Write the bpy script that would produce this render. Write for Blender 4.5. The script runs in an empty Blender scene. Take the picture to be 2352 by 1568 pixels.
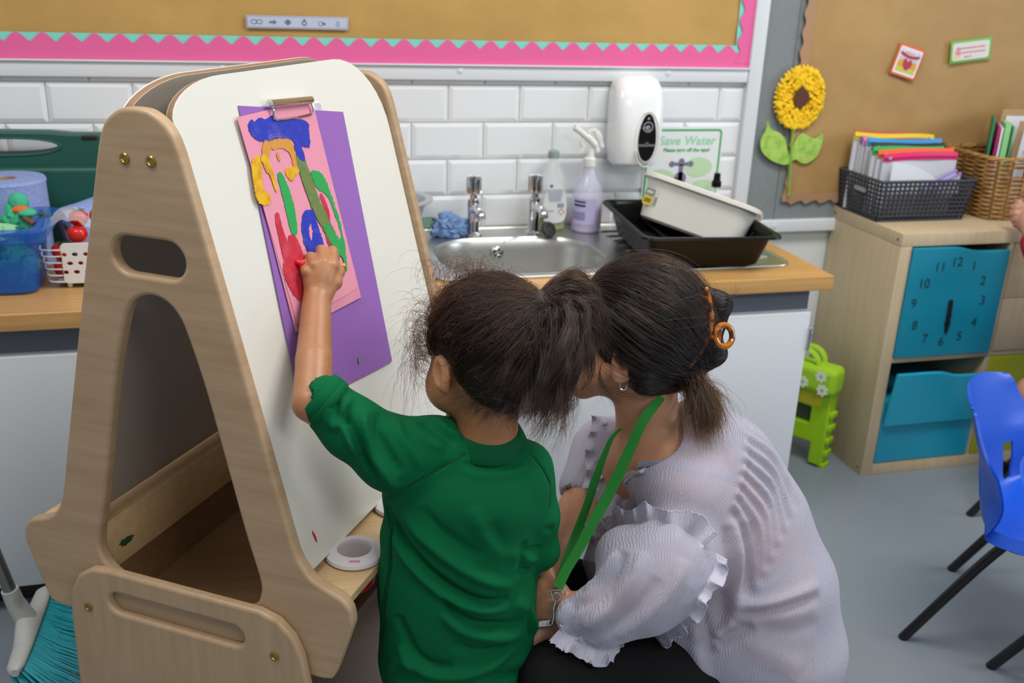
import bpy, math, random
import numpy as np
from mathutils import Vector, Matrix, noise
from mathutils.bvhtree import BVHTree
D = bpy.data
SC = bpy.context.scene
COL = SC.collection
# ------------------------------------------------------------- camera
CAM = np.array([-0.5574, -2.7221, 1.4339])
YAW, PITCH, ROLL, FPX = math.radians(15.7185), math.radians(20.5552), math.radians(2.2005), 2281.86
def cam_axes():
    a, b, c = YAW, PITCH, ROLL
    f = np.array([math.sin(a)*math.cos(b), math.cos(a)*math.cos(b), -math.sin(b)])
    r = np.array([math.cos(a), -math.sin(a), 0.0])
    u = np.cross(r, f)
    return math.cos(c)*r+math.sin(c)*u, -math.sin(c)*r+math.cos(c)*u, f
CR, CU, CF = cam_axes()
cd = D.cameras.new('camera'); cam = D.objects.new('camera', cd); COL.objects.link(cam)
cam.matrix_world = Matrix([[CR[0], CU[0], -CF[0], CAM[0]], [CR[1], CU[1], -CF[1], CAM[1]], [CR[2], CU[2], -CF[2], CAM[2]], [0, 0, 0, 1]])
cd.sensor_width = 36.0; cd.lens = FPX/2352*36.0; cd.clip_start = 0.05
cd.dof.use_dof = True; cd.dof.focus_distance = 1.56; cd.dof.aperture_fstop = 4.5
SC.camera = cam
# ------------------------------------------------------------- world, lamps, exposure
w = D.worlds.new('room_light'); SC.world = w; w.use_nodes = True
w.node_tree.nodes['Background'].inputs[0].default_value = (0.86, 0.93, 1.0, 1)
w.node_tree.nodes['Background'].inputs[1].default_value = 0.37
def area(name, loc, size, power, color, target=None, sy=None):
    l = D.lights.new(name, 'AREA'); l.shape = 'RECTANGLE'; l.size = size; l.size_y = sy or size
    l.energy = power; l.color = color
    o = D.objects.new(name, l); COL.objects.link(o); o.location = loc
    if target is not None:
        o.rotation_euler = (Vector(target)-Vector(loc)).to_track_quat('-Z', 'Y').to_euler()
    return o
area('ceiling_panel_lamp', (0.9, -1.3, 2.6), 1.2, 36, (1, .97, .92), sy=.6)
area('ceiling_panel_lamp', (-1.1, -1.5, 2.6), 1.2, 24, (1, .97, .92), sy=.6)
area('ceiling_panel_lamp', (.6, -3.6, 2.6), 1.2, 34, (1, .97, .92), sy=.6)
area('window_daylight', (4.5, -2.6, 1.9), 2.2, 60, (.86, .93, 1), target=(0, -1, .7), sy=1.5)
SC.view_settings.view_transform = 'Standard'; SC.view_settings.look = 'None'
SC.view_settings.exposure = 0.0; SC.view_settings.gamma = 1.0; SC.view_settings.use_curve_mapping = False
# ------------------------------------------------------------- helpers
def ray(px, py):
    return CF+(px-1176)/FPX*CR-(py-784)/FPX*CU
def at(px, py, d):
    return CAM+ray(px, py)*d
def onp(px, py, p0, n):
    r = ray(px, py); return CAM+r*(np.dot(np.asarray(p0, float)-CAM, n)/np.dot(r, n))
def ony(px, py, y): return onp(px, py, (0, y, 0), np.array([0, 1., 0]))
def onz(px, py, z): return onp(px, py, (0, 0, z), np.array([0, 0, 1.]))
def lin(h):
    if not isinstance(h, str): return tuple(h)+(1,) if len(h) == 3 else tuple(h)
    c = [int(h[i:i+2], 16)/255 for i in (0, 2, 4)]
    return tuple(x/12.92 if x <= .04045 else ((x+.055)/1.055)**2.4 for x in c)+(1,)
MATS = {}
def M(name, col='808080', rough=.5, metal=0, bump=None, var=None, trans=0, alpha=1, sss=0, coat=0, ior=1.5, spec=.5, emit=0, sheen=0):
    """bump=(scale, strength[, stretch xyz]); var=(scale, hexcolour, lo, hi[, stretch xyz])"""
    if name in MATS: return MATS[name]
    m = D.materials.new(name); m.use_nodes = True; nt = m.node_tree; b = nt.nodes['Principled BSDF']
    I = b.inputs
    I['Base Color'].default_value = lin(col); I['Roughness'].default_value = rough; I['Metallic'].default_value = metal
    I['IOR'].default_value = ior; I['Specular IOR Level'].default_value = spec
    I['Transmission Weight'].default_value = trans; I['Alpha'].default_value = alpha
    I['Coat Weight'].default_value = coat; I['Coat Roughness'].default_value = .1
    I['Sheen Weight'].default_value = sheen
    if sss:
        I['Subsurface Weight'].default_value = sss; I['Subsurface Radius'].default_value = (1, .35, .2); I['Subsurface Scale'].default_value = .01
    tc = nt.nodes.new('ShaderNodeTexCoord')
    def tex(scale, stretch, detail=4, rough_=.6):
        mp = nt.nodes.new('ShaderNodeMapping'); nt.links.new(tc.outputs['Object'], mp.inputs[0])
        mp.inputs['Scale'].default_value = stretch or (1, 1, 1)
        n = nt.nodes.new('ShaderNodeTexNoise'); n.inputs['Scale'].default_value = scale; n.inputs['Detail'].default_value = detail
        n.inputs['Roughness'].default_value = rough_
        nt.links.new(mp.outputs[0], n.inputs['Vector']); return n
    if var:
        n = tex(var[0], var[4] if len(var) > 4 else None)
        r = nt.nodes.new('ShaderNodeValToRGB'); e = r.color_ramp.elements
        e[0].position = var[2]; e[1].position = var[3]; e[0].color = lin(col); e[1].color = lin(var[1])
        nt.links.new(n.outputs[0], r.inputs[0]); nt.links.new(r.outputs[0], I['Base Color'])
    if bump:
        n = tex(bump[0], bump[2] if len(bump) > 2 else None)
        bp = nt.nodes.new('ShaderNodeBump'); bp.inputs['Strength'].default_value = bump[1]; bp.inputs['Distance'].default_value = .002
        nt.links.new(n.outputs[0], bp.inputs['Height']); nt.links.new(bp.outputs[0], I['Normal'])
    MATS[name] = m; return m
ORG = {}
def tag(o, label=None, cat=None, group=None, kind=None):
    if label: o['label'] = label
    if cat: o['category'] = cat
    if group: o['group'] = group
    if kind: o['kind'] = kind
    return o
def thing(name, label, cat, loc=(0, 0, 0), group=None):
    o = D.objects.new(name, None); COL.objects.link(o); o.location = Vector(loc); o.empty_display_size = .02
    ORG[o.name] = np.array(loc, float); return tag(o, label, cat, group)
class MB:
    def __init__(s): s.v = []; s.f = []; s.m = []; s.n = 0
    def add(s, v, f, mi=0, mat=None):
        v = np.asarray(v, float).reshape(-1, 3)
        if mat is not None:
            A = np.array(mat); v = v@A[:3, :3].T+A[:3, 3]
        s.v.append(v); k = s.n; s.f += [tuple(int(i)+k for i in q) for q in f]; s.m += [mi]*len(f); s.n += len(v); return s
    def box(s, x0, x1, y0, y1, z0, z1, mi=0, mat=None, bev=0):
        if bev:
            import bmesh
            bm = bmesh.new(); bmesh.ops.create_cube(bm, size=1)
            for q in bm.verts: q.co = Vector(((x0+x1)/2+q.co.x*(x1-x0), (y0+y1)/2+q.co.y*(y1-y0), (z0+z1)/2+q.co.z*(z1-z0)))
            bmesh.ops.bevel(bm, geom=bm.edges[:], offset=bev, segments=3, profile=.5, affect='EDGES')
            bm.verts.index_update()
            v = [q.co[:] for q in bm.verts]; f = [[q.index for q in g.verts] for g in bm.faces]; bm.free()
            return s.add(v, f, mi, mat)
        v = [(x, y, z) for x in (x0, x1) for y in (y0, y1) for z in (z0, z1)]
        return s.add(v, [(0, 1, 3, 2), (4, 6, 7, 5), (0, 4, 5, 1), (2, 3, 7, 6), (0, 2, 6, 4), (1, 5, 7, 3)], mi, mat)
    def tube(s, pts, r, n=12, mi=0, cap=True, closed=False, flat=None, mat=None):
        """sweep; r number or list; flat=(sx,sy) cross-section scaling"""
        P = np.array(pts, float); K = len(P); R = np.full(K, r) if np.isscalar(r) else np.array(r, float)
        if closed: T = np.roll(P, -1, 0)-np.roll(P, 1, 0)
        else:
            T = np.gradient(P, axis=0)
        T /= np.linalg.norm(T, axis=1)[:, None]+1e-12
        up = np.array([0, 0, 1.]) if abs(T[0][2]) < .9 else np.array([1., 0, 0])
        nn = np.cross(T[0], up); nn /= np.linalg.norm(nn); V = []
        a = np.arange(n)/n*2*np.pi; fx, fy = flat or (1, 1)
        for i in range(K):
            nn = nn-np.dot(nn, T[i])*T[i]; nn /= np.linalg.norm(nn)+1e-12; bb = np.cross(T[i], nn)
            V.append(P[i]+R[i]*(np.cos(a)[:, None]*nn*fx+np.sin(a)[:, None]*bb*fy))
        V = np.concatenate(V); F = []
        for i in range(K if closed else K-1):
            j = (i+1) % K
            F += [(i*n+k, i*n+(k+1) % n, j*n+(k+1) % n, j*n+k) for k in range(n)]
        if cap and not closed: F += [tuple(range(n))[::-1], tuple((K-1)*n+k for k in range(n))]
        return s.add(V, F, mi, mat)
    def lathe(s, prof, c=(0, 0, 0), n=32, mi=0, mat=None, sq=(1, 1), caps=True):
        a = np.arange(n)/n*2*np.pi; V = []
        for r, z in prof: V.append(np.stack([c[0]+r*np.cos(a)*sq[0], c[1]+r*np.sin(a)*sq[1], np.full(n, c[2]+z)], 1))
        V = np.concatenate(V); F = []
        for i in range(len(prof)-1): F += [(i*n+k, i*n+(k+1) % n, (i+1)*n+(k+1) % n, (i+1)*n+k) for k in range(n)]
        if caps: F += [tuple(range(n))[::-1], tuple((len(prof)-1)*n+k for k in range(n))]
        return s.add(V, F, mi, mat)
    def sphere(s, c, r, n=16, mi=0, mat=None):
        r = np.array([r]*3 if np.isscalar(r) else r, float)
        V = [];F = []
        for i in range(n+1):
            p = math.pi*i/n
            for k in range(2*n):
                a = math.pi*k/n; V.append((math.sin(p)*math.cos(a), math.sin(p)*math.sin(a), math.cos(p)))
        for i in range(n):
            for k in range(2*n): F.append((i*2*n+k, (i+1)*2*n+k, (i+1)*2*n+(k+1) % (2*n), i*2*n+(k+1) % (2*n)))
        return s.add(np.array(V)*r+np.array(c), F, mi, mat)
    def grid(s, G, mi=0, closeu=False, closev=False, mat=None):
        G = np.asarray(G, float); a, b = G.shape[:2]; F = []
        for i in range(a if closeu else a-1):
            for j in range(b if closev else b-1):
                i2, j2 = (i+1) % a, (j+1) % b
                F.append((i*b+j, i2*b+j, i2*b+j2, i*b+j2))
        return s.add(G.reshape(-1, 3), F, mi, mat)
    def sheet(s, G, t, mi=0):
        """thin closed sheet from a grid of points, thickness t"""
        G = np.asarray(G, float); a, b = G.shape[:2]
        du = np.gradient(G, axis=0); dv = np.gradient(G, axis=1); N = np.cross(du, dv); N /= np.linalg.norm(N, axis=2)[..., None]+1e-12
        k = a*b; V = np.concatenate([(G+N*t/2).reshape(-1, 3), (G-N*t/2).reshape(-1, 3)]); F = []
        for i in range(a-1):
            for j in range(b-1):
                q = (i*b+j, (i+1)*b+j, (i+1)*b+j+1, i*b+j+1); F += [q, tuple(x+k for x in q[::-1])]
        rim = [i*b for i in range(a)]+[(a-1)*b+j for j in range(1, b)]+[i*b+b-1 for i in range(a-2, -1, -1)]+[j for j in range(b-2, 0, -1)]
        for i in range(len(rim)):
            p, q = rim[i], rim[(i+1) % len(rim)]; F.append((p, p+k, q+k, q))
        return s.add(V, F, mi)
    def slab(s, loops, t, bev=0, o=(0, 0, 0), ux=(1, 0, 0), uy=(0, 1, 0), mi=0, res=3):
        """2D outlines (first = outside, others = holes) extruded by t, centred on plane through o"""
        cu = D.curves.new('tmp', 'CURVE'); cu.dimensions = '2D'; cu.fill_mode = 'BOTH'
        cu.extrude = max(t/2-bev, 0); cu.bevel_depth = bev; cu.bevel_resolution = res; cu.offset = -bev
        for L in loops:
            sp = cu.splines.new('POLY'); sp.points.add(len(L)-1); sp.use_cyclic_u = True
            for q, p in zip(sp.points, L): q.co = (p[0], p[1], 0, 1)
        ob = D.objects.new('tmp', cu); COL.objects.link(ob); bpy.context.view_layer.update()
        me = D.meshes.new_from_object(ob.evaluated_get(bpy.context.evaluated_depsgraph_get()))
        v = np.array([q.co[:] for q in me.vertices]); f = [tuple(p.vertices) for p in me.polygons]
        D.objects.remove(ob); D.curves.remove(cu); D.meshes.remove(me)
        ux = np.array(ux, float); uy = np.array(uy, float); uz = np.cross(ux, uy)
        return s.add(np.array(o)+v[:, :1]*ux+v[:, 1:2]*uy+v[:, 2:]*uz, f, mi)
    def text(s, txt, size, o, ux, uy, t=.0006, mi=0, align='CENTER', shear=0, spacing=1, bold=0):
        cu = D.curves.new('tmp', 'FONT'); cu.body = txt; cu.size = size; cu.extrude = t/2; cu.align_x = align; cu.align_y = 'CENTER'
        cu.shear = shear; cu.space_character = spacing; cu.resolution_u = 3; cu.offset = bold
        ob = D.objects.new('tmp', cu); COL.objects.link(ob); bpy.context.view_layer.update()
        me = D.meshes.new_from_object(ob.evaluated_get(bpy.context.evaluated_depsgraph_get()))
        v = np.array([q.co[:] for q in me.vertices]); f = [tuple(p.vertices) for p in me.polygons]
        D.objects.remove(ob); D.curves.remove(cu); D.meshes.remove(me)
        ux = np.array(ux, float); uy = np.array(uy, float); uz = np.cross(ux, uy)
        return s.add(np.array(o)+v[:, :1]*ux+v[:, 1:2]*uy+v[:, 2:]*uz, f, mi)
    def build(s, name, mats, parent=None, smooth=35, label=None, cat=None, group=None, kind=None, at_=None, recalc=False):
        V = np.concatenate(s.v)
        if parent is not None: og = ORG[parent.name]
        elif at_ is not None: og = np.array(at_, float)
        else: og = np.array([(V[:, 0].min()+V[:, 0].max())/2, (V[:, 1].min()+V[:, 1].max())/2, V[:, 2].min()])
        me = D.meshes.new(name); me.from_pydata((V-og).tolist(), [], s.f)
        mats = mats if isinstance(mats, (list, tuple)) else [mats]
        for m in mats: me.materials.append(m)
        if max(s.m or [0]) > 0: me.polygons.foreach_set('material_index', s.m)
        if recalc:
            import bmesh
            bm = bmesh.new(); bm.from_mesh(me); bmesh.ops.recalc_face_normals(bm, faces=bm.faces[:]); bm.to_mesh(me); bm.free()
        if smooth:
            me.shade_smooth(); me.set_sharp_from_angle(angle=math.radians(smooth))
        me.update()
        o = D.objects.new(name, me); COL.objects.link(o)
        if parent is not None: o.parent = parent; o.location = (0, 0, 0)
        else: o.location = Vector(og)
        ORG[o.name] = og
        return tag(o, label, cat, group, kind)
def tr(loc=(0, 0, 0), rz=0, rx=0, ry=0, s=1):
    return Matrix.Translation(Vector(loc))@Matrix.Rotation(rz, 4, 'Z')@Matrix.Rotation(ry, 4, 'Y')@Matrix.Rotation(rx, 4, 'X')@Matrix.Scale(s, 4)
def frame(o, ux, uy):
    ux = np.array(ux, float); uy = np.array(uy, float); ux /= np.linalg.norm(ux); uz = np.cross(ux, uy); uz /= np.linalg.norm(uz); uy = np.cross(uz, ux)
    return Matrix([[ux[0], uy[0], uz[0], o[0]], [ux[1], uy[1], uz[1], o[1]], [ux[2], uy[2], uz[2], o[2]], [0, 0, 0, 1]])
def rrect(x0, x1, y0, y1, r, n=6):
    P = []; rr = [r]*4 if np.isscalar(r) else r
    for (cx, cy, a0), q in zip([(x1, y1, 0), (x0, y1, 90), (x0, y0, 180), (x1, y0, 270)], rr):
        sx = -1 if cx == x1 else 1; sy = -1 if cy == y1 else 1
        for i in range(n+1):
            a = math.radians(a0+90*i/n); P.append((cx+sx*q+q*math.cos(a), cy+sy*q+q*math.sin(a)))
    return P
def spline(P, n=8, closed=False):
    """Catmull-Rom through P"""
    P = np.array(P, float); K = len(P); out = []
    for i in range(K if closed else K-1):
        if closed: a, b, c, d = P[(i-1) % K], P[i], P[(i+1) % K], P[(i+2) % K]
        else: a, b, c, d = P[max(i-1, 0)], P[i], P[i+1], P[min(i+2, K-1)]
        for t in np.arange(n)/n:
            out.append(.5*((2*b)+(-a+c)*t+(2*a-5*b+4*c-d)*t*t+(-a+3*b-3*c+d)*t**3))
    if not closed: out.append(P[-1])
    return np.array(out)
def circ(cx, cy, r, n=24, ry=None):
    return [(cx+r*math.cos(2*math.pi*i/n), cy+(ry or r)*math.sin(2*math.pi*i/n)) for i in range(n)]
random.seed(7); RNG = np.random.default_rng(7)
# ============================================================= the room
def wood(name, c1, c2, axis='X', scale=1.0, rough=.45, dark=None):
    """fine straight grain running along axis"""
    st = {'X': (1.2, 28, 28), 'Y': (28, 1.2, 28), 'Z': (28, 28, 1.2)}[axis]
    m = M(name, c1, rough, bump=(3*scale, .12, st), var=(3*scale, c2, .35, .68, st)); return m
m_floor = M('grey_speckled_vinyl', '7f8890', .42, var=(260, '4c565f', .64, .70), bump=(300, .05))
m_wall = M('white_paint', 'd9dcdd', .6)
m_tile = M('white_glazed_tile', 'e2e5e8', .12)
m_grout = M('pale_grout', 'bdbcb4', .8)
m_felt = M('grey_ribbed_felt', '878d8f', .95, bump=(60, .5, (1, 1, 14)), var=(90, '7b8284', .4, .6, (1, 1, 8)))
m_kraft = M('brown_kraft_paper', 'bd9753', .62, bump=(9, .9, (1, 1, 1.6)), var=(5, 'b38d4c', .35, .65))
m_kraft2 = M('brown_backing_paper', 'b18d58', .62, bump=(9, .9, (1.4, 1, 1)), var=(5, 'a78350', .35, .65))
m_kedge = M('pale_brown_border_card', 'a98462', .7)
m_pink = M('pink_border_card', 'e2609a', .55)
m_mint = M('mint_border_card', '7fd3c4', .55)
m_frame = M('white_coated_aluminium', 'd6dade', .35)
b = MB(); b.box(-4, 5, -6, .3, -.05, 0); b.build('floor', m_floor, kind='structure')
b = MB(); b.box(-4, 5, .004, .15, 0, 2.75); b.build('wall_back', m_wall, kind='structure')
# bevelled brick tiles
b = MB(); TW, TH, Z0 = .202, .1015, .7277
b.box(-3, .887, -.004, .0035, .70, 1.16, mi=1)
for j in range(0, 5):
    for i in range(-12, 6):
        x0 = (i+(.5 if j % 2 == 0 else 0))*TW+.001; x1 = x0+TW-.0025; z0 = Z0+j*TH+.001; z1 = min(z0+TH-.0025, 1.158)
        x1 = min(x1, .886)
        if x1-x0 < .01: continue
        q = .011 if z1-z0 > .05 else .006; V = []
        for (e, y) in ((0, -.004), (0, -.0062), (q, -.0105)):
            V += [(x0+e, y, z0+e), (x1-e, y, z0+e), (x1-e, y, z1-e), (x0+e, y, z1-e)]
        F = [(8, 9, 10, 11)]
        for k in (0, 4): F += [(k+a, k+(a+1) % 4, k+4+(a+1) % 4, k+4+a) for a in range(4)]
        b.add(V, F)
b.build('wall_tiles', [m_tile, m_grout], kind='structure', smooth=20)
# left display board
t = thing('display_board', 'framed display board with brown paper and pink scalloped border above the tiles', 'display board', (-.5, -.01, 1.15))
G = []
xs = np.linspace(-3, .885, 150); zs = np.linspace(1.18, 2.2, 40)
for x in xs:
    G.append([(x, -.012+.004*noise.noise(Vector((x*3.2, 0, z*6)))+.0025*noise.noise(Vector((x*11, 3, z*17))), z) for z in zs])
MB().sheet(G, .001).build('backing_paper', m_kraft, t, recalc=True)
# scalloped strips (bottom and right side)
def scallop(x0, x1, z0, base, amp, per, ph=0, n=14):
    P = [(x0, z0)]; k = int((x1-x0)/per*n)
    for i in range(k, -1, -1):
        x = x0+(x1-x0)*i/k; P.append((x, base+amp*(math.cos(2*math.pi*(x-ph)/per)*.5+.5)**.72))
    P = [(x0, z0), (x1, z0)]+P[1:]; return P
XZ = dict(ux=(1, 0, 0), uy=(0, 0, 1))
MB().slab([[(-3, 1.185), (.885, 1.185), (.885, 2.2), (.838, 2.2), (.838, 1.250), (-3, 1.250)]], .001, o=(0, -.0165, 0), **XZ).build('border_strip', m_mint, t, label='mint green border strip')
b = MB(); b.slab([scallop(-3, .885, 1.186, 1.229, .021, .0585, -1.058)], .001, o=(0, -.019, 0), **XZ)
P = [(.888, 1.2)]+[(.888, 2.2)]
for i in range(0, 360):
    z = 2.2-i/359*1.0
    P.append((.853-.012*(math.cos(2*math.pi*(z-1.26)/.0585)*.5+.5), z))
b.slab([P], .001, o=(0, -.0203, 0), **XZ)
b.build('border_strip', m_pink, t, label='pink scalloped border strip')
b = MB(); b.box(-3, .884, -.026, -.005, 1.146, 1.188, bev=.004); b.box(-3, .884, -.034, -.02, 1.1845, 1.1885, bev=.001)
b.build('frame', m_frame, t)
for x in (-.588, .028, .632):
    b = MB(); b.lathe([(.0, .0), (.008, 0), (.008, .0015), (.004, .003), (0, .003)], n=20, mat=tr((x, -.026, 1.172), rx=math.pi/2)); b.build('screw_cap', m_frame, t)
b = MB(); b.box(.885, .929, -.028, .003, .70, 2.2, bev=.004); b.build('trim_1', m_frame, kind='structure')
# picture strip
p0 = np.array([-.522, -.0215, 1.2725]); t2 = thing('picture_strip', 'long laminated strip of six small grey-blue symbols pinned on brown paper', 'sign', p0)
MB().box(-.523, -.267, -.0225, -.0215, 1.2695, 1.3015, bev=.0004).build('laminate', M('laminate_film', 'a9abb8', .25), t2)
b = MB(); b.box(-.518, -.272, -.0232, -.0224, 1.274, 1.297); b.build('card', M('pale_blue_card', 'b9c2d8', .5), t2)
b = MB(); ink = M('grey_blue_ink', '5f6f90', .6)
def nb():
    global b
    b.build('symbol', ink, t2); b = MB()
def ring(b, x, z, r, w, ry=None): b.slab([circ(x, z, r, 20, ry), circ(x, z, r-w, 20, (ry or r)-w)], .0004, o=(0, -.0235, 0), **XZ)
ring(b, -.504, .2855+1, .008, .002, .006); ring(b, -.490, 1.286, .008, .002, .006); nb()
b.slab([[(-.466, 1.283), (-.456, 1.283), (-.456, 1.279), (-.447, 1.2855), (-.456, 1.292), (-.456, 1.288), (-.466, 1.288)]], .0004, o=(0, -.0235, 0), **XZ); nb()
b.slab([[(-.42, 1.278), (-.411, 1.286), (-.42, 1.294), (-.429, 1.286)]], .0004, o=(0, -.0235, 0), **XZ); nb()
ring(b, -.379, 1.2845, .0065, .003); b.slab([[(-.383, 1.29), (-.375, 1.29), (-.379, 1.296)]], .0004, o=(0, -.0235, 0), **XZ); nb()
ring(b, -.338, 1.284, .006, .0015); b.slab([[(-.334, 1.281), (-.326, 1.281), (-.326, 1.287), (-.334, 1.287)]], .0004, o=(0, -.0235, 0), **XZ); nb()
ring(b, -.295, 1.284, .004, .0015, .007)
b.build('symbol', ink, t2)
# right display board
t = thing('display_board', 'grey felt display board with crumpled brown paper beside the shelf unit', 'display board', (1.8, 0, .7))
b = MB(); b.box(.93, 1.035, -.008, .004, .73, 2.2); b.box(1.0365, 3.4, -.009, .004, .73, 2.2); b.build('felt_panel', m_felt, t)
def kx(z):  # left edge of brown paper
    return 1.05+.012*math.sin(z*7)
xs = np.linspace(0, 1, 90); zs = np.linspace(.797, 2.2, 60); G = []
for u in xs:
    G.append([(1.062+.012*math.sin(z*7)+u*2.3, -.016+.005*noise.noise(Vector((u*7, 1, z*6)))+.004*noise.noise(Vector((u*23, 3, z*17+u*9))), z) for z in zs])
MB().sheet(G, .001).build('backing_paper', m_kraft2, t, recalc=True)
b = MB(); P = []
for i in range(60):  # bottom edge scallops
    x = 1.05+i/59*1.0; P.append((x, .787+.007*math.cos((x-1.06)*2*math.pi/.052)))
b.slab([[(1.05, .815)]+P+[(2.05, .815)]], .001, o=(0, -.019, 0), **XZ)
P = [(1.085, .96)]
for i in range(200):
    z = .96+i/199*1.2; P.append((1.043-.004*math.cos((z-.96)*2*math.pi/.055)+.008*(1-(z-.96)), z))
P.append((1.065, 2.16)); b.slab([P], .001, o=(0, -.0205, 0), **XZ)
P = [(1.075, .79)]
for i in range(40):
    z = .79+i/39*.11; P.append((1.058-.004*math.cos((z-.8)*2*math.pi/.05), z))
b.slab([P+[(1.09, .90)]], .001, o=(0, -.0202, 0), **XZ)
b.build('border_strip', m_kedge, t, label='pale brown scalloped border strip')
b = MB(); b.box(.931, 3.4, -.028, -.006, .694, .733, bev=.004)
b.lathe([(0, 0), (.008, 0), (.008, .0015), (.004, .003), (0, .003)], n=20, mat=tr((1.03, -.028, .715), rx=math.pi/2)); b.build('frame', m_frame, t)
# sunflower cut-out
t = thing('paper_sunflower', 'yellow tissue sunflower with green paper leaves and stem on the grey board', 'wall decoration', (1.06, -.03, .81))
b = MB(); R = random.Random(3)
cx, cz = 1.062, 1.105
b.slab([circ(cx, cz, .058, 40, .066)], .003, o=(0, -.022, 0), **XZ)
for k in range(520):
    a = R.random()*2*math.pi; rr = .022+.056*math.sqrt(R.random()); s = .0055+.004*R.random()
    x, z = cx+rr*math.cos(a), cz+rr*math.sin(a)*1.14
    b.sphere((0, 0, 0), (s*1.3, s*.8, s*.6), 3, mat=tr((x, -.026-.006*R.random(), z), rz=R.random()*3, rx=R.random()*3, ry=-a))
for k in range(40):
    a = k/40*2*math.pi+R.uniform(-.04, .04); rr = .074
    b.sphere((0, 0, 0), (.013, .003, .0052), 4, mat=tr((cx+rr*math.cos(a), -.024, cz+rr*1.13*math.sin(a)), ry=-a))
b.build('flower_head', M('yellow_tissue', 'f2c81b', .8, bump=(120, .5)), t)
R2 = [(cx+.0245*(1+.07*math.sin(5*a))*math.cos(a), cz+.029*(1+.08*math.sin(4*a+1))*math.sin(a)) for a in np.arange(30)/30*2*math.pi]
MB().slab([R2], .004, .001, o=(0, -.035, 0), **XZ).build('flower_centre', M('brown_card', '5a3427', .9), t)
m_leaf = M('light_green_crepe', 'a9c95c', .8, bump=(70, 1.0), var=(40, '8ab84a', .45, .6))
MB().tube(spline([(1.055, -.024, 1.04), (1.053, -.027, .98), (1.056, -.027, .93), (1.062, -.026, .87), (1.069, -.024, .808)], 5), [.0085]*21, 8, flat=(1, .35)).build('stem', m_leaf, t)
Lf = [ony(x, y, -.022)[[0, 2]] for x, y in [(1815, 372), (1800, 378), (1778, 372), (1757, 358), (1746, 340), (1747, 318), (1757, 300), (1762, 278), (1770, 296), (1790, 305), (1803, 322), (1808, 345)]]
Rt = [ony(x, y, -.022)[[0, 2]] for x, y in [(1816, 368), (1818, 345), (1826, 322), (1840, 306), (1852, 310), (1870, 318), (1889, 308), (1885, 335), (1875, 358), (1855, 374), (1838, 374), (1826, 366)]]
for L in (Lf, Rt): MB().slab([spline(L, 4, True)], .004, .0012, o=(0, -.0245, 0), **XZ).build('leaf', m_leaf, t)
# two small cards
def card(name, label, px, rim, inner, y=-.024):
    Q = np.array([ony(*p, y) for p in px]); t = thing(name, label, 'card', Q.mean(0))
    o = Q[3]; ux = Q[2]-Q[3]; uy = Q[0]-Q[3]; w_, h_ = np.linalg.norm(ux), np.linalg.norm(uy); fm = frame(o, ux, uy)
    MB().box(0, w_, 0, h_, 0, .002, mat=fm, bev=.0006).build('card_rim', rim, t)
    return t, w_, h_, fm
YC = -.024
t, w_, h_, fm = card('picture_card', 'small tilted card with orange rim and red heart-shaped picture', [(2070, 97), (2125, 118), (2098, 187), (2042, 168)], M('orange_card', 'd9652a', .6), None)
def fslab(b, fm, L, z, mi=0, t=.0004):
    A = np.array(fm); b.slab([L], t, o=A[:3, 3]+A[:3, 2]*z, ux=A[:3, 0], uy=A[:3, 1], mi=mi)
b = MB(); fslab(b, fm, rrect(.006, w_-.006, .007, h_-.007, .003), .0024); b.build('white_panel', M('white_card', 'e6e2ea', .5), t)
b = MB(); fslab(b, fm, rrect(.012, w_-.012, .05, h_-.013, .001), .0028, 0); fslab(b, fm, rrect(.012, w_-.012, .014, .05, .001), .0028, 1)
fslab(b, fm, [(.012, .04), (.03, .055), (w_*.5, .04), (w_-.02, .052), (w_-.012, .04), (w_-.012, .03), (.012, .03)], .0032, 2)
c = w_*.5
fslab(b, fm, spline([(c, .022), (c+.016, .036), (c+.013, .052), (c+.005, .054), (c, .046), (c-.006, .054), (c-.014, .052), (c-.015, .036)], 4, True), .0036, 3)
fslab(b, fm, spline([(.014, h_-.022), (c, h_-.028), (w_-.014, h_-.022), (w_-.014, h_-.030), (c, h_-.037), (.014, h_-.03)], 3, True), .0036, 3)
fslab(b, fm, rrect(.018, w_-.022, .062, .078, .006), .0034, 4)
for k in range(3): fslab(b, fm, rrect(.024+k*.002, w_-.028-k*.004, .073-k*.004, .0745-k*.004, .0005), .0037, 3)
b.build('picture', [M('pale_blue_print', 'b9c6e0', .5), M('yellow_green_print', 'c9c158', .5), M('ochre_print', 'd79a3b', .5), M('red_print', 'b02d44', .5), M('cream_print', 'e5e0dc', .5)], t)
t, w_, h_, fm = card('text_card', 'small card with green rim and lines of faded red text', [(2178, 97), (2275, 87), (2273, 135), (2180, 147)], M('green_card', '6fb548', .6), None)
b = MB(); fslab(b, fm, rrect(.007, w_-.007, .007, h_-.007, .008), .0024); b.build('white_panel', M('cream_card', 'dcd5d4', .5), t)
b = MB(); R = random.Random(5)
for row, (x0, x1) in enumerate([(.022, w_-.022), (.02, w_-.02), (.05, .075)]):
    x = x0; z = h_*.60-row*.013
    while x < x1:
        l = R.uniform(.004, .011); fslab(b, fm, rrect(x, min(x+l, x1), z, z+.0045, .001), .0028); x += l+.002
b.build('text_lines', M('faded_red_ink', 'c7766f', .6), t)
b = MB(); fslab(b, fm, circ(.026, .03, .010, 14, .018), .0026); fslab(b, fm, rrect(.012, .03, .011, .024, .003), .0027, 1); b.build('picture', [M('pink_print', 'd9a0a8', .6), M('pale_yellow_print', 'dfcf98', .6)], t)
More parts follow.
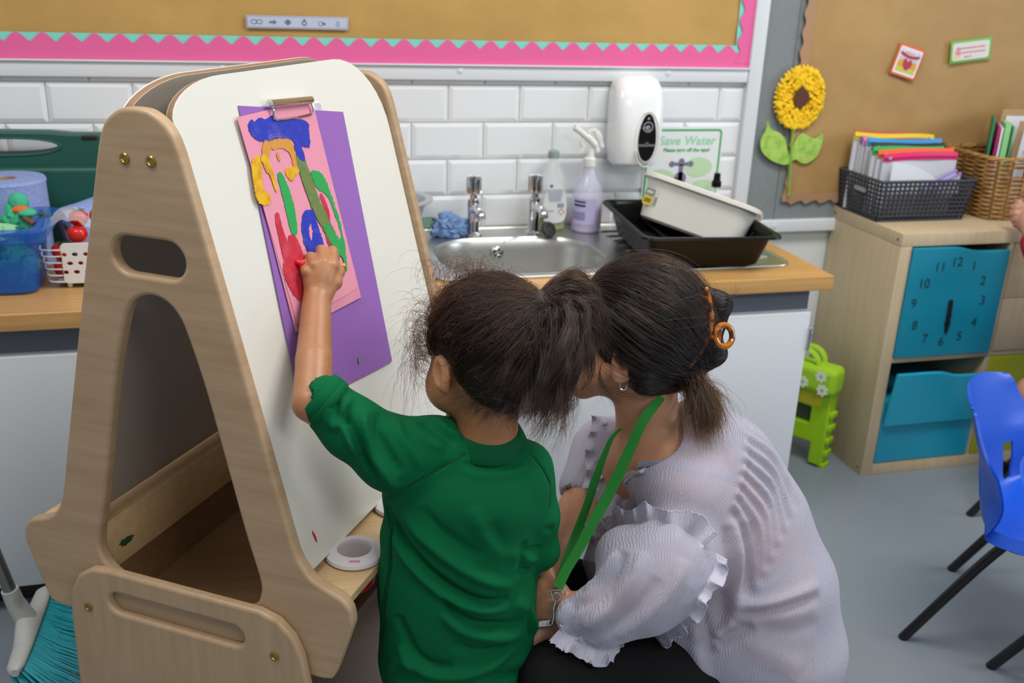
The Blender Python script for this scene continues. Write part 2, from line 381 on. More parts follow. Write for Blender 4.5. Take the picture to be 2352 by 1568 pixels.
# ============================================================= worktop, sink, cupboards
CT = .7323
m_top = M('oak_laminate_worktop', 'c79c62', .35, bump=(3, .1, (1, 22, 22)), var=(5, 'b5864c', .35, .7, (.8, 16, 16)))
m_steel = M('brushed_steel', 'cfcfcc', .33, 1, bump=(60, .03, (1, 12, 1)))
m_chrome = M('chrome', 'd5d5d8', .06, 1)
m_cup = M('white_cupboard_laminate', 'd3d7db', .35)
m_grey = M('slate_grey_panel', '5d636e', .5)
m_plinth = M('black_plinth', '1c1d22', .5)
m_black = M('black_rubber', '121212', .5)
m_wplast = M('white_plastic', 'dcdcd8', .3)
m_dark = M('black_gloss_plastic', '0a0a0b', .33, spec=.22)
def cut_top():
    b = MB(); x0, x1 = -2.6, .885
    b.slab([[(x0, -.598), (x1, -.598), (x1, -.012), (x0, -.012)], rrect(-.105, .80, -.475, -.045, .05)], .038, .0025, o=(0, 0, CT-.019)); return b
cut_top().build('worktop', m_top, label='long oak-effect worktop running along the tiled wall', cat='worktop')
def bowl_out(x0, x1, y0, y1, r): return rrect(x0, x1, y0, y1, r, 8)
t = thing('sink', 'stainless steel inset sink with round-cornered bowl and ribbed drainer', 'sink', (.3, -.26, CT))
b = MB(); b.slab([rrect(-.128, .822, -.505, -.028, .045), bowl_out(-.085, .355, -.47, -.135, .13)], .003, .0012, o=(0, 0, CT+.0022))
for pr in [(-.128, .822, -.505, -.028)]:
    L = np.array(rrect(*pr, .045)); b.tube([(x, y, CT+.0035) for x, y in L], .0035, 6, closed=True)
b.build('sink_deck', m_steel, t)
prof = [(0, .004), (.002, .001), (.006, -.006), (.010, -.03), (.014, -.10), (.022, -.135), (.045, -.15), (.10, -.153)]
G = []
for e, z in prof:
    L = rrect(-.085+e, .355-e, -.47+e, -.135-e, max(.13-e, .02), 8); G.append([(x, y, CT+z) for x, y in L])
b = MB(); b.grid(G, closev=True); k = len(G[0]); b.add(np.array(G[-1]), [tuple(range(k))]); b.build('bowl', m_steel, t, recalc=True)
for i in range(7):
    y = -.105-i*.052; MB().tube([(.43, y, CT+.0035), (.44, y, CT+.0055), (.78, y, CT+.0055), (.79, y, CT+.0035)], .005, 8, flat=(1, .5)).build('drainer_rib', m_steel, t)
b = MB(); A = tr((.114, -.152, CT-.035), rx=math.radians(78))
b.lathe([(.0, .002), (.004, .003), (.005, .006), (.010, .007), (.016, .005), (.018, .001), (.018, -.003)], n=28, mat=A); ov = b.build('overflow', m_chrome, t)
b = MB()
for k in range(5):
    a = k*2*math.pi/5; b.sphere((.0105*math.cos(a), .0105*math.sin(a), .007), (.0042, .0042, .002), 5, mat=A)
b.build('overflow_hole', m_black, ov)
b = MB(); P = spline([(.114, -.158, CT-.03), (.14, -.148, CT-.003), (.175, -.14, CT+.008), (.21, -.12, CT+.012), (.225, -.105, CT+.02)], 10)
for i in range(0, len(P)): b.sphere(P[i], .0022, 4)
b.build('plug_chain', m_chrome, t)
MB().lathe([(0, .0), (.014, 0), (.020, .003), (.023, .010), (.021, .014), (.012, .0145), (.010, .012), (0, .012)], n=30, mat=tr((.255, -.152, CT+.024), rx=math.radians(55), rz=.3)).build('plug', m_black, t)
def tap(x, y, lab):
    t = thing('tap', lab, 'tap', (x, y, CT+.004)); b = MB(); z = CT+.004
    b.lathe([(.0, 0), (.026, 0), (.026, .004), (.018, .008), (.0165, .012), (.0165, .075), (.0175, .085), (.0165, .1), (0, .101)], (x, y, z), 28)
    b.tube(spline([(x, y, z+.072), (x+.004, y-.03, z+.078), (x+.006, y-.062, z+.073), (x+.007, y-.072, z+.06)], 6), [.0145]*6+[.0125]*13, 18)
    b.build('body', m_chrome, t)
    b = MB(); b.lathe([(.0, 0), (.010, 0), (.011, .012), (.0185, .018), (.0195, .05), (.018, .065), (.0, .066)], (x, y, z+.1), 24)
    for k in range(6):
        a = k*math.pi/3; b.tube([(x+.0185*math.cos(a), y+.0185*math.sin(a), z+.118), (x+.018*math.cos(a), y+.018*math.sin(a), z+.160)], .003, 6)
    b.build('tap_head', m_chrome, t)
tap(.057, -.093, 'chrome tap nearest the blue cloth, left of the pair')
tap(.233, -.093, 'chrome tap in front of the green washing-up bottle')
# service rail and cupboards
b = MB(); b.box(-2.6, .845, -.56, -.54, .634, CT-.038); b.build('service_rail', m_grey, label='slate grey rail under the oak worktop', cat='panel')
def cupboard(x0, x1, lab, nd, hinge=False):
    t = thing('base_cupboard', lab, 'cupboard', ((x0+x1)/2, -.3, .075))
    b = MB(); b.box(x0, x1, -.558, -.535, .075, .633); b.box(x0, x0+.016, -.54, -.02, .075, CT-.039); b.box(x1-.016, x1, -.54, -.02, .075, CT-.039); b.box(x0, x1, -.54, -.02, .075, .09); b.build('carcass', m_cup, t)
    wd = (x1-x0)/nd
    for k in range(nd):
        MB().box(x0+k*wd+.0015, x0+(k+1)*wd-.0015, -.58, -.56, .072, .631, bev=.0015).build('door', m_cup, t)
    MB().box(x0, x1, -.52, -.505, 0, .074).build('plinth', m_plinth, t)
    if hinge:
        b = MB(); b.box(x1-.002, x1+.006, -.586, -.556, .525, .59, bev=.002); b.box(x1+.002, x1+.012, -.582, -.575, .55, .575, bev=.002); b.build('hinge', m_steel, t)
cupboard(-1.75, -.35, 'white base cupboard behind the broom on the left', 1)
cupboard(-.348, .847, 'white base cupboard under the sink with slim steel hinge', 1, True)
# ------------------------------------------------------------- soap dispenser
t = thing('soap_dispenser', 'white wall-mounted soap dispenser with black oval badge', 'soap dispenser', (.53, -.02, .93))
G = []
hz = [(0.916, .045, .030, -.05), (.918, .056, .040, -.05), (.93, .066, .052, -.055), (.97, .072, .060, -.06), (1.05, .0735, .060, -.06), (1.10, .0735, .055, -.056), (1.135, .070, .048, -.050), (1.157, .060, .04, -.042), (1.168, .045, .030, -.035), (1.170, .03, .02, -.03)]
for z, hw, hd, cy in hz:
    G.append([(.528+x, min(cy+y*1.0, -.006), z) for x, y in [(hw*abs(math.cos(a))**.5*np.sign(math.cos(a)), (hd*1.0)*abs(math.sin(a))**.6*np.sign(math.sin(a))) for a in np.arange(48)/48*2*np.pi]])
G.insert(0, [(.528, -.05, .916)]*48); G.append([(.528, -.03, 1.17)]*48)
MB().grid(G, closev=True).build('casing', M('glossy_white_plastic', 'e8e9ea', .12), t, recalc=True)
A = frame((.544, -.1205, 1.005), (1, 0, 0), (0, 0, 1))
b = MB(); L = [(.0265*math.cos(a)*(1-.12*math.sin(a)), .066*math.sin(a)) for a in np.arange(40)/40*2*np.pi]
b.slab([L], .003, .001, o=(.544, -.1205, 1.005), **XZ); bd = b.build('badge', m_dark, t)
b = MB(); b.slab([[(.029*math.cos(a)*(1-.12*math.sin(a)), .0685*math.sin(a)) for a in np.arange(40)/40*2*np.pi], L], .0028, .001, o=(.544, -.1202, 1.005), **XZ); b.build('badge_rim', m_wplast, t)
b = MB(); b.slab([circ(0, .030, .0145, 28), circ(0, .030, .0125, 28)], .0006, o=(.544, -.1223, 1.005), **XZ)
b.text('e', .03, (.544, -.1223, 1.035), (1, 0, 0), (0, 0, 1)); b.slab([rrect(-.009, .009, .029, .031, .0005)], .0006, o=(.544, -.1223, 1.005), ux=(.95, 0, .3), uy=(-.3, 0, .95))
b.text('EVOLUTION', .0085, (.544, -.1223, .984), (1, 0, 0), (0, 0, 1)); b.text('SOAP', .004, (.544, -.1223, .991), (1, 0, 0), (0, 0, 1)); b.slab([[(-.004, .051), (.004, .051), (0, .058)]], .0006, o=(.544, -.1223, 1.005), **XZ)
b.build('emblem', M('silver_print', 'a9adb3', .3), bd)
b = MB(); b.slab([[(.037*math.cos(a), .078*math.sin(a)) for a in np.arange(40)/40*2*np.pi], [(.034*math.cos(a), .075*math.sin(a)) for a in np.arange(40)/40*2*np.pi]], .003, .0012, o=(.544, -.1195, 1.0), **XZ); b.build('push_ring', m_wplast, t)
# ------------------------------------------------------------- sign on tiles
t = thing('save_water_sign', 'white sign with green border reading Save Water behind the dispenser', 'sign', (.72, -.014, .82))
MB().slab([rrect(.585, .832, .795, 1.018, .012)], .0015, o=(0, -.0125, 0), **XZ).build('board', M('white_sign_card', 'dfe3e3', .4), t)
green = M('green_print', '3aa05c', .5)
MB().slab([rrect(.590, .827, .80, 1.012, .011), rrect(.5955, .8215, .8055, 1.0065, .008)], .0006, o=(0, -.0137, 0), **XZ).build('border', green, t)
MB().text('Save Water', .036, (.717, -.0137, .978), (1, 0, 0), (0, 0, 1), shear=.15, bold=.0009, spacing=1.05).build('heading', M('pale_green_print', '9ccfae', .5), t)
MB().text('Please turn off the taps!', .0155, (.717, -.0137, .951), (1, 0, 0), (0, 0, 1), shear=.15, bold=.0004).build('text_line', green, t)
b = MB(); b.slab([circ(.64, .865, .05, 24, .03)], .0004, o=(0, -.0136, 0), **XZ); b.slab([circ(.76, .90, .045, 24, .03)], .0004, o=(0, -.0136, 0), **XZ); b.slab([circ(.78, .835, .04, 24, .028)], .0004, o=(0, -.01355, 0), **XZ); b.build('leaf_print', M('pale_leaf_print', 'bcd6b0', .5), t)
b = MB(); O = dict(o=(0, -.0142, 0), **XZ)
b.slab([rrect(.675, .735, .905, .915, .004)], .0005, **O)
for cx, cz in ((.675, .91), (.735, .91), (.705, .918)): b.slab([circ(cx, cz, .009, 16)], .0006, **O)
b.slab([rrect(.698, .712, .85, .91, .003)], .0005, **O); b.slab([circ(.705, .868, .019, 20)], .0005, **O); b.slab([rrect(.66, .705, .845, .868, .006)], .0005, **O); b.build('tap_picture', M('grey_violet_print', '77708c', .5), t)
# ------------------------------------------------------------- bottles on the deck
def bottle_x(prof, c, n=32, sq=(1, 1)): return MB().lathe(prof, c, n, sq=sq)
z = CT+.004
m_clear = M('clear_thin_plastic', 'e8ecec', .08, trans=.0, alpha=.22, spec=.6)
t = thing('washing_up_bottle', 'clear bottle of green washing-up liquid with white back label', 'bottle', (.292, -.062, z))
MB().lathe([(0, 0), (.034, 0), (.041, .006), (.043, .03), (.045, .075), (.043, .115), (.036, .15), (.022, .185), (.014, .196), (.0135, .205), (.0135, .212)], (.292, -.062, z), 32, sq=(1, .62), caps=False).build('bottle_body', m_clear, t)
MB().lathe([(0, .002), (.032, .002), (.0395, .008), (.0415, .03), (.0433, .062), (0, .062)], (.292, -.062, z), 32, sq=(1, .60)).build('liquid', M('olive_green_liquid', '9aa30f', .1, spec=.5), t)
MB().lathe([(0, .206), (.0155, .206), (.0165, .210), (.0155, .224), (.008, .228), (0, .228)], (.292, -.062, z), 24).build('cap', M('grey_cap', '8a9a94', .4), t)
b = MB(); b.slab([spline([(.262, z+.035), (.292, z+.026), (.322, z+.035), (.327, z+.08), (.318, z+.12), (.302, z+.143), (.282, z+.143), (.267, z+.12), (.258, z+.08)], 4, True)], .0008, o=(0, -.0935, 0), **XZ); lb = b.build('label', M('white_label', 'd5dadb', .4), t)
b = MB(); b.slab([circ(.280, z+.132, .005)], .0004, o=(0, -.0942, 0), **XZ)
for k in range(9): b.slab([rrect(.267+.001*k, .316-.0008*k, z+.120-k*.004, z+.1213-k*.004, .0003)], .0004, o=(0, -.0942, 0), **XZ)
for k in range(7): b.slab([rrect(.300+k*.0028, .3016+k*.0028, z+.07, z+.082, .0002)], .0004, o=(0, -.0942, 0), **XZ)
b.slab([rrect(.270, .29, z+.06, z+.062, .0003)], .0004, o=(0, -.0942, 0), **XZ); b.build('print', ink, lb)
b = MB(); b.slab([[(.302, z+.058), (.312, z+.048), (.322, z+.058), (.312, z+.068)], [(.3045, z+.058), (.312, z+.0655), (.3195, z+.058), (.312, z+.0505)]], .0004, o=(0, -.0942, 0), **XZ); b.build('hazard_mark', M('red_ink', 'c0392b', .5), lb)
t = thing('spray_bottle', 'trigger spray bottle half full of purple liquid beside the drainer', 'spray bottle', (.39, -.085, z))
c = (.392, -.085, z)
MB().lathe([(0, 0), (.038, 0), (.0425, .005), (.0435, .02), (.0435, .085), (.0435, .105), (.036, .132), (.022, .155), (.0155, .172), (.0145, .19)], c, 32, caps=False).build('bottle_body', M('clear_violet_plastic', 'dcdcf0', .1, alpha=.5, spec=.6), t)
MB().lathe([(0, .002), (.036, .002), (.0405, .007), (.0415, .02), (.0415, .068), (0, .068)], c, 32).build('liquid', M('purple_liquid', 'a06dba', .1), t)
MB().lathe([(0, .185), (.0175, .185), (.018, .188), (.017, .207), (.011, .212), (.0095, .232), (0, .232)], c, 24).build('collar', m_wplast, t)
b = MB(); X, Y, Z = c
b.tube(spline([(X+.02, Y, Z+.226), (X+.012, Y, Z+.244), (X-.006, Y, Z+.262), (X-.022, Y, Z+.273), (X-.038, Y, Z+.285)], 5), [.008]*5+[.0105]*8+[.0085]*8, 12)
b.tube(spline([(X-.01, Y, Z+.278), (X+.008, Y, Z+.285), (X+.022, Y, Z+.268), (X+.034, Y, Z+.238)], 5), [.004]*8+[.006]*4+[.0045]*4, 8, flat=(1, 1.5))
sp = b.build('spray_head', m_wplast, t)
MB().tube([(X-.036, Y, Z+.283), (X-.052, Y, Z+.294)], .0085, 12).build('nozzle', m_wplast, sp)
MB().tube(spline([(X-.022, Y, Z+.266), (X-.027, Y, Z+.25), (X-.022, Y, Z+.238), (X-.030, Y, Z+.222)], 5), .004, 8, flat=(1, 1.6)).build('trigger', M('cream_plastic', 'd9d4c4', .4), sp)
b = MB(); G = []
for k in range(9):
    a = math.radians(195+k*11); G.append([(X+.0442*math.cos(a), Y+.0442*math.sin(a), Z+zz) for zz in (.025, .05, .078, .1)])
b.sheet(G, .0005); lb = b.build('label', M('pale_violet_label', 'b7b0d8', .5), t, recalc=True)
b = MB()
for zz, hh in ((.088, .005), (.077, .006), (.058, .002), (.052, .002), (.046, .002), (.04, .002)):
    G = []
    for k in range(5):
        a = math.radians(197+k*12); G.append([(X+.0448*math.cos(a), Y+.0448*math.sin(a), Z+q) for q in (zz, zz+hh)])
    b.sheet(G, .0004)
b.build('print', M('dark_blue_ink', '2c3354', .5), lb, recalc=True)
t = thing('small_bottle', 'small clear bottle with black cap behind the white bowl', 'bottle', (.77, -.07, z))
MB().lathe([(0, 0), (.028, 0), (.031, .005), (.031, .085), (.024, .102), (.013, .11), (.012, .118)], (.80, -.065, z), 28, caps=False).build('bottle_body', m_clear, t)
MB().lathe([(0, .115), (.0145, .115), (.0145, .13), (.0105, .134), (.0095, .155), (0, .156)], (.80, -.065, z), 20).build('cap', m_dark, t)
# ------------------------------------------------------------- black washing-up rack and white bowl
t = thing('dish_rack', 'black plastic draining rack standing on the steel drainer', 'dish rack', (.6, -.35, z))
A = tr((.585, -.338, z), rz=math.radians(-5.5))
def rackring(hx, hy, zz, r=.03): return [(x, y, zz) for x, y in rrect(-hx, hx, -hy, hy, r, 5)]
G = [rackring(.135, .165, .004), rackring(.145, .175, .012), rackring(.165, .198, .088), rackring(.170, .203, .093), rackring(.182, .216, .094), rackring(.184, .218, .088), rackring(.180, .214, .088), rackring(.169, .201, .088), rackring(.161, .193, .082), rackring(.141, .171, .014), rackring(.130, .16, .009)]
b = MB(); b.grid(G, closev=True, mat=A); k = len(G[0]); b.add(G[0], [tuple(range(k))], mat=A); b.add(G[-1], [tuple(range(k))], mat=A)
b.build('tray', m_dark, t, recalc=True)
for i in range(11):
    y = -.15+i*.03
    MB().tube(spline([(-.155, y, .075), (-.12, y, .045), (0, y, .035), (.12, y, .045), (.155, y, .075)], 4), .0042, 6, mat=A).build('rack_bar', m_dark, t)
for s_ in (-1, 1):
    MB().tube([(s_*.07, -.18, .05), (s_*.07, .18, .05)], .005, 6, mat=A).build('rack_bar', m_dark, t)
t = thing('washing_up_bowl', 'white oblong plastic washing-up bowl tilted across the black rack', 'bowl', (.62, -.33, z+.06))
# local x along its length, tilted down to the right
rim = [onp(1478, 390, (.62, -.33, .86), np.array([.15, -1, .1])), onp(1750, 485, (.62, -.33, .86), np.array([.15, -1, .1]))]
pl = at(1478, 388, 2.62); pr_ = at(1752, 484, 2.55)
ux = pr_-pl; L_ = np.linalg.norm(ux); ux /= L_; fw = np.array([.30, .85, .0]); fw = fw-np.dot(fw, ux)*ux; fw /= np.linalg.norm(fw); up = np.cross(ux, fw); up = up/np.linalg.norm(up)
tl = math.radians(-14)
fw2 = fw*math.cos(tl)+up*math.sin(tl); up2 = np.cross(ux, fw2)
Am = Matrix([[ux[0], fw2[0], up2[0], pl[0]], [ux[1], fw2[1], up2[1], pl[1]], [ux[2], fw2[2], up2[2], pl[2]], [0, 0, 0, 1]])
def br(e, zz, r=.05): return [(x, y, zz) for x, y in rrect(e, L_-e, e, .27-e, max(r-e*.3, .02), 6)]
G = [br(.034, -.118), br(.026, -.112), br(.016, -.03), br(.012, -.012), br(.010, -.008), br(0, -.010), br(0, 0.0), br(.008, .003), br(.014, -.002), br(.018, -.03), br(.030, -.108), br(.040, -.114)]
b = MB(); b.grid(G, closev=True, mat=Am); k = len(G[0]); b.add(G[0], [tuple(range(k))], mat=Am); b.add(G[-1], [tuple(range(k))], mat=Am)
b.build('bowl_body', M('cream_white_plastic', 'dcdad2', .3), t, recalc=True)
def asl(b, L, yy, mi=0):
    q = np.array(Am); b.slab([L], .0008, o=q[:3, 3]+q[:3, 1]*yy, ux=q[:3, 0], uy=q[:3, 2]*.98+q[:3, 1]*-.12, mi=mi)
b = MB(); asl(b, rrect(.024, .048, -.060, -.04, .001), .0130, 1); asl(b, rrect(.024, .048, -.084, -.061, .001), .0128); asl(b, rrect(.051, .062, -.084, -.04, .001), .0129, 2)
for k in range(3): asl(b, rrect(.028+k*.006, .032+k*.006, -.078, -.066, .0005), .0120, 3)
for k in range(4): asl(b, rrect(.053, .060, -.08+k*.006, -.077+k*.006, .0003), .0122, 3)
asl(b, rrect(.028, .044, -.053, -.046, .001), .0122, 2)
b.build('sticker', [M('yellow_sticker', 'd9c41a', .5), M('grey_sticker', '7f8683', .5), M('pale_sticker', 'c9c9c2', .5), M('dark_print', '3c3c38', .5)], t)
# ------------------------------------------------------------- cloth, net, grey bowl by the easel
def crumple(b, c, r, amp, seed, sc=(1, 1, 1), n=40):
    V = [];k = 2*n
    for i in range(n+1):
        p = math.pi*i/n
        for j in range(k):
            a = 2*math.pi*j/k; d = Vector((math.sin(p)*math.cos(a), math.sin(p)*math.sin(a), math.cos(p)))
            q = 1+amp*(noise.turbulence(d*1.6+Vector((seed, 0, 0)), 3, True)-.45)*1.6
            V.append((c[0]+d.x*r*q*sc[0], c[1]+d.y*r*q*sc[1], max(c[2]+d.z*r*q*sc[2], z+.001)))
    F = [(i*k+j, (i+1)*k+j, (i+1)*k+(j+1) % k, i*k+(j+1) % k) for i in range(n) for j in range(k)]
    return b.add(V, F)
b = MB(); crumple(b, (-.012, -.10, z+.026), .040, .38, 4, (1.25, .9, .95), 60); b.build('dishcloth', M('blue_checked_cloth', '86a3cd', .9, bump=(260, .8), var=(240, '5f80b5', .42, .58)), label='crumpled blue checked dishcloth beside the left tap', cat='cloth', recalc=True)
t = thing('grey_bowl', 'pale grey plastic bowl half hidden behind the right edge of the easel', 'bowl', (-.13, -.09, z))
MB().lathe([(0, 0), (.05, 0), (.055, .004), (.085, .10), (.098, .104), (.104, .108), (.104, .113), (.085, .112), (.08, .105), (.052, .010), (0, .006)], (-.165, -.11, z), 40).build('bowl_body', M('pale_grey_plastic', 'a6a9ad', .35), t)
b = MB(); R = random.Random(2)
def netpt(u, v): return (-.15+.16*u+.01*v, -.07-.03*v+.005*math.sin(9*u), z+.055*(1-v)*(1-.75*u)+.012+.005*math.sin(13*u+3*v))
for i in range(22): b.tube([netpt(i/21, q/8) for q in range(9)], .0011, 4)
for j in range(9): b.tube([netpt(q/21, j/8) for q in range(22)], .0011, 4)
b.build('net_cloth', M('green_net', '2d9a6c', .6), label='crumpled green netting lying left of the blue dishcloth', cat='cloth')
# ============================================================= things on the worktop, left
zt = CT
# green carry case leaning on the tiles
t = thing('carry_case', 'dark green plastic carry case with oval handle hole standing against the tiles', 'case', (-1.1, -.10, zt))
m_green = M('dark_green_plastic', '174f42', .42, bump=(200, .1))
L = [(-1.42, zt+.001), (-.872, zt+.001), (-.868, .98), (-.872, 1.012), (-.885, 1.02), (-.95, 1.021), (-1.0, 1.026), (-1.12, 1.028), (-1.25, 1.026), (-1.42, 1.01)]
hole = [(-1.105+.125*np.sign(math.cos(a))*abs(math.cos(a))**.8, .992+.0185*math.sin(a)) for a in np.arange(40)/40*2*np.pi]
b = MB(); b.slab([L, hole], .05, .005, o=(0, -.085, 0), **XZ)
b.slab([[(-1.42, zt+.001), (-.878, zt+.001), (-.876, .945), (-1.42, .95)]], .085, .012, o=(0, -.09, 0), **XZ); b.build('shell', m_green, t)
MB().box(-.925, -.89, -.114, -.102, 1.008, 1.018, bev=.002).build('latch', m_black, t)
b = MB(); b.slab([[(-1.105+.135*np.sign(math.cos(a))*abs(math.cos(a))**.8,   .992+.0235*math.sin(a)) for a in np.arange(40)/40*2*np.pi], hole], .056, .002, o=(0, -.085, 0), **XZ); b.build('handle_grip', m_green, t)
# blue paper roll, standing
m_blue = M('pale_blue_tissue', '93a5d6', .85, bump=(160, .6), var=(140, '8396cb', .4, .6))
def roll(c, R0, h, lab, mat=None):
    t = thing('paper_roll', lab, 'paper roll', c); b = MB()
    b.lathe([(.024, 0), (R0, 0), (R0+.001, .004), (R0-.0005, h*.3), (R0+.0005, h*.6), (R0-.001, h-.016), (R0+.001, h-.006), (R0-.002, h), (.024, h-.001), (.024, 0)], (0, 0, 0), 48, mat=mat or tr(c), caps=False); b.build('tissue', m_blue, t)
    MB().lathe([(.0235, .001), (.0235, h-.002), (.021, h-.002), (.021, .001), (.0235, .001)], (0, 0, 0), 24, mat=mat or tr(c), caps=False).build('core', M('brown_core_card', 'a98d72', .8), t)
roll((-1.085, -.215, zt+.002), .086, .205, 'large pale blue paper towel roll standing behind the blue tub')
roll((-.985, -.21, zt+.062), .06, .16, 'pale blue paper roll lying in clear wrap beside the green case', tr((-.97, -.19, zt+.066), ry=math.radians(78), rz=math.radians(28)))
# translucent blue tub
t = thing('blue_tub', 'translucent blue plastic tub full of puppets at the left end of the worktop', 'tub', (-1.15, -.38, zt))
def tubr(hx, hy, zz): return [(x, y, zz) for x, y in rrect(-1.19-hx, -1.19+hx, -.385-hy, -.385+hy, .03, 6)]
ob, ib = [], []
G = [tubr(.185, .082, zt+.002), tubr(.19, .087, zt+.006), tubr(.198, .096, zt+.118), tubr(.218, .116, zt+.120), tubr(.222, .12, zt+.124), tubr(.224, .122, zt+.146), tubr(.220, .118, zt+.149), tubr(.199, .097, zt+.149), tubr(.195, .093, zt+.142), tubr(.187, .084, zt+.008)]
b = MB(); b.grid(G, closev=True); k = len(G[0]); b.add(G[0], [tuple(range(k))]); b.add(G[-1], [tuple(range(k))])
b.build('tub_body', M('translucent_blue_plastic', '1767c9', .18, alpha=.5, spec=.6), t, recalc=True)
def blob(name, c, r, sc, seed, mat, lab, cat, amp=.5, extra=None):
    b = MB(); global z; z0 = z; z = zt+.006; crumple(b, c, r, amp, seed, sc, 24); z = z0
    if extra: extra(b)
    return b.build(name, mat, label=lab, cat=cat, recalc=True, group='puppets in the blue tub')
m_fr = M('green_felt_cloth', '3fae86', .9, var=(22, '2f8f68', .45, .6), bump=(200, .5))
def fx(b):
    b.sphere((-1.035, -.36, zt+.178), (.022, .02, .024), 10); b.sphere((-1.015, -.385, zt+.162), (.02, .02, .010), 10)
    b.sphere((-1.028, -.383, zt+.168), (.019, .012, .010), 10, mi=1); b.tube([(-1.02, -.40, zt+.155), (-1.0, -.412, zt+.143)], .006, 8, mi=2)
b = blob('hand_puppet', (-1.04, -.37, zt+.14), .034, (.9, .9, 1), 3, [m_fr, M('orange_felt', 'd06a2c', .9), M('brown_felt', '6a4a35', .9)], 'green frog hand puppet with orange mouth sticking out of the blue tub', 'puppet', .35, fx)
def fy(b):
    b.tube(spline([(-1.16, -.42, zt+.150), (-1.12, -.425, zt+.158), (-1.08, -.43, zt+.148)], 5), .009, 8, mi=1); b.sphere((-1.105, -.44, zt+.150), (.010, .005, .006), 8, mi=2)
blob('hand_puppet', (-1.11, -.40, zt+.122), .05, (1.3, .9, .6), 5, [M('pale_green_felt', '8fc79a', .9), M('yellow_felt', 'e0b83c', .9), M('dark_felt', '30343c', .9)], 'pale green puppet with yellow crest lying across the blue tub', 'puppet', .35, fy)
blob('hand_puppet', (-1.05, -.40, zt+.05), .055, (.8, .9, .9), 8, M('teal_cloth', '3fb8a8', .9), 'turquoise puppet seen through the side of the blue tub', 'puppet')
blob('hand_puppet', (-1.13, -.40, zt+.05), .055, (.9, .9, .8), 9, M('navy_cloth', '31479c', .9), 'dark blue puppet low in the blue tub', 'puppet')
# white basket with tomatoes
t = thing('white_basket', 'small white slatted plastic basket holding punnets of tomatoes', 'basket', (-.93, -.34, zt))
bx0, bx1, by0, by1, zb = -.975, -.83, -.435, -.30, zt+.012
b = MB()
holes = []
for r_ in range(3):
    for c_ in range(5):
        holes.append(circ(bx0+.012+.02+c_*.022+(r_ % 2)*.010, zb+.026+r_*.020, .0055+.001*((r_+c_) % 2), 10, .0045))
b.slab([rrect(bx0+.026, bx1, zb, zb+.092, .010)]+[h for h in holes if h[0][0] < bx1-.01], .003, .0008, o=(0, by0, 0), **XZ)
b.build('front_panel', m_wplast, t)
holes = [[(by0+.03+c_*.016, zb+.02+r_*.02), (by0+.035+c_*.016, zb+.02+r_*.02), (by0+.042+c_*.016, zb+.034+r_*.02), (by0+.037+c_*.016, zb+.034+r_*.02)] for r_ in range(3) for c_ in range(5)]
MB().slab([rrect(by0+.026, by1, zb, zb+.095, .008)]+holes, .003, .0008, o=(bx0-.012, 0, 0), ux=(0, 1, 0), uy=(-.25, 0, .97)).build('side_panel', m_wplast, t)
for k in range(6):
    zz = zb+.004+k*.0145; f = -.012*k/5
    MB().tube(spline([(bx0+.03, by0, zz), (bx0+.004+f, by0+.004, zz), (bx0-.006+f, by0+.014, zz+.001), (bx0-.008+f, by0+.032, zz+.003)], 4), .0019, 6).build('corner_rib', m_wplast, t)
MB().box(bx0+.01, bx1, by0+.006, by1, zb, zb+.003).build('base', m_wplast, t)
for x_, y_ in ((bx0+.035, by0+.012), (bx1-.02, by0+.012), (bx0+.035, by1-.012), (bx1-.02, by1-.012)):
    MB().lathe([(0, 0), (.005, 0), (.006, .012), (0, .012)], (x_, y_, zt+.001), 12).build('foot', m_wplast, t)
m_tom = M('ripe_tomato_skin', 'c81d16', .18, spec=.6); m_stem = M('tomato_stem', '47602c', .8)
tom = None
for i, (x, y, zz, lab) in enumerate([(-.915, -.405, zb+.104, 'ripe tomato on top of the pile, in front'), (-.868, -.39, zb+.100, 'ripe tomato on top of the pile, nearest the easel'), (-.955, -.39, zb+.062, 'ripe tomato showing at the left corner of the white basket'), (-.925, -.40, zb+.026, 'ripe tomato low in the white basket, behind the ribs'), (-.915, -.365, zb+.13, 'ripe tomato under clear wrap at the back of the pile'), (-.872, -.36, zb+.132, 'ripe tomato under clear wrap beside the easel'), (-.886, -.405, zb+.052, 'ripe tomato behind the pierced front of the basket'), (-.955, -.385, zb+.02, 'ripe tomato at the bottom left corner of the basket')]):
    t = thing('tomato', lab, 'tomato', (x, y, zz-.019), 'tomatoes in the white basket')
    b = MB(); b.lathe([(0, -.019), (.010, -.018), (.018, -.010), (.0215, 0), (.0195, .011), (.012, .0165), (.004, .0165), (0, .015)], (x, y, zz), 24); b.build('flesh', m_tom, t, smooth=80)
    if i in (4, 5, 2):
        b = MB()
        for k in range(5):
            a = k*1.257+i; b.tube([(x, y, zz+.016), (x+.008*math.cos(a), y+.008*math.sin(a), zz+.021), (x+.017*math.cos(a), y+.017*math.sin(a), zz+.019)], [.0018, .0014, .0005], 5)
        b.build('calyx', m_stem, t)
t = thing('tomato_vine', 'dry green tomato vine stalk poking up left of the tomatoes', 'stalk', (-.985, -.36, zb+.1))
b = MB(); b.tube([(-1.005, -.36, zb+.142), (-.975, -.365, zb+.135), (-.945, -.37, zb+.13)], .0018, 5)
for k in range(7):
    a = k*.9; b.tube([(-.985, -.362, zb+.139), (-.985+.02*math.cos(a), -.362+.01*math.sin(2*a), zb+.139+.02*math.sin(a))], [.0015, .0004], 4)
b.build('stalk', m_stem, t)
b = MB(); G = []
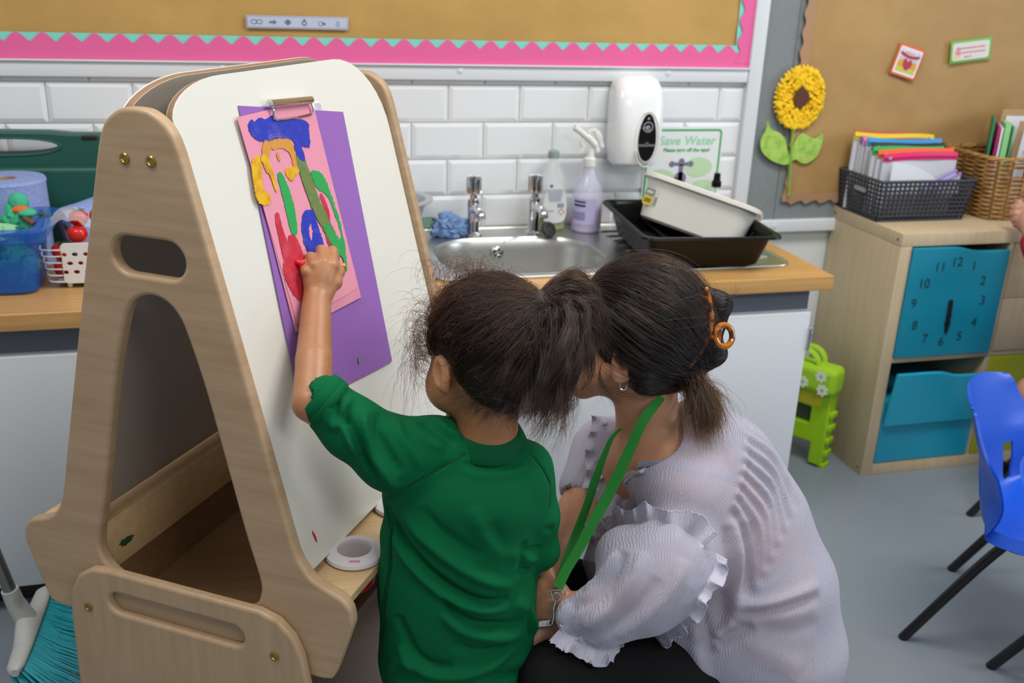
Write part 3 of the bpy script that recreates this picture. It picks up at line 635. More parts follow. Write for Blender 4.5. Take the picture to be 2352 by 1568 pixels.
for i in range(14):
    G.append([(-.985+.14*i/13+.004*math.sin(9*j), -.415+.10*j/9, zb+.10+.055*math.sin(math.pi*min(1, i/13*1.0+.12))*(.4+.6*math.sin(math.pi*(j+2)/12))+.004*math.sin(i*2.1+j*1.7)) for j in range(10)])
b.sheet(G, .0006); b.build('plastic_wrap', M('clear_film', 'f2f4f6', .08, alpha=.16, spec=.8), label='clear film punnet wrap bulging over the tomatoes', cat='packaging', recalc=True)
# ------------------------------------------------------------- broom
t = thing('broom', 'broom with white head, turquoise bristles and grey metal pole by the easel', 'broom', (-1.05, -.68, 0))
hp = onz(52, 1405, .165); A0 = onp(100, 1352, hp, np.array([.3, -1, 0])); 
# head block axis from far end (100,1350) to near end (30,1560)
e1 = onz(103, 1352, .155); e2 = onz(32, 1545, .135); ax = (e2-e1); Lh = np.linalg.norm(ax); ax /= Lh; sd = np.cross(ax, (0, 0, 1.)); sd /= np.linalg.norm(sd)
if sd[0] < 0: sd = -sd
upv = np.array([-.45*sd[0], -.45*sd[1], .9]); upv /= np.linalg.norm(upv); sdv = np.cross(upv, ax); sdv *= np.sign(np.dot(sdv, sd))
m_bh = M('grubby_white_plastic', 'b9bab4', .5, var=(14, '8b8a84', .55, .75))
G = []
for i in range(21):
    u = i/20; hw = .022*(1-.25*(2*u-1)**4); th = .013+.022*math.exp(-((u-.5)/.16)**2)
    if i in (0, 20): hw *= .55; th *= .5
    c = e1+ax*Lh*u
    G.append([c+sdv*hw*math.cos(a)+upv*(th*math.sin(a) if math.sin(a) > 0 else .010*math.sin(a)) for a in np.arange(20)/20*2*np.pi])
b = MB(); b.grid(G, closev=True); b.add(G[0], [tuple(range(20))]); b.add(G[-1], [tuple(range(20))]); b.build('broom_head', m_bh, t, recalc=True, smooth=50)
sc0 = e1+ax*Lh*.45+upv*.02; p1 = onp(50, 1395, sc0, np.array([.27, -.96, 0])); p0 = onp(-60, 1130, sc0, np.array([.27, -.96, 0]))
pd = (p0-p1)/np.linalg.norm(p0-p1); p1 = sc0+upv*.03+pd*.015
MB().tube([sc0-pd*.005, p1, p1+pd*.03], [.022, .0175, .0165], 20).build('socket', m_bh, t)
MB().tube([p1+pd*.028, p1+pd*.95], .0125, 18).build('pole', M('brushed_grey_metal', '8b8b88', .35, .8), t)
b = MB(); R = random.Random(9)
for i in range(46):
    for j in range(4):
        u = (i+.5*(j % 2))/46; s0 = -.016+j*.0107
        c = e1+ax*Lh*(.02+.96*u)+sdv*s0-upv*.006
        for q in range(4):
            fl = np.array([R.uniform(-1, 1), R.uniform(-1, 1), 0])*.012
            spread = sdv*(s0*1.5+.03)+ax*(u-.5)*.07
            end = c-upv*.085+spread+fl; end[2] = max(end[2], .004)
            mid = (c+end)/2-spread*.12
            b.tube([c, mid, end], [.0016, .0014, .0007], 3, cap=False)
b.build('bristles', M('turquoise_bristle', '179fae', .6), t, kind='stuff')
# ============================================================= shelf unit
SX, SY, SH = 1.2445, -.366, .77
m_birch = M('birch_laminate', 'c6b394', .5, bump=(4, .05, (12, 12, 1)), var=(5, 'baa583', .35, .75, (14, 14, 1.0)))
m_teal = M('teal_panel', '0c85a0', .45); m_teal2 = M('teal_plastic', '1494b4', .3)
t = thing('shelf_unit', 'birch-coloured cube shelf unit with drawers against the grey board', 'shelf unit', (SX+.38, SY/2, 0))
W4 = [SX, SX+.038+.335+.016+.335+.016+.335+.038]
x1 = SX+.038+.335+.016+.335+.038
MB().box(SX, SX+.038, SY, -.004, 0, SH-.0385, bev=.0012).build('side_panel', m_birch, t)
MB().box(x1-.038, x1, SY, -.004, 0, SH-.0385, bev=.0012).build('side_panel', m_birch, t)
MB().box(SX, x1, SY, -.004, SH-.038, SH, bev=.0012).build('top_panel', m_birch, t)
MB().box(SX+.0385, x1-.0385, SY, -.004, 0, .038, bev=.0012).build('bottom_panel', m_birch, t)
MB().box(SX+.0385, x1-.0385, SY+.001, -.01, .373, .389, bev=.001).build('shelf', m_birch, t)
MB().box(SX+.038+.3355, SX+.038+.3505, SY+.001, -.01, .039, .372, bev=.001).build('divider', m_birch, t)
MB().box(SX+.038+.3355, SX+.038+.3505, SY+.001, -.01, .390, SH-.039, bev=.001).build('divider', m_birch, t)
MB().box(SX+.01, x1-.01, -.004, -.001, .01, SH-.01).build('back_panel', M('dark_backing', '3a332c', .8), t)
for yy, zz in ((SY+.02, SH-.02), (-.02, SH-.02), (SY+.02, .02)):
    MB().lathe([(0, 0), (.0035, 0), (.0035, .001), (0, .001)], n=12, mat=tr((SX-.001, yy, zz), ry=math.pi/2)).build('screw_cap', m_plinth, t)
def wavy(x0, x1, z0, z1, dip, r=.01):
    P = [(x0, z0), (x1, z0)]
    for i in range(25):
        u = 1-i/24; s = 1/(1+math.exp(-(u-.55)*22)); P.append((x0+(x1-x0)*u, z1-dip*s))
    return P
# clock drawer (upper left)
cx0, cx1 = SX+.0395, SX+.038+.334
f = MB(); f.slab([wavy(cx0, cx1, .3905, .728, .016)], .014, .002, o=(0, SY-.001, 0), **XZ); fr = f.build('drawer', m_teal, t, label='teal drawer front printed with a clock face')
cc = ((1.444-.0+1.458)/2-.004, .562); cxx, czz = 1.452, .562
b = MB(); ctr = np.array([1.449, SY-.0088, .562])
for n in range(1, 13):
    px = {12: (2199, 602), 1: (2238, 611), 2: (2258, 645), 3: (2257, 690), 4: (2237, 740), 5: (2203, 772), 6: (2161, 784), 7: (2124, 778), 8: (2101, 748), 9: (2099, 698), 10: (2123, 652), 11: (2160, 614)}[n]
    q = ony(*px, SY-.0088); MB().text(str(n), .040, q, (1, 0, 0), (0, 0, 1), align='CENTER').build('clock_number', M('dark_navy_print', '12323f', .6), fr)
q0, q1 = ony(2184, 692, SY-.010), ony(2172, 765, SY-.010)
b = MB(); d_ = (q1-q0); d_ /= np.linalg.norm(d_); sdd = np.array([-d_[2], 0, d_[0]])
def arrow(q0, q1, w_):
    d = q1-q0; Ld = np.linalg.norm(d); d /= Ld; s = np.array([-d[2], 0, d[0]])
    L = [q0+s*w_, q0-d*.006+s*w_*.5, q0-d*.006-s*w_*.5, q0-s*w_, q0+d*Ld*.62-s*w_, q0+d*Ld*.64-s*w_*1.4, q1-s*.004, q1+s*.004, q0+d*Ld*.64+s*w_*1.4, q0+d*Ld*.62+s*w_]
    return [(p[0], p[2]) for p in L]
MB().slab([arrow(q0, q1, .0075)], .003, .0008, o=(0, SY-.0105, 0), **XZ).build('clock_hand', m_black, fr)
MB().slab([arrow(q0, q0+(q1-q0)*.62, .006)], .002, .0006, o=(0, SY-.0135, 0), **XZ).build('clock_hand', m_black, fr)
# two trays (lower left), upper one tilted forward
MB().slab([wavy(cx0, cx1, .041, .235, .004)], .012, .002, o=(0, SY+.004, 0), **XZ).build('drawer', m_teal2, t, label='teal drawer front at the bottom of the unit')
A_ = (0, SY-.012, .175); b = MB(); b.slab([[(x, z_-.175) for x, z_ in wavy(cx0+.002, cx1-.002, .172, .352, .018)]], .012, .003, o=A_, ux=(1, 0, 0), uy=(0, -.12, .99))
b.box(cx0+.006, cx1-.006, SY, -.03, .236, .24); b.build('drawer', M('turquoise_plastic', '1ea3c4', .3), t, label='turquoise drawer tilted forward')
# right column: two birch drawers over a lime door
dx0, dx1 = SX+.038+.352, x1-.0395
for z0_, z1_ in ((.3905, .559), (.561, .729)):
    MB().box(dx0, dx1, SY-.002, SY+.014, z0_, z1_, bev=.001).build('drawer', m_birch, t, label='birch drawer front')
MB().box(dx0, dx1, SY-.002, SY+.012, .04, .371, bev=.002).build('door', M('lime_green_panel', 'a3ad12', .45), t, label='lime green door')
# ------------------------------------------------------------- dark woven basket
m_bask = M('charcoal_plastic', '3a3d45', .5)
t = thing('plastic_basket', 'charcoal pierced plastic basket of zip folders on top of the shelf unit', 'basket', (1.44, -.2, SH))
hb = .122
def bcor(z_): e = (z_-SH)/hb*.022; return (1.250-e*.5, 1.542+e, -.226-e*.6, -.03+e*.5)
def bq(u, k, z_):
    x0, x1_, y0, y1 = bcor(z_)
    return {0: (x0+(x1_-x0)*u, y0, z_), 1: (x1_, y0+(y1-y0)*u, z_), 2: (x1_-(x1_-x0)*u, y1, z_), 3: (x0, y1-(y1-y0)*u, z_)}[k]
b = MB()
for k, n_ in ((0, 20), (1, 13), (2, 20), (3, 13)):
    for i in range(n_+1):
        u = i/n_
        if k == 3 and .35 < u < .65 and False: continue
        b.tube([bq(u, k, SH+.003), bq(u, k, SH+hb)], .0038, 4, flat=(1.3, .6))
nr = 9
for j in range(nr+1):
    zz = SH+.003+j*(hb-.004)/nr; P = []
    for k in range(4):
        for u in np.arange(0, 1, .125): P.append(bq(u, k, zz))
    b.tube(P, .0037 if j < nr else .005, 4, closed=True)
x0, x1_, y0, y1 = bcor(SH+.003); b.box(x0, x1_, y0, y1, SH+.0005, SH+.004)
b.build('basket_body', m_bask, t)
MB().slab([rrect(-.175, -.105, SH+.072, SH+.094, .009), rrect(-.170, -.110, SH+.076, SH+.09, .007)], .006, .001, o=(1.240+.17*(SH+.083), 0, .02*(SH+.083)), ux=(0, 1, 0), uy=(-.17, 0, .98)).build('handle_rim', m_bask, t)
b = MB(); b.slab([rrect(-.17, -.11, SH+.076, SH+.09, .007)], .002, .0, o=(1.2375+.17*(SH+.083), 0, .02*(SH+.083)), ux=(0, 1, 0), uy=(-.17, 0, .98)); b.build('handle_hole', M('pale_grey_plastic', 'a6a9ad', .35), t)
# zip folders standing in it
def folder(y, x0, x1_, ztop, col, cname, lab, lean=.0, dz=0, body='d8dbe4', wave=.003):
    t = thing('zip_folder', lab, 'zip folder', ((x0+x1_)/2, y, SH+.006), 'zip folders in the charcoal basket')
    y = -.052+(y+.085)*.72; ztop += .048; m = M('zip_'+cname, col, .5); G = []; G2 = []
    for i in range(17):
        u = i/16; x = x0+(x1_-x0)*u; zt_ = ztop+dz*u+wave*math.sin(u*5+y*40)
        yy = y+.004*math.sin(u*6+y*60)
        G.append([(x, yy+lean*(q-.5)*.0+.002*math.sin(u*9+q*3), SH+.008+(zt_-SH-.018)*q) for q in (0, .25, .5, .75, 1)])
        G2.append([(x-.001, yy-.0035, zt_-.022), (x-.001, yy-.0048, zt_-.010), (x-.001, yy, zt_)])
    MB().sheet(G, .006).build('pouch', M('frosted_pouch_'+body, body, .3, alpha=.9), t, recalc=True)
    MB().sheet(G2, .004).build('zip_band', m, t, recalc=True)
    P = [(g[1][0], g[1][1]-.003, g[1][2]-.001) for g in G2]; MB().tube(P, .0016, 5).build('zip', M('zipdark_'+cname, col, .35), t)
    g = G2[1 if int(y*1000) % 2 else -2][1]; MB().box(g[0]-.006, g[0]+.006, g[1]-.008, g[1]-.003, g[2]-.006, g[2]+.002, bev=.001).build('zip_pull', m_steel, t)
F0 = 1.248; F1 = 1.512
folder(-.085, F0+.0, F1-.02, SH+.196, 'c8382c', 'red', 'red-topped zip folder at the very back of the charcoal basket', dz=-.018)
folder(-.105, F0-.006, F1+.01, SH+.193, 'e6c514', 'yellow', 'yellow zip folder second from the back of the charcoal basket', dz=-.014)
folder(-.128, F0+.005, F1-.02, SH+.181, '8457b0', 'violet', 'thin violet zip folder behind the pink one', dz=-.012)
folder(-.142, F0+.008, F1-.04, SH+.178, 'e685bb', 'rose', 'pale pink zip folder between violet and bright blue', dz=-.01)
folder(-.160, F0+.012, F1+.005, SH+.178, '2f93cf', 'blue', 'bright blue zip folder behind the black one', dz=-.003)
folder(-.182, F0+.016, F1+.005, SH+.166, '1d1f27', 'black', 'black zip folder between blue and green', dz=.002)
folder(-.208, F0+.008, F1-.01, SH+.158, '2aa84f', 'green', 'green zip folder between black and orange', dz=.004)
folder(-.232, F0+.018, F1+.015, SH+.152, 'e8631d', 'orange', 'orange zip folder in front of the green one', dz=.008)
folder(-.262, F0+.026, F1+.015, SH+.146, 'd81b6c', 'magenta', 'magenta zip folder holding papers at the front of the basket', dz=.004)
t = thing('paper_sheet', 'white sheets standing at the very front of the charcoal basket', 'paper', (1.38, -.30, SH+.02), None)
G = []
for i in range(9):
    u = i/8; G.append([(F0+.04+.17*u, -.205-.004*math.sin(u*4), SH+.008+q*(.165-.06*u**2)) for q in (0, .5, 1)])
MB().sheet(G, .0015).build('sheet', M('white_paper', 'dfe2ea', .6), t, recalc=True)
for dxx, lab in ((0, 'lilac-edged plastic wallet lying slanted at the front right of the basket'), (.03, 'second lilac-edged wallet at the right corner of the basket')):
    t = thing('plastic_wallet', lab, 'plastic wallet', (1.5+dxx, -.33, SH+.06), 'lilac wallets in the charcoal basket')
    p_ = np.array([1.39+dxx, -.212-dxx*.1, SH+.095-dxx*.1]); q_ = np.array([1.525+dxx*.5, -.190-dxx*.1, SH+.145-dxx*.3])
    G = [[p_+(q_-p_)*u-np.array([0, .0, .06])*v for v in (0, .5, 1)] for u in np.linspace(0, 1, 6)]
    MB().sheet(G, .002).build('wallet_body', M('lilac_film', 'cfc6e2', .3), t, recalc=True)
    MB().tube([G[i][0] for i in range(6)], .004, 6, flat=(1, .6)).build('binding', M('lilac_plastic', '9b7fd0', .4), t)
# ------------------------------------------------------------- wicker basket
m_wick = M('honey_wicker', 'b58a4e', .55, var=(40, '8a6030', .4, .65)); m_wdk = M('dark_wicker', '7c5226', .6)
t = thing('wicker_basket', 'honey wicker basket of files and clipboards beside the charcoal basket', 'basket', (1.78, -.2, SH))
wx0, wx1, wy0, wy1, wh = 1.618, 1.99, -.255, -.03, .188
def wring(e, zz, n=84):
    P = []; x0, x1_, y0, y1 = wx0-e, wx1+e, wy0-e*.6, wy1+e*.4
    L = rrect(x0, x1_, y0, y1, .05, 8); L = np.array(L+[L[0]]); d = np.r_[0, np.cumsum(np.linalg.norm(np.diff(L, axis=0), axis=1))]
    s = np.linspace(0, d[-1], n+1)[:-1]; return np.stack([np.interp(s, d, L[:, 0]), np.interp(s, d, L[:, 1]), np.full(n, zz)], 1)
NW = 84; b = MB()
C0 = np.array([(wx0+wx1)/2, (wy0+wy1)/2, 0])
for j in range(26):
    zz = SH+.006+j*(wh-.012)/26; e = .028*(j/26)
    if 21 <= j <= 22: zz += 0
    R_ = wring(e, zz); dd = R_-np.array([C0[0], C0[1], zz]); dd /= np.linalg.norm(dd, axis=1)[:, None]
    ph = (-1)**j
    off = .0038*np.sign(np.sin(np.arange(NW)*np.pi/3+(0 if ph > 0 else np.pi)))
    off = np.convolve(np.r_[off[-1:], off, off[:1]], [.25, .5, .25], 'valid')
    if j in (20, 21, 22):
        # hand hole at the front left
        keep = [i for i in range(NW) if not (R_[i][1] < wy0+.06 and wx0+.03 < R_[i][0] < wx0+.115)]
        idx = keep; k0 = next(i for i in range(len(idx)) if (idx[i]-idx[i-1]) % NW != 1); idx = idx[k0:]+idx[:k0]
        b.tube((R_+dd*off[:, None])[idx], .0028, 5)
    else: b.tube(R_+dd*off[:, None], .0029, 5, closed=True)
b.build('weave', m_wick, t)
b = MB(); lo, hi = wring(0, SH+.003), wring(.028, SH+wh-.004)
for i in range(0, NW, 3): b.tube([lo[i], hi[i]], .0030, 5)
b.box(wx0+.01, wx1-.01, wy0+.01, wy1-.01, SH+.001, SH+.006); b.build('stakes', m_wdk, t)
Rr = wring(.029, SH+wh)
b = MB()
for ph in (0, 2.1, 4.2):
    a = np.arange(NW)*2*np.pi/7+ph; dd = Rr-np.array([C0[0], C0[1], SH+wh]); dd /= np.linalg.norm(dd, axis=1)[:, None]
    b.tube(Rr+dd*(.004*np.cos(a))[:, None]+np.array([0, 0, 1])*(.004*np.sin(a))[:, None], .0036, 6, closed=True)
b.build('rim', m_wick, t)
def sheetbox(name, lab, cat, c, w_, h_, th, rz, rx, mat, ry=0, group=None, parent=None):
    A = Matrix.Translation(Vector(c))@Matrix.Rotation(rz, 4, 'Z')@Matrix.Rotation(rx, 4, 'X')@Matrix.Rotation(ry, 4, 'Y')
    b = MB().box(-w_/2, w_/2, -th/2, th/2, 0, h_, mat=A, bev=min(th*.3, .001)); return A, b
G_ = 'files in the wicker basket'
for (x, y, w_, h_, th, rz, rx, ry, col, nm, lab) in [
    (1.685, -.115, .13, .285, .006, .92, .0, -.0, '1d8a62', 'green', 'dark green folder at the left edge of the wicker basket'),
    (1.70, -.12, .13, .265, .005, .95, 0, 0, 'c2257a', 'magenta', 'magenta folder next to the dark green one'),
    (1.712, -.12, .13, .258, .006, .96, 0, 0, 'e4e6e8', 'white', 'white folder between magenta and pale green'),
    (1.73, -.12, .13, .268, .016, .98, 0, 0, '8fce8a', 'palegreen', 'wide pale green folder in the wicker basket'),
    (1.75, -.12, .13, .262, .004, .98, 0, 0, '3f9e57', 'midgreen', 'mid green folder edge behind the clipboard')]:
    A, b = sheetbox('f', '', '', (x, y, SH+.008), w_, h_, th, rz, rx, None, ry); o = b.build('folder', M('folder_'+nm, col, .4), label=lab, cat='folder', group=G_)
def clip(t, A, x, zz, mat, w_=.1, bulldog=False):
    b = MB()
    if bulldog:
        b.slab([[(x-.03, zz-.02), (x+.03, zz-.02), (x+.022, zz+.012), (x+.010, zz+.03), (x-.010, zz+.03), (x-.022, zz+.012)]], .014, .003, **XZ)
        b.slab([circ(x, zz+.036, .013, 20), circ(x, zz+.036, .008, 20)], .012, .002, **XZ)
    else:
        b.box(x-w_/2, x+w_/2, -.010, .004, zz-.012, zz+.012, bev=.004); b.tube([(x-w_/2, -.006, zz+.014), (x+w_/2, -.006, zz+.014)], .005, 10)
        b.sphere((x-w_/2+.002, -.006, zz), .008, 8); b.sphere((x+w_/2-.002, -.006, zz), .008, 8)
    V = np.concatenate(b.v); A_ = np.array(A); b.v = [V@A_[:3, :3].T+A_[:3, 3]]
    b.build('clip', mat, t)
m_hb = M('hardboard', 'b3926b', .6)
t = thing('clipboard', 'rear brown clipboard with bronze bulldog clip in the wicker basket', 'clipboard', (1.84, -.13, SH+.01))
A, b = sheetbox('', '', '', (1.865, -.075, SH+.01), .24, .30, .003, -.12, .06, None); b.build('board', m_hb, t); clip(t, A, -.0, .297, M('bronze_metal', '8c7c66', .35, .8), bulldog=True)
_, b = sheetbox('', '', '', (1.865, -.081, SH+.01), .215, .28, .003, -.12, .06, None); b.build('paper', M('white_paper', 'dfe2ea', .6), t)
t = thing('clipboard', 'front clipboard with chrome clip and printed timetable in the wicker basket', 'clipboard', (1.86, -.2, SH+.01))
A, b = sheetbox('', '', '', (1.875, -.135, SH+.01), .235, .275, .003, -.12, .10, None); b.build('board', m_hb, t); clip(t, A, .01, .266, m_chrome, .095)
A, b = sheetbox('', '', '', (1.88, -.143, SH+.01), .215, .25, .002, -.12, .10, None); pp = b.build('paper', M('white_paper', 'dfe2ea', .6), t)
b = MB(); b.box(-.01, .04, -.002, -.0012, .195, .206); An = np.array(A); V = np.concatenate(b.v); b.v = [V@An[:3, :3].T+An[:3, 3]]; b.build('highlighter_mark', M('orange_ink', 'f29a63', .6), pp)
b = MB()
for k in range(4): b.box(-.095, .02-.02*k, -.002, -.0012, .222-k*.006, .2235-k*.006)
for k in range(22): b.box(-.09+k*.009, -.0885+k*.009, -.002, -.0012, .10, .18)
b.box(-.095, .105, -.002, -.0012, .18, .1815)
V = np.concatenate(b.v); b.v = [V@An[:3, :3].T+An[:3, 3]]; b.build('print', M('grey_print', '8f95a6', .6), pp)
# ------------------------------------------------------------- lime case with bag, leaning on the unit's side
m_lime = M('lime_plastic', '9ccb17', .4)
t = thing('lime_case', 'lime green plastic carry case standing on the floor against the shelf unit', 'case', (1.18, -.24, 0))
A = Matrix.Translation(Vector((1.163, -.272, .012)))@Matrix.Rotation(math.radians(118), 4, 'Z')@Matrix.Rotation(math.radians(-6), 4, 'Y')
A = frame((1.163, -.285, .006), (-.55, .83, 0), (.04, .0, 1))
b = MB(); An = np.array(A); b.slab([[(0, 0), (.045, 0), (.045, .07), (.28, .07), (.28, .225), (0, .245)], rrect(.06, .16, .13, .185, .006)], .05, .006, o=An[:3, 3], ux=An[:3, 0], uy=An[:3, 1]); b.build('shell', m_lime, t)
b = MB(); b.slab([rrect(.055, .165, .125, .19, .006)], .02, .002, o=An[:3, 3], ux=An[:3, 0], uy=An[:3, 1]); b.build('window', M('dark_olive_panel', '3a4630', .4), t)
b = MB(); b.slab([rrect(.03, .10, .193, .235, .004)], .053, .001, o=An[:3, 3], ux=An[:3, 0], uy=An[:3, 1]); b.build('warning_label', M('yellow_label', 'd3c526', .5), t)
for k in range(5):
    MB().box(-.010, .012, -.020, .022, .012, .03, mat=Matrix.Translation(Vector((0, 0, .048*k+.02)))@A@Matrix.Rotation(-math.pi/2, 4, 'X')@Matrix.Rotation(0, 4, 'X') if False else frame(An[:3, 3]+An[:3, 1]*(.02+.043*k), An[:3, 0], An[:3, 2]), bev=.002).build('hinge', m_lime, t)
t = thing('floral_bag', 'small lime fabric bag with white flowers and handles on top of the lime case', 'bag', (1.15, -.22, .29))
B_ = frame((1.165, -.30, .247), (-.55, .83, 0), (.02, 0, 1)); Bn = np.array(B_)
m_bag = M('lime_fabric', '9dcb22', .8)
b = MB(); b.slab([rrect(0, .25, 0, .088, .02)], .085, .022, o=Bn[:3, 3], ux=Bn[:3, 0], uy=Bn[:3, 1], res=5); b.build('bag_body', m_bag, t)
for s_ in (-.022, .022):
    P = [Bn[:3, 3]+Bn[:3, 0]*(.11-.045*math.cos(a))+Bn[:3, 1]*(.083+.045*math.sin(a))+Bn[:3, 2]*s_ for a in np.linspace(0, math.pi, 14)]
    MB().tube(P, .009, 8, flat=(.4, 1)).build('handle', m_bag, t)
for (u, v_, s_) in ((.045, .062, 1), (.10, .03, 1), (.035, .02, 1), (.16, .055, 1), (.19, .025, 1)):
    c = Bn[:3, 3]+Bn[:3, 0]*u+Bn[:3, 1]*v_+Bn[:3, 2]*.0425; c2 = c
    b = MB(); sgn = -1 if np.dot(Bn[:3, 2], CAM-c) < 0 else 1
    c = Bn[:3, 3]+Bn[:3, 0]*u+Bn[:3, 1]*v_+Bn[:3, 2]*.0428*sgn
    L = [(.017*(1+.18*math.cos(7*a))*math.cos(a), .017*(1+.18*math.cos(7*a))*math.sin(a)) for a in np.arange(42)/42*2*np.pi]
    b.slab([L], .001, o=c, ux=Bn[:3, 0], uy=Bn[:3, 1]); b.slab([circ(0, 0, .006, 12)], .0016, o=c, ux=Bn[:3, 0], uy=Bn[:3, 1], mi=1); b.build('flower_print', [M('white_print', 'dfe6d4', .7), M('grey_green_print', 'a6b79a', .7)], t)
# ------------------------------------------------------------- blue chairs
m_chair = M('blue_polypropylene', '0f52c8', .32, bump=(350, .12)); m_leg = M('black_tube', '17171a', .35)
def chair(T, lab, legs=True):
    """local: +x forward, z up, origin on floor under seat centre"""
    T = np.array(T); t = thing('school_chair', lab, 'chair', T[:3, 3], 'blue plastic school chairs')
    tf = lambda p: np.asarray(p, float)@T[:3, :3].T+T[:3, 3]
    G = []
    prof = spline([(.175, .0, .300), (.165, .0, .318), (.10, .0, .322), (0, 0, .312), (-.10, 0, .312), (-.15, 0, .335), (-.172, 0, .40), (-.188, 0, .47), (-.215, 0, .545), (-.238, 0, .600)], 5)
    wid = np.interp(np.arange(len(prof)), [0, 8, 20, 25, 30, 36, 45], [.150, .168, .172, .172, .172, .178, .135])
    n = 25; K = len(prof); ww = []
    for i, p in enumerate(prof):
        row = []
        for j in range(n):
            s = (j/(n-1)*2-1); w_ = wid[i]; back = min(max((i-24)/10, 0), 1); seat = 1-back
            low = math.exp(-((i-29)/6.5)**2); x = p[0]+back*.04*s*s+low*.060*abs(s)**3; w_ = w_+low*.008; zz = p[2]+seat*.018*abs(s)**3
            if abs(s) > .93: zz -= seat*.028*(abs(s)-.93)/.07; x += -back*.012*(abs(s)-.93)/.07*0
            if i > K-4: zz -= .02*abs(s)**3*(i-(K-4))/3
            row.append(tf((x, s*w_, zz)))
        G.append(row)
    G = np.array(G)
    # back has a slot low down each side
    b = MB(); a, c = G.shape[:2]; du = np.gradient(G, axis=0); dv = np.gradient(G, axis=1); N = np.cross(du, dv); N /= np.linalg.norm(N, axis=2)[..., None]
    th = .006; V = np.concatenate([(G+N*th/2).reshape(-1, 3), (G-N*th/2).reshape(-1, 3)]); F = []; kk = a*c
    def solid(i, j): return 0 <= i < a-1 and 0 <= j < c-1 and not (25 <= i <= 31 and (5 <= j <= 6 or 18 <= j <= 19))
    for i in range(a-1):
        for j in range(c-1):
            if not solid(i, j): continue
            q = (i*c+j, (i+1)*c+j, (i+1)*c+j+1, i*c+j+1); F += [q, tuple(x+kk for x in q[::-1])]
            for (e, di, dj) in (((q[0], q[1]), 0, -1), ((q[1], q[2]), 1, 0), ((q[2], q[3]), 0, 1), ((q[3], q[0]), -1, 0)):
                if not solid(i+di, j+dj): F.append((e[1], e[0], e[0]+kk, e[1]+kk))
    b.add(V, F); b.build('seat_shell', m_chair, t, recalc=True, smooth=60)
    for sy in (-1, 1):
        f_ = spline([(.215, sy*.185, .0), (.13, sy*.15, .26), (.10, sy*.135, .292), (-.05, sy*.135, .292), (-.09, sy*.15, .27), (-.23, sy*.19, .0)], 6)
        for nm, seg in (('leg', f_[:14]), ('leg', f_[13:])):
            MB().tube([tf(p) for p in seg], .0115, 12).build(nm, m_leg, t)
    MB().tube([tf((.0, -.135, .288)), tf((.0, .135, .288))], .009, 10).build('crossbar', m_leg, t)
    return t
# ============================================================= the easel
EO = np.array([-0.68934, -1.30736, 0.0]); _th = math.radians(-34.5)
EU = np.array([math.cos(_th), math.sin(_th), 0]); EV = np.array([-math.sin(_th), math.cos(_th), 0]); EZ = np.array([0, 0, 1.])
def eS(u, z): return (u*.92, CAM[2]-(CAM[2]-z)*.92)
def E(u, v, z): return EO+EU*u+EV*v+EZ*z
m_map = M('maple_ply_face', 'b5997a', .42, bump=(5, .08, (1, 1, 16)), var=(4, 'a78a69', .32, .7, (1.2, 1.2, 16)))
m_mapv = M('maple_ply_upright', 'b5997a', .42, bump=(5, .08, (14, 14, 1)), var=(4, 'a78a69', .32, .7, (14, 14, 1.2)))
m_mapl = M('pale_maple', 'd0b285', .45, var=(4, 'c2a274', .35, .7, (2, 16, 16)))
m_brd = M('glossy_whiteboard', 'dfded6', .22, coat=.2); m_ply = M('ply_edge', '8d6a4c', .6); m_brass = M('brass', 'a98b4c', .28, 1)
easel = thing('easel', 'double-sided maple children\'s easel with white boards and cut-out end panels', 'easel', tuple(EO))
PX = dict(ux=EU, uy=EZ)
half = [(0, 1.228), (.022, 1.226), (.042, 1.216), (.058, 1.200), (.069, 1.176), (.082, 1.13), (.133, .935), (.170, .790), (.205, .652), (.228, .560), (.240, .528), (.260, .502), (.290, .488), (.312, .480), (.328, .462), (.332, .438), (.328, .42), (.300, .335), (.291, .315), (.275, .31)]
half = [eS(*p) for p in half]
half = [tuple(p) for p in spline(half[:-1], 3)]+[half[-1]]; outl = half+[(-u, z) for u, z in half[::-1]][:-1]
hole = [eS(*p) for p in [(0, .945), (.026, .938), (.046, .918), (.06, .885), (.085, .80), (.115, .67), (.140, .56), (.160, .485), (.163, .455), (.152, .425), (.125, .405), (.10, .400)]]
hole = [tuple(p) for p in spline(hole+[(-u, z) for u, z in hole[::-1]][:-1], 4, True)]
cz_, hw_, hh_ = eS(0, 1.005)[1], .066*.92, .030*.92
hslot = [(cx_*(hw_-hh_)+hh_*math.cos(a), cz_+hh_*math.sin(a)) for a, cx_ in [(math.radians(-90+i*15), 1) for i in range(13)]+[(math.radians(90+i*15), -1) for i in range(13)]]
L_ = .650; TP = .022
plate = [eS(*p) for p in [(-.235, .02), (.262, .02), (.258, .30), (.248, .36), (.232, .395), (.205, .42), (.17, .43), (-.135, .43), (-.17, .425), (-.20, .405), (-.22, .37), (-.228, .32)]]
pz, pw, ph_ = eS(0, .367)[1], .138*.92, .021*.92
pslot = [(cx_*(pw-ph_)+ph_*math.cos(a), pz+ph_*math.sin(a)) for a, cx_ in [(math.radians(-90+i*15), 1) for i in range(13)]+[(math.radians(90+i*15), -1) for i in range(13)]]
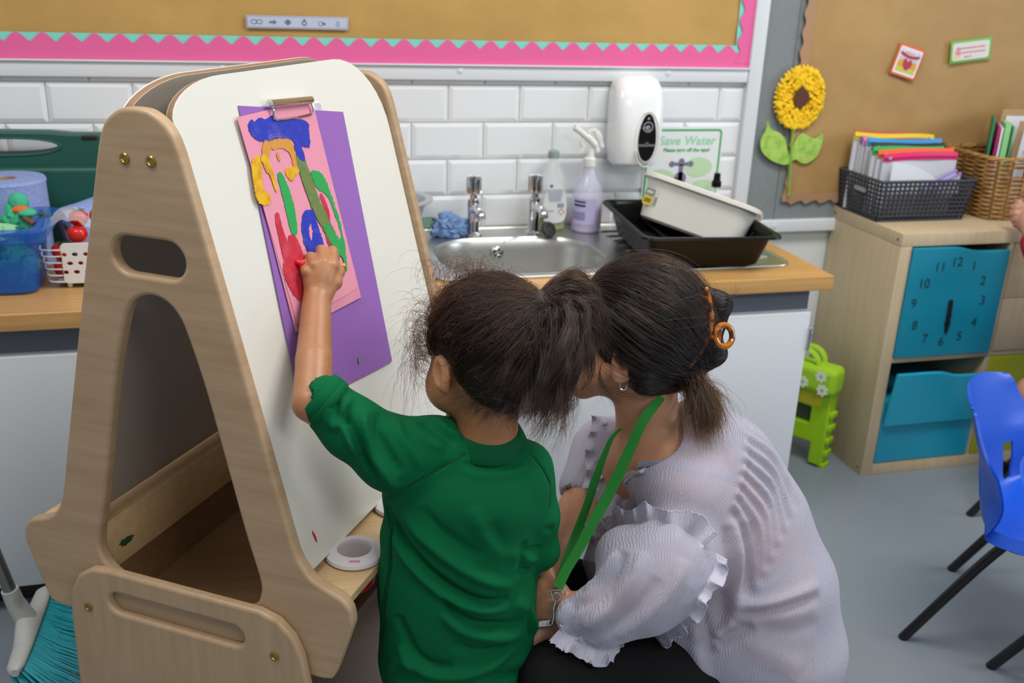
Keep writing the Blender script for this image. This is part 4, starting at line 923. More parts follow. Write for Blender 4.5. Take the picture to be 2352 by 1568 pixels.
for v0, sg in ((.0, -1), (L_, 1)):
    vc = v0+sg*(-TP/2)
    pn = MB().slab([outl, hole, hslot], TP, .006, o=E(0, vc, 0), res=4, **PX).build('end_panel', m_map, easel)
    if sg < 0:
        for u in (-.0215*.92*1.1, .0205*.92*1.1):
            q = ony; zz = eS(0, 1.153)[1]
            A = Matrix([[EU[0], 0, -EV[0], 0], [EU[1], 0, -EV[1], 0], [0, 1, 0, 0], [0, 0, 0, 1]]); A.translation = Vector(E(u, vc-TP/2, zz))
            MB().lathe([(0, 0), (.0082, 0), (.0082, .001), (.0065, .0025), (.0045, .0025), (.0035, .001), (0, .001)], n=24, mat=A).build('bolt', m_brass, pn)
    vp = vc+sg*(TP/2+.0095)
    fp = MB().slab([plate, pslot] if sg < 0 else [plate], .018, .006, o=E(0, vp, 0), res=4, **PX).build('foot_panel', M('maple_ply_foot', 'b5997a', .42, bump=(5, .08, (14, 14, 1)), var=(4, 'a98d6b', .32, .7, (12, 12, 1.2))), easel)
    if sg < 0:
        MB().slab([[(a*1.0, b) for a, b in pslot]], .002, 0, o=E(0, vp+.006, 0), **PX).build('slot_backing', m_map, fp)
        for u, zz in ((-.184, .343), (.197, .349)):
            u, zz = eS(u, zz)
            A = Matrix([[EU[0], 0, -EV[0], 0], [EU[1], 0, -EV[1], 0], [0, 1, 0, 0], [0, 0, 0, 1]]); A.translation = Vector(E(u, vp-.009, zz))
            MB().lathe([(0, 0), (.008, 0), (.008, .001), (.0065, .0025), (.0045, .0025), (.0035, .001), (0, .001)], n=24, mat=A).build('bolt', m_brass, fp)
# boards
bA = eS(.055, 1.181); bB = eS(.189, .66); sl = np.array([bA[0]-bB[0], bA[1]-bB[1]]); sl /= np.linalg.norm(sl)  # direction up the slant in (u,z)
def board(sgn, lab):
    us = EU*sl[0]*sgn+EZ*sl[1]; org = E(bA[0]*sgn, 0, bA[1])
    bot = -(bA[1]-.560)/sl[1]
    vL, vR = TP+.001, L_-TP-.001
    P = [(vL, bot), (vR, bot), (vR, -.06)]
    for a in np.linspace(0, 90, 10)[1:]: P.append((vR-.15+.15*math.cos(math.radians(a)), -.06+.138*math.sin(math.radians(a))))
    for a in np.linspace(90, 180, 10): P.append((vL+.125+.125*math.cos(math.radians(a)), .022+.056*math.sin(math.radians(a))))
    n = np.cross(EV, us)*(1)  # outward?
    if np.dot(n, EU*sgn) < 0: n = -n
    MB().slab([P], .009, .0008, o=org-n*.0065, ux=EV, uy=us).build('board_core', m_ply, easel, label='brown plywood core of the writing board')
    MB().slab([P], .0015, .0003, o=org-n*.0118, ux=EV, uy=us).build('backing', M('grey_beige_laminate', 'aaa196', .5), easel, label='grey-beige inner backing of the writing board')
    MB().slab([P], .002, .0004, o=org-n*.001, ux=EV, uy=us).build('writing_board', m_brd, easel, label=lab)
    return org, us, n
BO, BU, BN = board(1, 'glossy white writing board'); board(-1, 'glossy white writing board')
# trays and rails and shelf
zt_ = .548
for sg in (1, -1):
    u0, u1 = .188, .2925
    A = Matrix([[EU[0]*sg, EV[0], 0, EO[0]], [EU[1]*sg, EV[1], 0, EO[1]], [0, 0, 1, 0], [0, 0, 0, 1]])
    b = MB()
    if sg > 0:
        hs = [circ(.246, .122+.168*k, .037, 32) for k in range(3)]
        L = [(u0, TP), (u1, TP), (u1, L_-TP), (u0, L_-TP)]
        b.slab([L]+hs, .014, .001, o=E(0, 0, zt_-.007), ux=EU, uy=EV)
    else: b.box(u0, u1, TP, L_-TP, zt_-.014, zt_, mat=A)
    b.build('tray', m_mapl, easel, label='pale maple paint tray')
    MB().box(.155, .172, TP, L_-TP, .475, .565, mat=A, bev=.0015).build('rail', m_mapl, easel)
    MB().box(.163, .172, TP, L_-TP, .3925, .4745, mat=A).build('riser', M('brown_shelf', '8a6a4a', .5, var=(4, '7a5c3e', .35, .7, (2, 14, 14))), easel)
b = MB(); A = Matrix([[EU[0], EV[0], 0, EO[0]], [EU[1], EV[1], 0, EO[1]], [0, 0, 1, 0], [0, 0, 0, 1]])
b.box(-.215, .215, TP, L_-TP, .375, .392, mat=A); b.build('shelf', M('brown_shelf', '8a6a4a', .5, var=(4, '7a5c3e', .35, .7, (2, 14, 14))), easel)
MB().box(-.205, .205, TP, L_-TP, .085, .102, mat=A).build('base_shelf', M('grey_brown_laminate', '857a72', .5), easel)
MB().box(-.02, .0, TP, L_-TP, .103, .374, mat=A).build('stretcher', m_mapv, easel)
MB().slab([circ(0, 0, .012, 12)], .0006, o=E(*eS(.112*1.0, 0)[:1], -TP-.0004, eS(0, 1.06)[1]), ux=EU, uy=EZ*.3) if False else None
for (q, s_) in (((285, 1200), .013),):
    p_ = onp(q[0], q[1], E(-.155*1, 0, .52), EU); R = random.Random(1)
    P = [(s_*(1+.35*R.uniform(-1, 1))*math.cos(a)*1.3, s_*.6*(1+.35*R.uniform(-1, 1))*math.sin(a)) for a in np.arange(18)/18*2*np.pi]
    MB().slab([P], .0006, o=E(-.1547, np.dot(p_-EO, EV), .51), ux=-EV, uy=EZ).build('paint_smear', M('dark_green_paint', '2b4a33', .5), easel)
# paint pots in the tray
def pot(v, lab, red=False):
    t = thing('paint_pot', lab, 'paint pot', E(.246, v, zt_-.05), 'paint pots in the easel tray')
    c = E(.246, v, zt_)
    MB().lathe([(.0, -.052), (.026, -.052), (.030, -.046), (.0355, .0), (.0355, .002), (.046, .002), (.0475, .004), (.046, .009), (.035, .0135), (.028, .0145), (.0265, .012), (.027, .004), (.026, -.03), (.022, -.046), (0, -.047)], c, 40).build('pot_body', M('cream_pot_plastic', 'd3cfd2', .35), t)
    b = MB(); b.lathe([(0, -.046), (.0215, -.0455), (.0255, -.031), (0, -.03)], c, 24); b.build('paint', M('dried_red_paint', 'c2283a', .4) if red else M('mauve_water', 'b0a2b0', .3), t)
    if red: MB().lathe([(0, -.0535), (.027, -.0535), (.0315, -.047), (.0345, -.012), (.033, -.012)], c, 32, caps=False).build('red_stain', M('red_paint_coat', 'b8101f', .35), t)
    b = MB(); b.tube([c+np.array([-.012, -.035, .0125]), c+np.array([.004, -.0375, .0125])], .0018, 6); b.build('dried_paint', M('pink_dried_paint', 'c98393', .5), t)
pot(.122, 'cream plastic paint pot sunk in the easel tray, left of the child', True)
pot(.29, 'cream paint pot in the tray hidden behind the green shirt')
# papers, clip, strokes: coordinates in the plane of the board
def bpt(px, py, h=0):
    q = onp(px, py, BO+BN*h, BN)-BO; return (float(np.dot(q, EV)), float(np.dot(q, BU)))
def paper(name, lab, corners, h0, lift, mat, bend=0, group=None):
    TL, TR, BR, BL = [np.array(bpt(*c)) for c in corners]; G = []
    for i in range(21):
        s = i/20; row = []
        for j in range(21):
            r = j/20; p = (TL*(1-r)+TR*r)*(1-s)+(BL*(1-r)+BR*r)*s
            hh = h0+lift*s*s+bend*(1-r)**3*s+.0008*math.sin(5*r+3*s)
            row.append(BO+EV*p[0]+BU*p[1]+BN*hh)
        G.append(row)
    b = MB(); b.sheet(G, .0007); return b.build(name, mat, label=lab, cat='paper', recalc=True, group=group)
m_purp = M('purple_sugar_paper', '8e5fae', .8, bump=(300, .15)); m_pnk = M('pink_sugar_paper', 'd68aa0', .8, bump=(300, .15))
paper('paper_sheet', 'large purple sheet of sugar paper clipped to the white board', [(545, 243), (787, 257), (897, 830), (688, 942)], .0015, .0008, m_purp, .0003)
paper('paper_sheet', 'pink sheet peeping out beneath the painted one', [(546, 275), (715, 240), (823, 683), (673, 764)], .0038, .0008, m_pnk, .0002)
pink = thing('painting', 'child\'s painting of blue, yellow, green and red strokes on pink paper', 'painting', BO+EV*.3)
H1 = .0065
def stk(pts): # zoom coordinates -> photo pixels
    return [bpt(500+x/2.064, 180+y/2.064, H1) for x, y in pts]
TL, TR, BR, BL = [np.array(bpt(*c, H1)) for c in [(545, 269), (717, 228), (823, 660), (684, 745)]]
G = [[BO+EV*p[0]+BU*p[1]+BN*(H1-.0006) for p in [((TL*(1-r)+TR*r)*(1-s)+(BL*(1-r)+BR*r)*s) for r in np.linspace(0, 1, 13)]] for s in np.linspace(0, 1, 13)]
MB().sheet(G, .0007).build('sheet', M('pink_sugar_paper_top', 'dd8fa5', .8, bump=(300, .15)), pink, recalc=True)
mpb = M('blue_poster_paint', '1d33b0', .35, bump=(90, .6), var=(45, '4450b4', .52, .72)); mpy = M('yellow_poster_paint', 'e0b311', .35, bump=(90, .6), var=(40, 'cf9418', .45, .6))
mpg = M('green_poster_paint', '1fa050', .35, bump=(90, .5), var=(50, '4f9a52', .55, .7)); mpr = M('red_poster_paint', 'c1283c', .3, bump=(90, .5), var=(40, 'c94358', .45, .65)); mpo = M('ochre_poster_paint', 'cf8f3a', .4, bump=(90, .5)); mpm = M('muddy_green_paint', '5a7f48', .4, bump=(60, .6), var=(90, '7a7a44', .45, .6))
def poly(L, mat, h=0, closed=True, sub=4):
    R = random.Random(int(L[0][0])); P = spline(stk(L), sub*2, True); P = P+np.array([[R.uniform(-1, 1)*.0016, R.uniform(-1, 1)*.0010] for _ in P])
    MB().slab([[(a, b) for a, b in P]], .0006, 0, o=BO+BN*(H1+.0003+h), ux=EV, uy=BU).build('paint_stroke', mat, pink)
def strokeline(L, wds, mat, h=0):
    P = spline(np.array(stk(L)), 9); W_ = np.interp(np.linspace(0, 1, len(P)), np.linspace(0, 1, len(wds)), wds)/2.064*.00115/2
    T_ = np.gradient(P, axis=0); T_ /= np.linalg.norm(T_, axis=1)[:, None]; Nn = np.stack([-T_[:, 1], T_[:, 0]], 1)
    # bristles spread sideways across the foreshortened sheet more than along it
    R = random.Random(len(L)*7+int(L[0][0])); n = len(P)
    rnd = np.sqrt(np.clip(1-np.clip(1-np.arange(n)/3.5, 0, 1)**2, .02, 1)*np.clip(1-np.clip(1-np.arange(n)[::-1]/3.5, 0, 1)**2, .02, 1)); W_ = W_*rnd*np.array([1+.10*R.uniform(-1, 1) for _ in P])
    G = []; ph = R.uniform(0, 6)
    for c_ in np.linspace(-1, 1, 13):
        Q_ = P+Nn*(W_*c_)[:, None]; zz = .0003+.00035*(math.sin(c_*19+ph)*.5+.5)
        G.append(BO+EV*Q_[:, :1]+BU*Q_[:, 1:]+BN*(H1+.0002+h+zz))
    MB().sheet(G, .0003).build('paint_stroke', mat, pink, recalc=True, smooth=80)
strokeline([(288, 445), (315, 520), (340, 610), (365, 745)], [22, 40, 44, 36], mpg)
strokeline([(280, 635), (290, 700), (318, 800), (340, 880)], [18, 26, 40, 46], mpr)
strokeline([(335, 860), (350, 930), (380, 1000), (400, 1045)], [60, 70, 56, 22], mpr, .0002)
poly([(335, 750), (365, 745), (390, 790), (402, 830), (430, 855), (420, 890), (390, 905), (360, 900), (345, 870), (338, 810)], mpr, .0004)
strokeline([(485, 545), (520, 640), (520, 760), (560, 820)], [18, 20, 16, 30], mpr, .0001)
strokeline([(245, 310), (290, 296), (335, 320), (362, 370), (372, 430)], [40, 38, 36, 34, 30], mpo, .0002)
strokeline([(240, 300), (226, 350), (225, 400), (240, 450)], [30, 34, 26, 16], mpo, .0003)
poly([(330, 425), (365, 418), (385, 440), (368, 462), (352, 488), (330, 470), (318, 440)], mpy, .0004)
poly([(165, 385), (190, 366), (205, 400), (208, 450), (215, 520), (248, 555), (245, 595), (210, 600), (188, 580), (175, 540), (168, 480), (160, 430)], mpy, .0004)
strokeline([(205, 370), (228, 400), (255, 460), (278, 540)], [26, 26, 20, 8], mpy, .0005)
strokeline([(280, 352), (286, 372), (293, 392)], [12, 14, 8], mpo, .0003)
poly([(440, 445), (475, 440), (510, 480), (540, 560), (570, 650), (590, 730), (605, 800), (598, 860), (560, 780), (585, 745), (555, 650), (520, 560), (470, 520)], mpg, .0002)
strokeline([(378, 330), (395, 400), (425, 490), (465, 600), (510, 690), (550, 770), (580, 820)], [30, 46, 52, 54, 48, 50, 50], mpm, .0005)
strokeline([(505, 690), (545, 760), (580, 810), (598, 850), (608, 915)], [16, 40, 44, 22, 6], mpg, .0007)
poly([(400, 650), (425, 622), (452, 630), (468, 680), (488, 740), (500, 790), (480, 820), (440, 838), (415, 800), (398, 730)], mpb, .0003)
poly([(438, 690), (446, 730), (440, 770), (430, 720)], M('pink_sugar_paper_top'), .0009)
poly([(145, 215), (160, 195), (175, 205), (195, 185), (225, 195), (262, 175), (285, 200), (330, 195), (400, 197), (428, 215), (432, 260), (436, 320), (415, 326), (375, 318), (345, 290), (300, 285), (235, 298), (195, 296), (160, 270), (146, 240)], mpb, .0005, sub=3)
strokeline([(360, 315), (385, 350), (408, 390)], [18, 40, 16], mpb, .0008)
# drips off the paper, sticker
def mark(px, w_, mat, nm):
    P = spline(np.array([bpt(*p, .003) for p in px]), 5); T_ = np.gradient(P, axis=0); T_ /= np.linalg.norm(T_, axis=1)[:, None]; Nn = np.stack([-T_[:, 1], T_[:, 0]], 1)
    W_ = w_*np.sin(np.linspace(.15, np.pi-.15, len(P)))
    MB().slab([list(map(tuple, P+Nn*W_[:, None]))+list(map(tuple, (P-Nn*W_[:, None])[::-1]))], .0008, 0, o=BO+BN*(.0006 if nm == 'paint_mark' else .004), ux=EV, uy=BU).build('paint_mark', mat, easel)
mark([(720, 1219), (726, 1232), (731, 1245)], .0025, mpr, 'paint_mark'); mark([(822, 820), (824, 836)], .0022, mpg, 'paper')
b = MB(); B_ = dict(o=BO+BN*.0006, ux=EV, uy=BU)
x0, y0 = bpt(722, 236); b.slab([rrect(x0, x0+.018, y0-.014, y0, .001)], .0006, **B_)
for k in range(6): b.slab([rrect(x0+.001, x0+.017, y0-.003-k*.002, y0-.002-k*.002, .0001)], .0009, mi=1, **B_)
b.build('sticker', [M('white_card', 'e6e2ea', .5), M('grey_print', '8f95a6', .6)], easel)
# wire clip
t = thing('board_clip', 'chrome wire clip holding the papers at the top of the white board', 'clip', BO+EV*.27)
def bw(px, py, h): a, c = bpt(px, py, h); return BO+EV*a+BU*c+BN*h
pa, pb_ = bw(619, 238, .012), bw(714, 229, .012)
MB().tube([pa, pb_], .0062, 14, flat=(1, 1)).build('hinge_tube', m_chrome, t)
MB().tube([pa+(pa-pb_)*.01, pb_+(pb_-pa)*.01], .0025, 8).build('pin', m_steel, t)
P = [bw(622, 240, .011), bw(628, 252, .013), bw(629, 268, .010), bw(634, 275, .009), bw(670, 271, .009), bw(712, 262, .009), bw(718, 258, .010), bw(718, 243, .012), bw(713, 233, .012)]
MB().tube(spline(P, 5), .0017, 8).build('wire_loop', m_chrome, t)
# ------------------------------------------------------------- chairs
def chT(c, fw):
    f = np.array([fw[0], fw[1], 0.]); f /= np.linalg.norm(f); l = np.array([-f[1], f[0], 0])
    return [[f[0], l[0], 0, c[0]], [f[1], l[1], 0, c[1]], [0, 0, 1, 0], [0, 0, 0, 1]]
chair(chT((1.165, -1.175), (.591, -.807)), 'bright blue school chair with black legs, facing right on the open floor')
def chair_by(px, py, z_, fw, lab, sy=-1):
    f = np.array([fw[0], fw[1], 0.]); f /= np.linalg.norm(f); l = np.array([-f[1], f[0], 0]); o = onz(px, py, z_)-(f*-.15+l*.172*sy)
    chair(chT((o[0], o[1]), fw), lab)
chair_by(2356, 955, .335, (.591, -.807), 'blue school chair cut off by the right edge, standing nearest the shelf unit')
chair_by(2350, 1455, .335, (.6, -.8), 'blue school chair at the bottom right corner, nearest the camera')
# ============================================================= smooth bodies
class SDF:
    def __init__(s, res): s.p = []; s.res = res
    def cone(s, a, b, ra, rb, k=.015, sub=False): s.p.append(('c', np.array(a, float), np.array(b, float), ra, rb, k, sub)); return s
    def chain(s, pts, rs, k=.012, sub=False):
        for i in range(len(pts)-1): s.cone(pts[i], pts[i+1], rs[i], rs[i+1], k, sub)
        return s
    def ell(s, c, r, R=None, k=.015, sub=False):
        """ellipsoid radii r along the rows of R"""
        s.p.append(('e', np.array(c, float), np.array(r, float), np.eye(3) if R is None else np.array(R, float), None, k, sub)); return s
    def mesh(s):
        lo, hi = np.full(3, 1e9), np.full(3, -1e9)
        for q in s.p:
            if q[6]: continue
            if q[0] == 'c': a = np.minimum(q[1]-q[3], q[2]-q[4]); b = np.maximum(q[1]+q[3], q[2]+q[4])
            else: m = max(q[2]); a, b = q[1]-m, q[1]+m
            lo = np.minimum(lo, a); hi = np.maximum(hi, b)
        h = s.res; lo -= 3*h; hi += 3*h; n = np.ceil((hi-lo)/h).astype(int)+1
        F = np.full(n, 1.0, np.float32); ax = [lo[i]+h*np.arange(n[i]) for i in range(3)]
        for q in s.p:
            m0 = q[5]+3*h
            if q[0] == 'c': a = np.minimum(q[1]-q[3], q[2]-q[4])-m0; b = np.maximum(q[1]+q[3], q[2]+q[4])+m0
            else: m = max(q[2]); a, b = q[1]-m-m0, q[1]+m+m0
            i0 = np.maximum(((a-lo)/h).astype(int), 0); i1 = np.minimum(((b-lo)/h).astype(int)+2, n)
            if (i1 <= i0).any(): continue
            X = np.stack(np.meshgrid(ax[0][i0[0]:i1[0]], ax[1][i0[1]:i1[1]], ax[2][i0[2]:i1[2]], indexing='ij'), -1)
            if q[0] == 'c':
                ba = q[2]-q[1]; pa = X-q[1]; t = np.clip(pa@ba/(ba@ba+1e-12), 0, 1)
                d = np.linalg.norm(pa-t[..., None]*ba, axis=-1)-(q[3]+(q[4]-q[3])*t)
            else:
                y = ((X-q[1])@q[3].T); k0 = np.linalg.norm(y/q[2], axis=-1); k1 = np.linalg.norm(y/q[2]**2, axis=-1)+1e-9; d = k0*(k0-1)/k1
            sl_ = tuple(slice(i0[i], i1[i]) for i in range(3)); f = F[sl_]; k = q[5]
            if q[6]:
                d = -d; hh = np.clip(.5+.5*(d-f)/k, 0, 1); F[sl_] = f*(1-hh)+d*hh+k*hh*(1-hh)
            else:
                hh = np.clip(.5+.5*(d-f)/k, 0, 1); F[sl_] = d*(1-hh)+f*hh-k*hh*(1-hh)
        # surface nets
        S = F < 0; nx, ny, nz = n
        c = [S[i:nx-1+i, j:ny-1+j, k:nz-1+k] for i in (0, 1) for j in (0, 1) for k in (0, 1)]
        cnt = sum(x.astype(np.int8) for x in c); act = (cnt > 0) & (cnt < 8)
        I = np.argwhere(act); idx = np.full(act.shape, -1, np.int64); idx[act] = np.arange(len(I))
        P = np.zeros((len(I), 3)); W_ = np.zeros(len(I)); off = [(i, j, k) for i in (0, 1) for j in (0, 1) for k in (0, 1)]
        for a_ in range(8):
            for b_ in range(a_+1, 8):
                oa, ob_ = np.array(off[a_]), np.array(off[b_])
                if np.abs(oa-ob_).sum() != 1: continue
                fa = F[tuple((I+oa).T)]; fb = F[tuple((I+ob_).T)]; m = (fa < 0) != (fb < 0)
                t = np.where(m, fa/(fa-fb+1e-12), 0)
                P[m] += (oa+(ob_-oa)*t[:, None])[m]; W_[m] += 1
        V = lo+h*(I+P/W_[:, None]); Q = []
        for d_ in range(3):
            A = S; sh = [slice(None)]*3; s2 = [slice(None)]*3; sh[d_] = slice(0, -1); s2[d_] = slice(1, None)
            E_ = np.argwhere(A[tuple(sh)] != A[tuple(s2)]); u, v_ = (d_+1) % 3, (d_+2) % 3
            E_ = E_[(E_[:, u] > 0) & (E_[:, v_] > 0) & (E_[:, u] < n[u]-1) & (E_[:, v_] < n[v_]-1)]
            eu = np.zeros(3, int); eu[u] = 1; ev = np.zeros(3, int); ev[v_] = 1
            q = np.stack([idx[tuple((E_-eu-ev).T)], idx[tuple((E_-ev).T)], idx[tuple(E_.T)], idx[tuple((E_-eu).T)]], 1)
            ins = A[tuple(E_.T)]; q[~ins] = q[~ins][:, ::-1]; Q.append(q)
        return V, np.concatenate(Q)
def vnorm(V, Q):
    a, b, c, d = (V[Q[:, i]] for i in range(4)); fn = np.cross(c-a, d-b); N = np.zeros_like(V)
    for i in range(4): np.add.at(N, Q[:, i], fn)
    return N/(np.linalg.norm(N, axis=1)[:, None]+1e-12)
def relax(V, Q, it=1, lam=.5):
    for _ in range(it):
        S = np.zeros_like(V); c = np.zeros(len(V))
        for i in range(4):
            j = (i+1) % 4
            np.add.at(S, Q[:, i], V[Q[:, j]]); np.add.at(c, Q[:, i], 1); np.add.at(S, Q[:, j], V[Q[:, i]]); np.add.at(c, Q[:, j], 1)
        V = V+lam*(S/c[:, None]-V)
    return V
def bvh(V, Q): return BVHTree.FromPolygons([tuple(v) for v in V], [tuple(map(int, q)) for q in Q])
def hit(B, px, py):
    r = ray(px, py); h = B.ray_cast(Vector(CAM), Vector(r/np.linalg.norm(r))); return None if h[0] is None else np.array(h[0])
def segd(V, P):
    best = np.full(len(V), 1e9); tt = np.zeros(len(V)); L = len(P)-1
    for i in range(L):
        a, b = P[i], P[i+1]; ba = b-a; t = np.clip((V-a)@ba/(ba@ba+1e-12), 0, 1); d = np.linalg.norm(V-a-t[:, None]*ba, axis=1)
        m = d < best; best[m] = d[m]; tt[m] = (i+t[m])/L
    return best, tt
def folds(V, Q, B, items, conv):
    """each item: (points, height in m, width in m): a soft ridge (or, negative, a valley) across the cloth"""
    N = vnorm(V, Q); D_ = np.zeros(len(V))
    for pts, h, w_ in items:
        P = [hit(B, *conv(*p)) for p in pts]; P = [p for p in P if p is not None]
        if len(P) < 2: continue
        P = spline(P, 4); lo, hi = P.min(0)-3*w_, P.max(0)+3*w_; m = np.all((V > lo) & (V < hi), axis=1)
        d, t = segd(V[m], P); taper = np.clip(np.minimum(t, 1-t)*5, 0, 1)**.7
        D_[m] += h*np.exp(-(d/w_)**2)*taper
    return V+N*D_[:, None]
def meshobj(name, V, Q, mat, parent, **kw):
    return MB().add(V, Q).build(name, mat, parent, smooth=kw.pop('smooth', 180), **kw)
def finger(S, pts, r0, r1, k=.0035):
    n = len(pts); rs = [r0+(r1-r0)*i/(n-1) for i in range(n)]
    for i in range(n-1): S.cone(pts[i], pts[i+1], rs[i], rs[i+1], k)
    for i in range(1, n-1): S.cone(pts[i], pts[i]+1e-5, rs[i]*1.06, rs[i]*1.06, k)
m_hairm = {}
def hair_mat(name, mel, red=.9, rough=.32, tint=(1, 1, 1)):
    m = D.materials.new(name); m.use_nodes = True; nt = m.node_tree; nt.nodes.remove(nt.nodes['Principled BSDF'])
    h = nt.nodes.new('ShaderNodeBsdfHairPrincipled'); h.model = 'CHIANG'; h.parametrization = 'MELANIN'
    h.inputs['Melanin'].default_value = mel; h.inputs['Melanin Redness'].default_value = red; h.inputs['Roughness'].default_value = rough; h.inputs['Radial Roughness'].default_value = .5
    h.inputs['Random Color'].default_value = .25; h.inputs['Tint'].default_value = tint+(1,)
    nt.links.new(h.outputs[0], nt.nodes['Material Output'].inputs[0]); MATS[name] = m; return m
def hair(name, strands, mat, parent, r=.00022, tip=.3, **kw):
    """strands: array n x k x 3 in world space"""
    S = np.asarray(strands, float); n, k = S.shape[:2]; og = ORG[parent.name]
    hc = D.hair_curves.new(name); hc.add_curves([k]*n)
    hc.attributes['position'].data.foreach_set('vector', (S-og).reshape(-1).astype(np.float32))
    ra = hc.attributes.get('radius') or hc.attributes.new('radius', 'FLOAT', 'POINT')
    prof = r*(1-(1-tip)*np.linspace(0, 1, k)**2); ra.data.foreach_set('value', np.tile(prof, n).astype(np.float32))
    hc.materials.append(mat); hc.update_tag() if hasattr(hc, 'update_tag') else None
    o = D.objects.new(name, hc); COL.objects.link(o); o.parent = parent; ORG[o.name] = og; return tag(o, **kw)
def pushout(S, B, off=.0008, vary=.0018):
    S = np.array(S); n, k = S.shape[:2]; rr = np.random.default_rng(3).random(n)*vary+off
    for i in range(n):
        for j in range(k):
            h = B.find_nearest(Vector(S[i, j]), .03)
            if h[0] is None: continue
            p, nn = np.array(h[0]), np.array(h[1]); d = np.dot(S[i, j]-p, nn)
            if d < rr[i]: S[i, j] = p+nn*rr[i]+(S[i, j]-p-nn*d)
    return S
def nz3(P, f, seed):
    """cheap smooth pseudo-noise vectors"""
    P = np.asarray(P)*f; s = seed
    return np.stack([np.sin(P[..., 1]*1.3+s)+np.sin(P[..., 2]*2.1+1.7*s+P[..., 0]), np.sin(P[..., 2]*1.1+s*2)+np.sin(P[..., 0]*1.9+s+P[..., 1]), np.sin(P[..., 0]*1.2+s*3)+np.sin(P[..., 1]*2.3+s+P[..., 2])], -1)*.5
def bez(P0, P1, P2, P3, k):
    t = np.linspace(0, 1, k)[None, :, None]; a, b, c, d = (np.asarray(q)[:, None, :] for q in (P0, P1, P2, P3))
    return a*(1-t)**3+3*b*t*(1-t)**2+3*c*t*t*(1-t)+d*t**3
def onb(f, u):
    f = np.array(f, float); f /= np.linalg.norm(f); u = np.array(u, float); u -= (u@f)*f; u /= np.linalg.norm(u); return f, u, np.cross(u, f)
def cam_dir(x, y, z): return x*CR+y*CU+z*CF
def skin(name, c, c2):
    return M(name, c, .42, sss=.12, bump=(260, .12), var=(30, c2, .35, .7))
# ============================================================= the child
child = thing('person', 'small child with dark ponytail and green shirt painting at the easel', 'person', (-.27, -1.41, 0))
m_sk1 = skin('light_brown_skin', 'a9754f', 'a06c48')
f_h, u_h, s_h = onb(cam_dir(-.62, -.10, .72), cam_dir(.05, 1, -.1))  # face direction, up, side
HC = at(1102, 818, 1.50)
RH = [f_h, s_h, u_h]
def hp(f, s, u): return HC+f_h*f+s_h*s+u_h*u
# s_h is which side?
LS = 1.0 if np.dot(s_h, CR) < 0 else -1.0     # sign of the child's left side
S = SDF(.0026)
S.ell(hp(-.008, 0, .018), (.088, .072, .076), RH, .02)
S.ell(hp(.030, 0, -.035), (.052, .056, .062), RH, .02)          # face
S.ell(hp(.042, .038*LS, -.040), (.034, .028, .036), RH, .015); S.ell(hp(.042, -.038*LS, -.040), (.034, .028, .036), RH, .015)   # cheeks
S.ell(hp(.068, 0, -.088), (.016, .02, .014), RH, .015)          # chin
S.cone(hp(.080, 0, -.012), hp(.092, 0, -.036), .006, .0095, .01); S.ell(hp(.076, 0, -.064), (.012, .018, .009), RH, .008)   # nose, mouth
for sg in (-1, 1): S.ell(hp(.079, sg*.027, -.008), (.014, .014, .012), RH, .004, sub=True); S.ell(hp(.070, sg*.027, -.008), (.012, .012, .012), RH, .003)
for sg in (-1, 1):   # ears
    c = hp(.002, sg*.073, -.022); Re = onb(f_h*.8+s_h*sg*.25, u_h)
    S.ell(c, (.016, .0085, .028), [Re[0], Re[2], Re[1]], .006); S.ell(c+s_h*sg*.008+f_h*.002, (.0075, .006, .017), [Re[0], Re[2], Re[1]], .005, sub=True); S.ell(hp(.004, sg*.066, -.044), (.008, .006, .009), RH, .005)
NB = at(1112, 1018, 1.530); NT = hp(-.028, 0, -.055)
S.cone(NB, NT, .046, .041, .02); S.cone(NB-EZ*.02, NB+EZ*.022+CR*.003, .0475, .0465, .01)
sL, eL, wL = at(945, 1055, 1.50), at(716, 925, 1.437), at(727, 694, 1.545)
sR, eR = at(1222, 1105, 1.53), at(1232, 1285, 1.60)
wR = at(1140, 1290, 1.70)
S.cone(NB-EZ*.035, sL+EZ*.0, .040, .030, .03); S.cone(NB-EZ*.035, sR, .040, .028, .03)
pel = at(1045, 1560, 1.64); S.cone(NB-EZ*.10, pel, .055, .055, .03)
S.cone(sL, eL, .032, .0285, .015); S.cone(eL, (eL*.6+wL*.4), .0275, .0270, .003); S.cone(eL*.6+wL*.4, wL, .0270, .0222, .003)
S.cone(sR, eR, .024, .022, .015); S.cone(eR, wR, .023, .020, .012)
# left hand closed round the brush
W = wL; kn = [at(763, 610, 1.560), at(742, 604, 1.552), at(720, 609, 1.545), at(703, 624, 1.541)]
pip = [at(763, 578, 1.582), at(738, 575, 1.574), at(714, 591, 1.562), at(697, 609, 1.556)]
dip = [at(768, 592, 1.602), at(745, 592, 1.598), at(722, 603, 1.586), at(704, 619, 1.577)]
tip = [at(760, 616, 1.598), at(741, 617, 1.593), at(722, 626, 1.582), at(707, 637, 1.572)]
S.ell((kn[0]+kn[3]+W*1.0)/3+CF*.008, (.025, .021, .038), [CR, CF, CU], .014)
for i in range(4):
    S.cone(W+(kn[i]-W)*.12+CF*.004, kn[i]+CF*.004, .0120, .0100-.0006*i, .007)
    finger(S, [kn[i], pip[i], dip[i], tip[i]], .0096-.0004*i, .0074, .0025)
finger(S, [at(748, 675, 1.553), at(769, 648, 1.567), at(777, 624, 1.580), at(770, 606, 1.590)], .0112, .0078, .006)
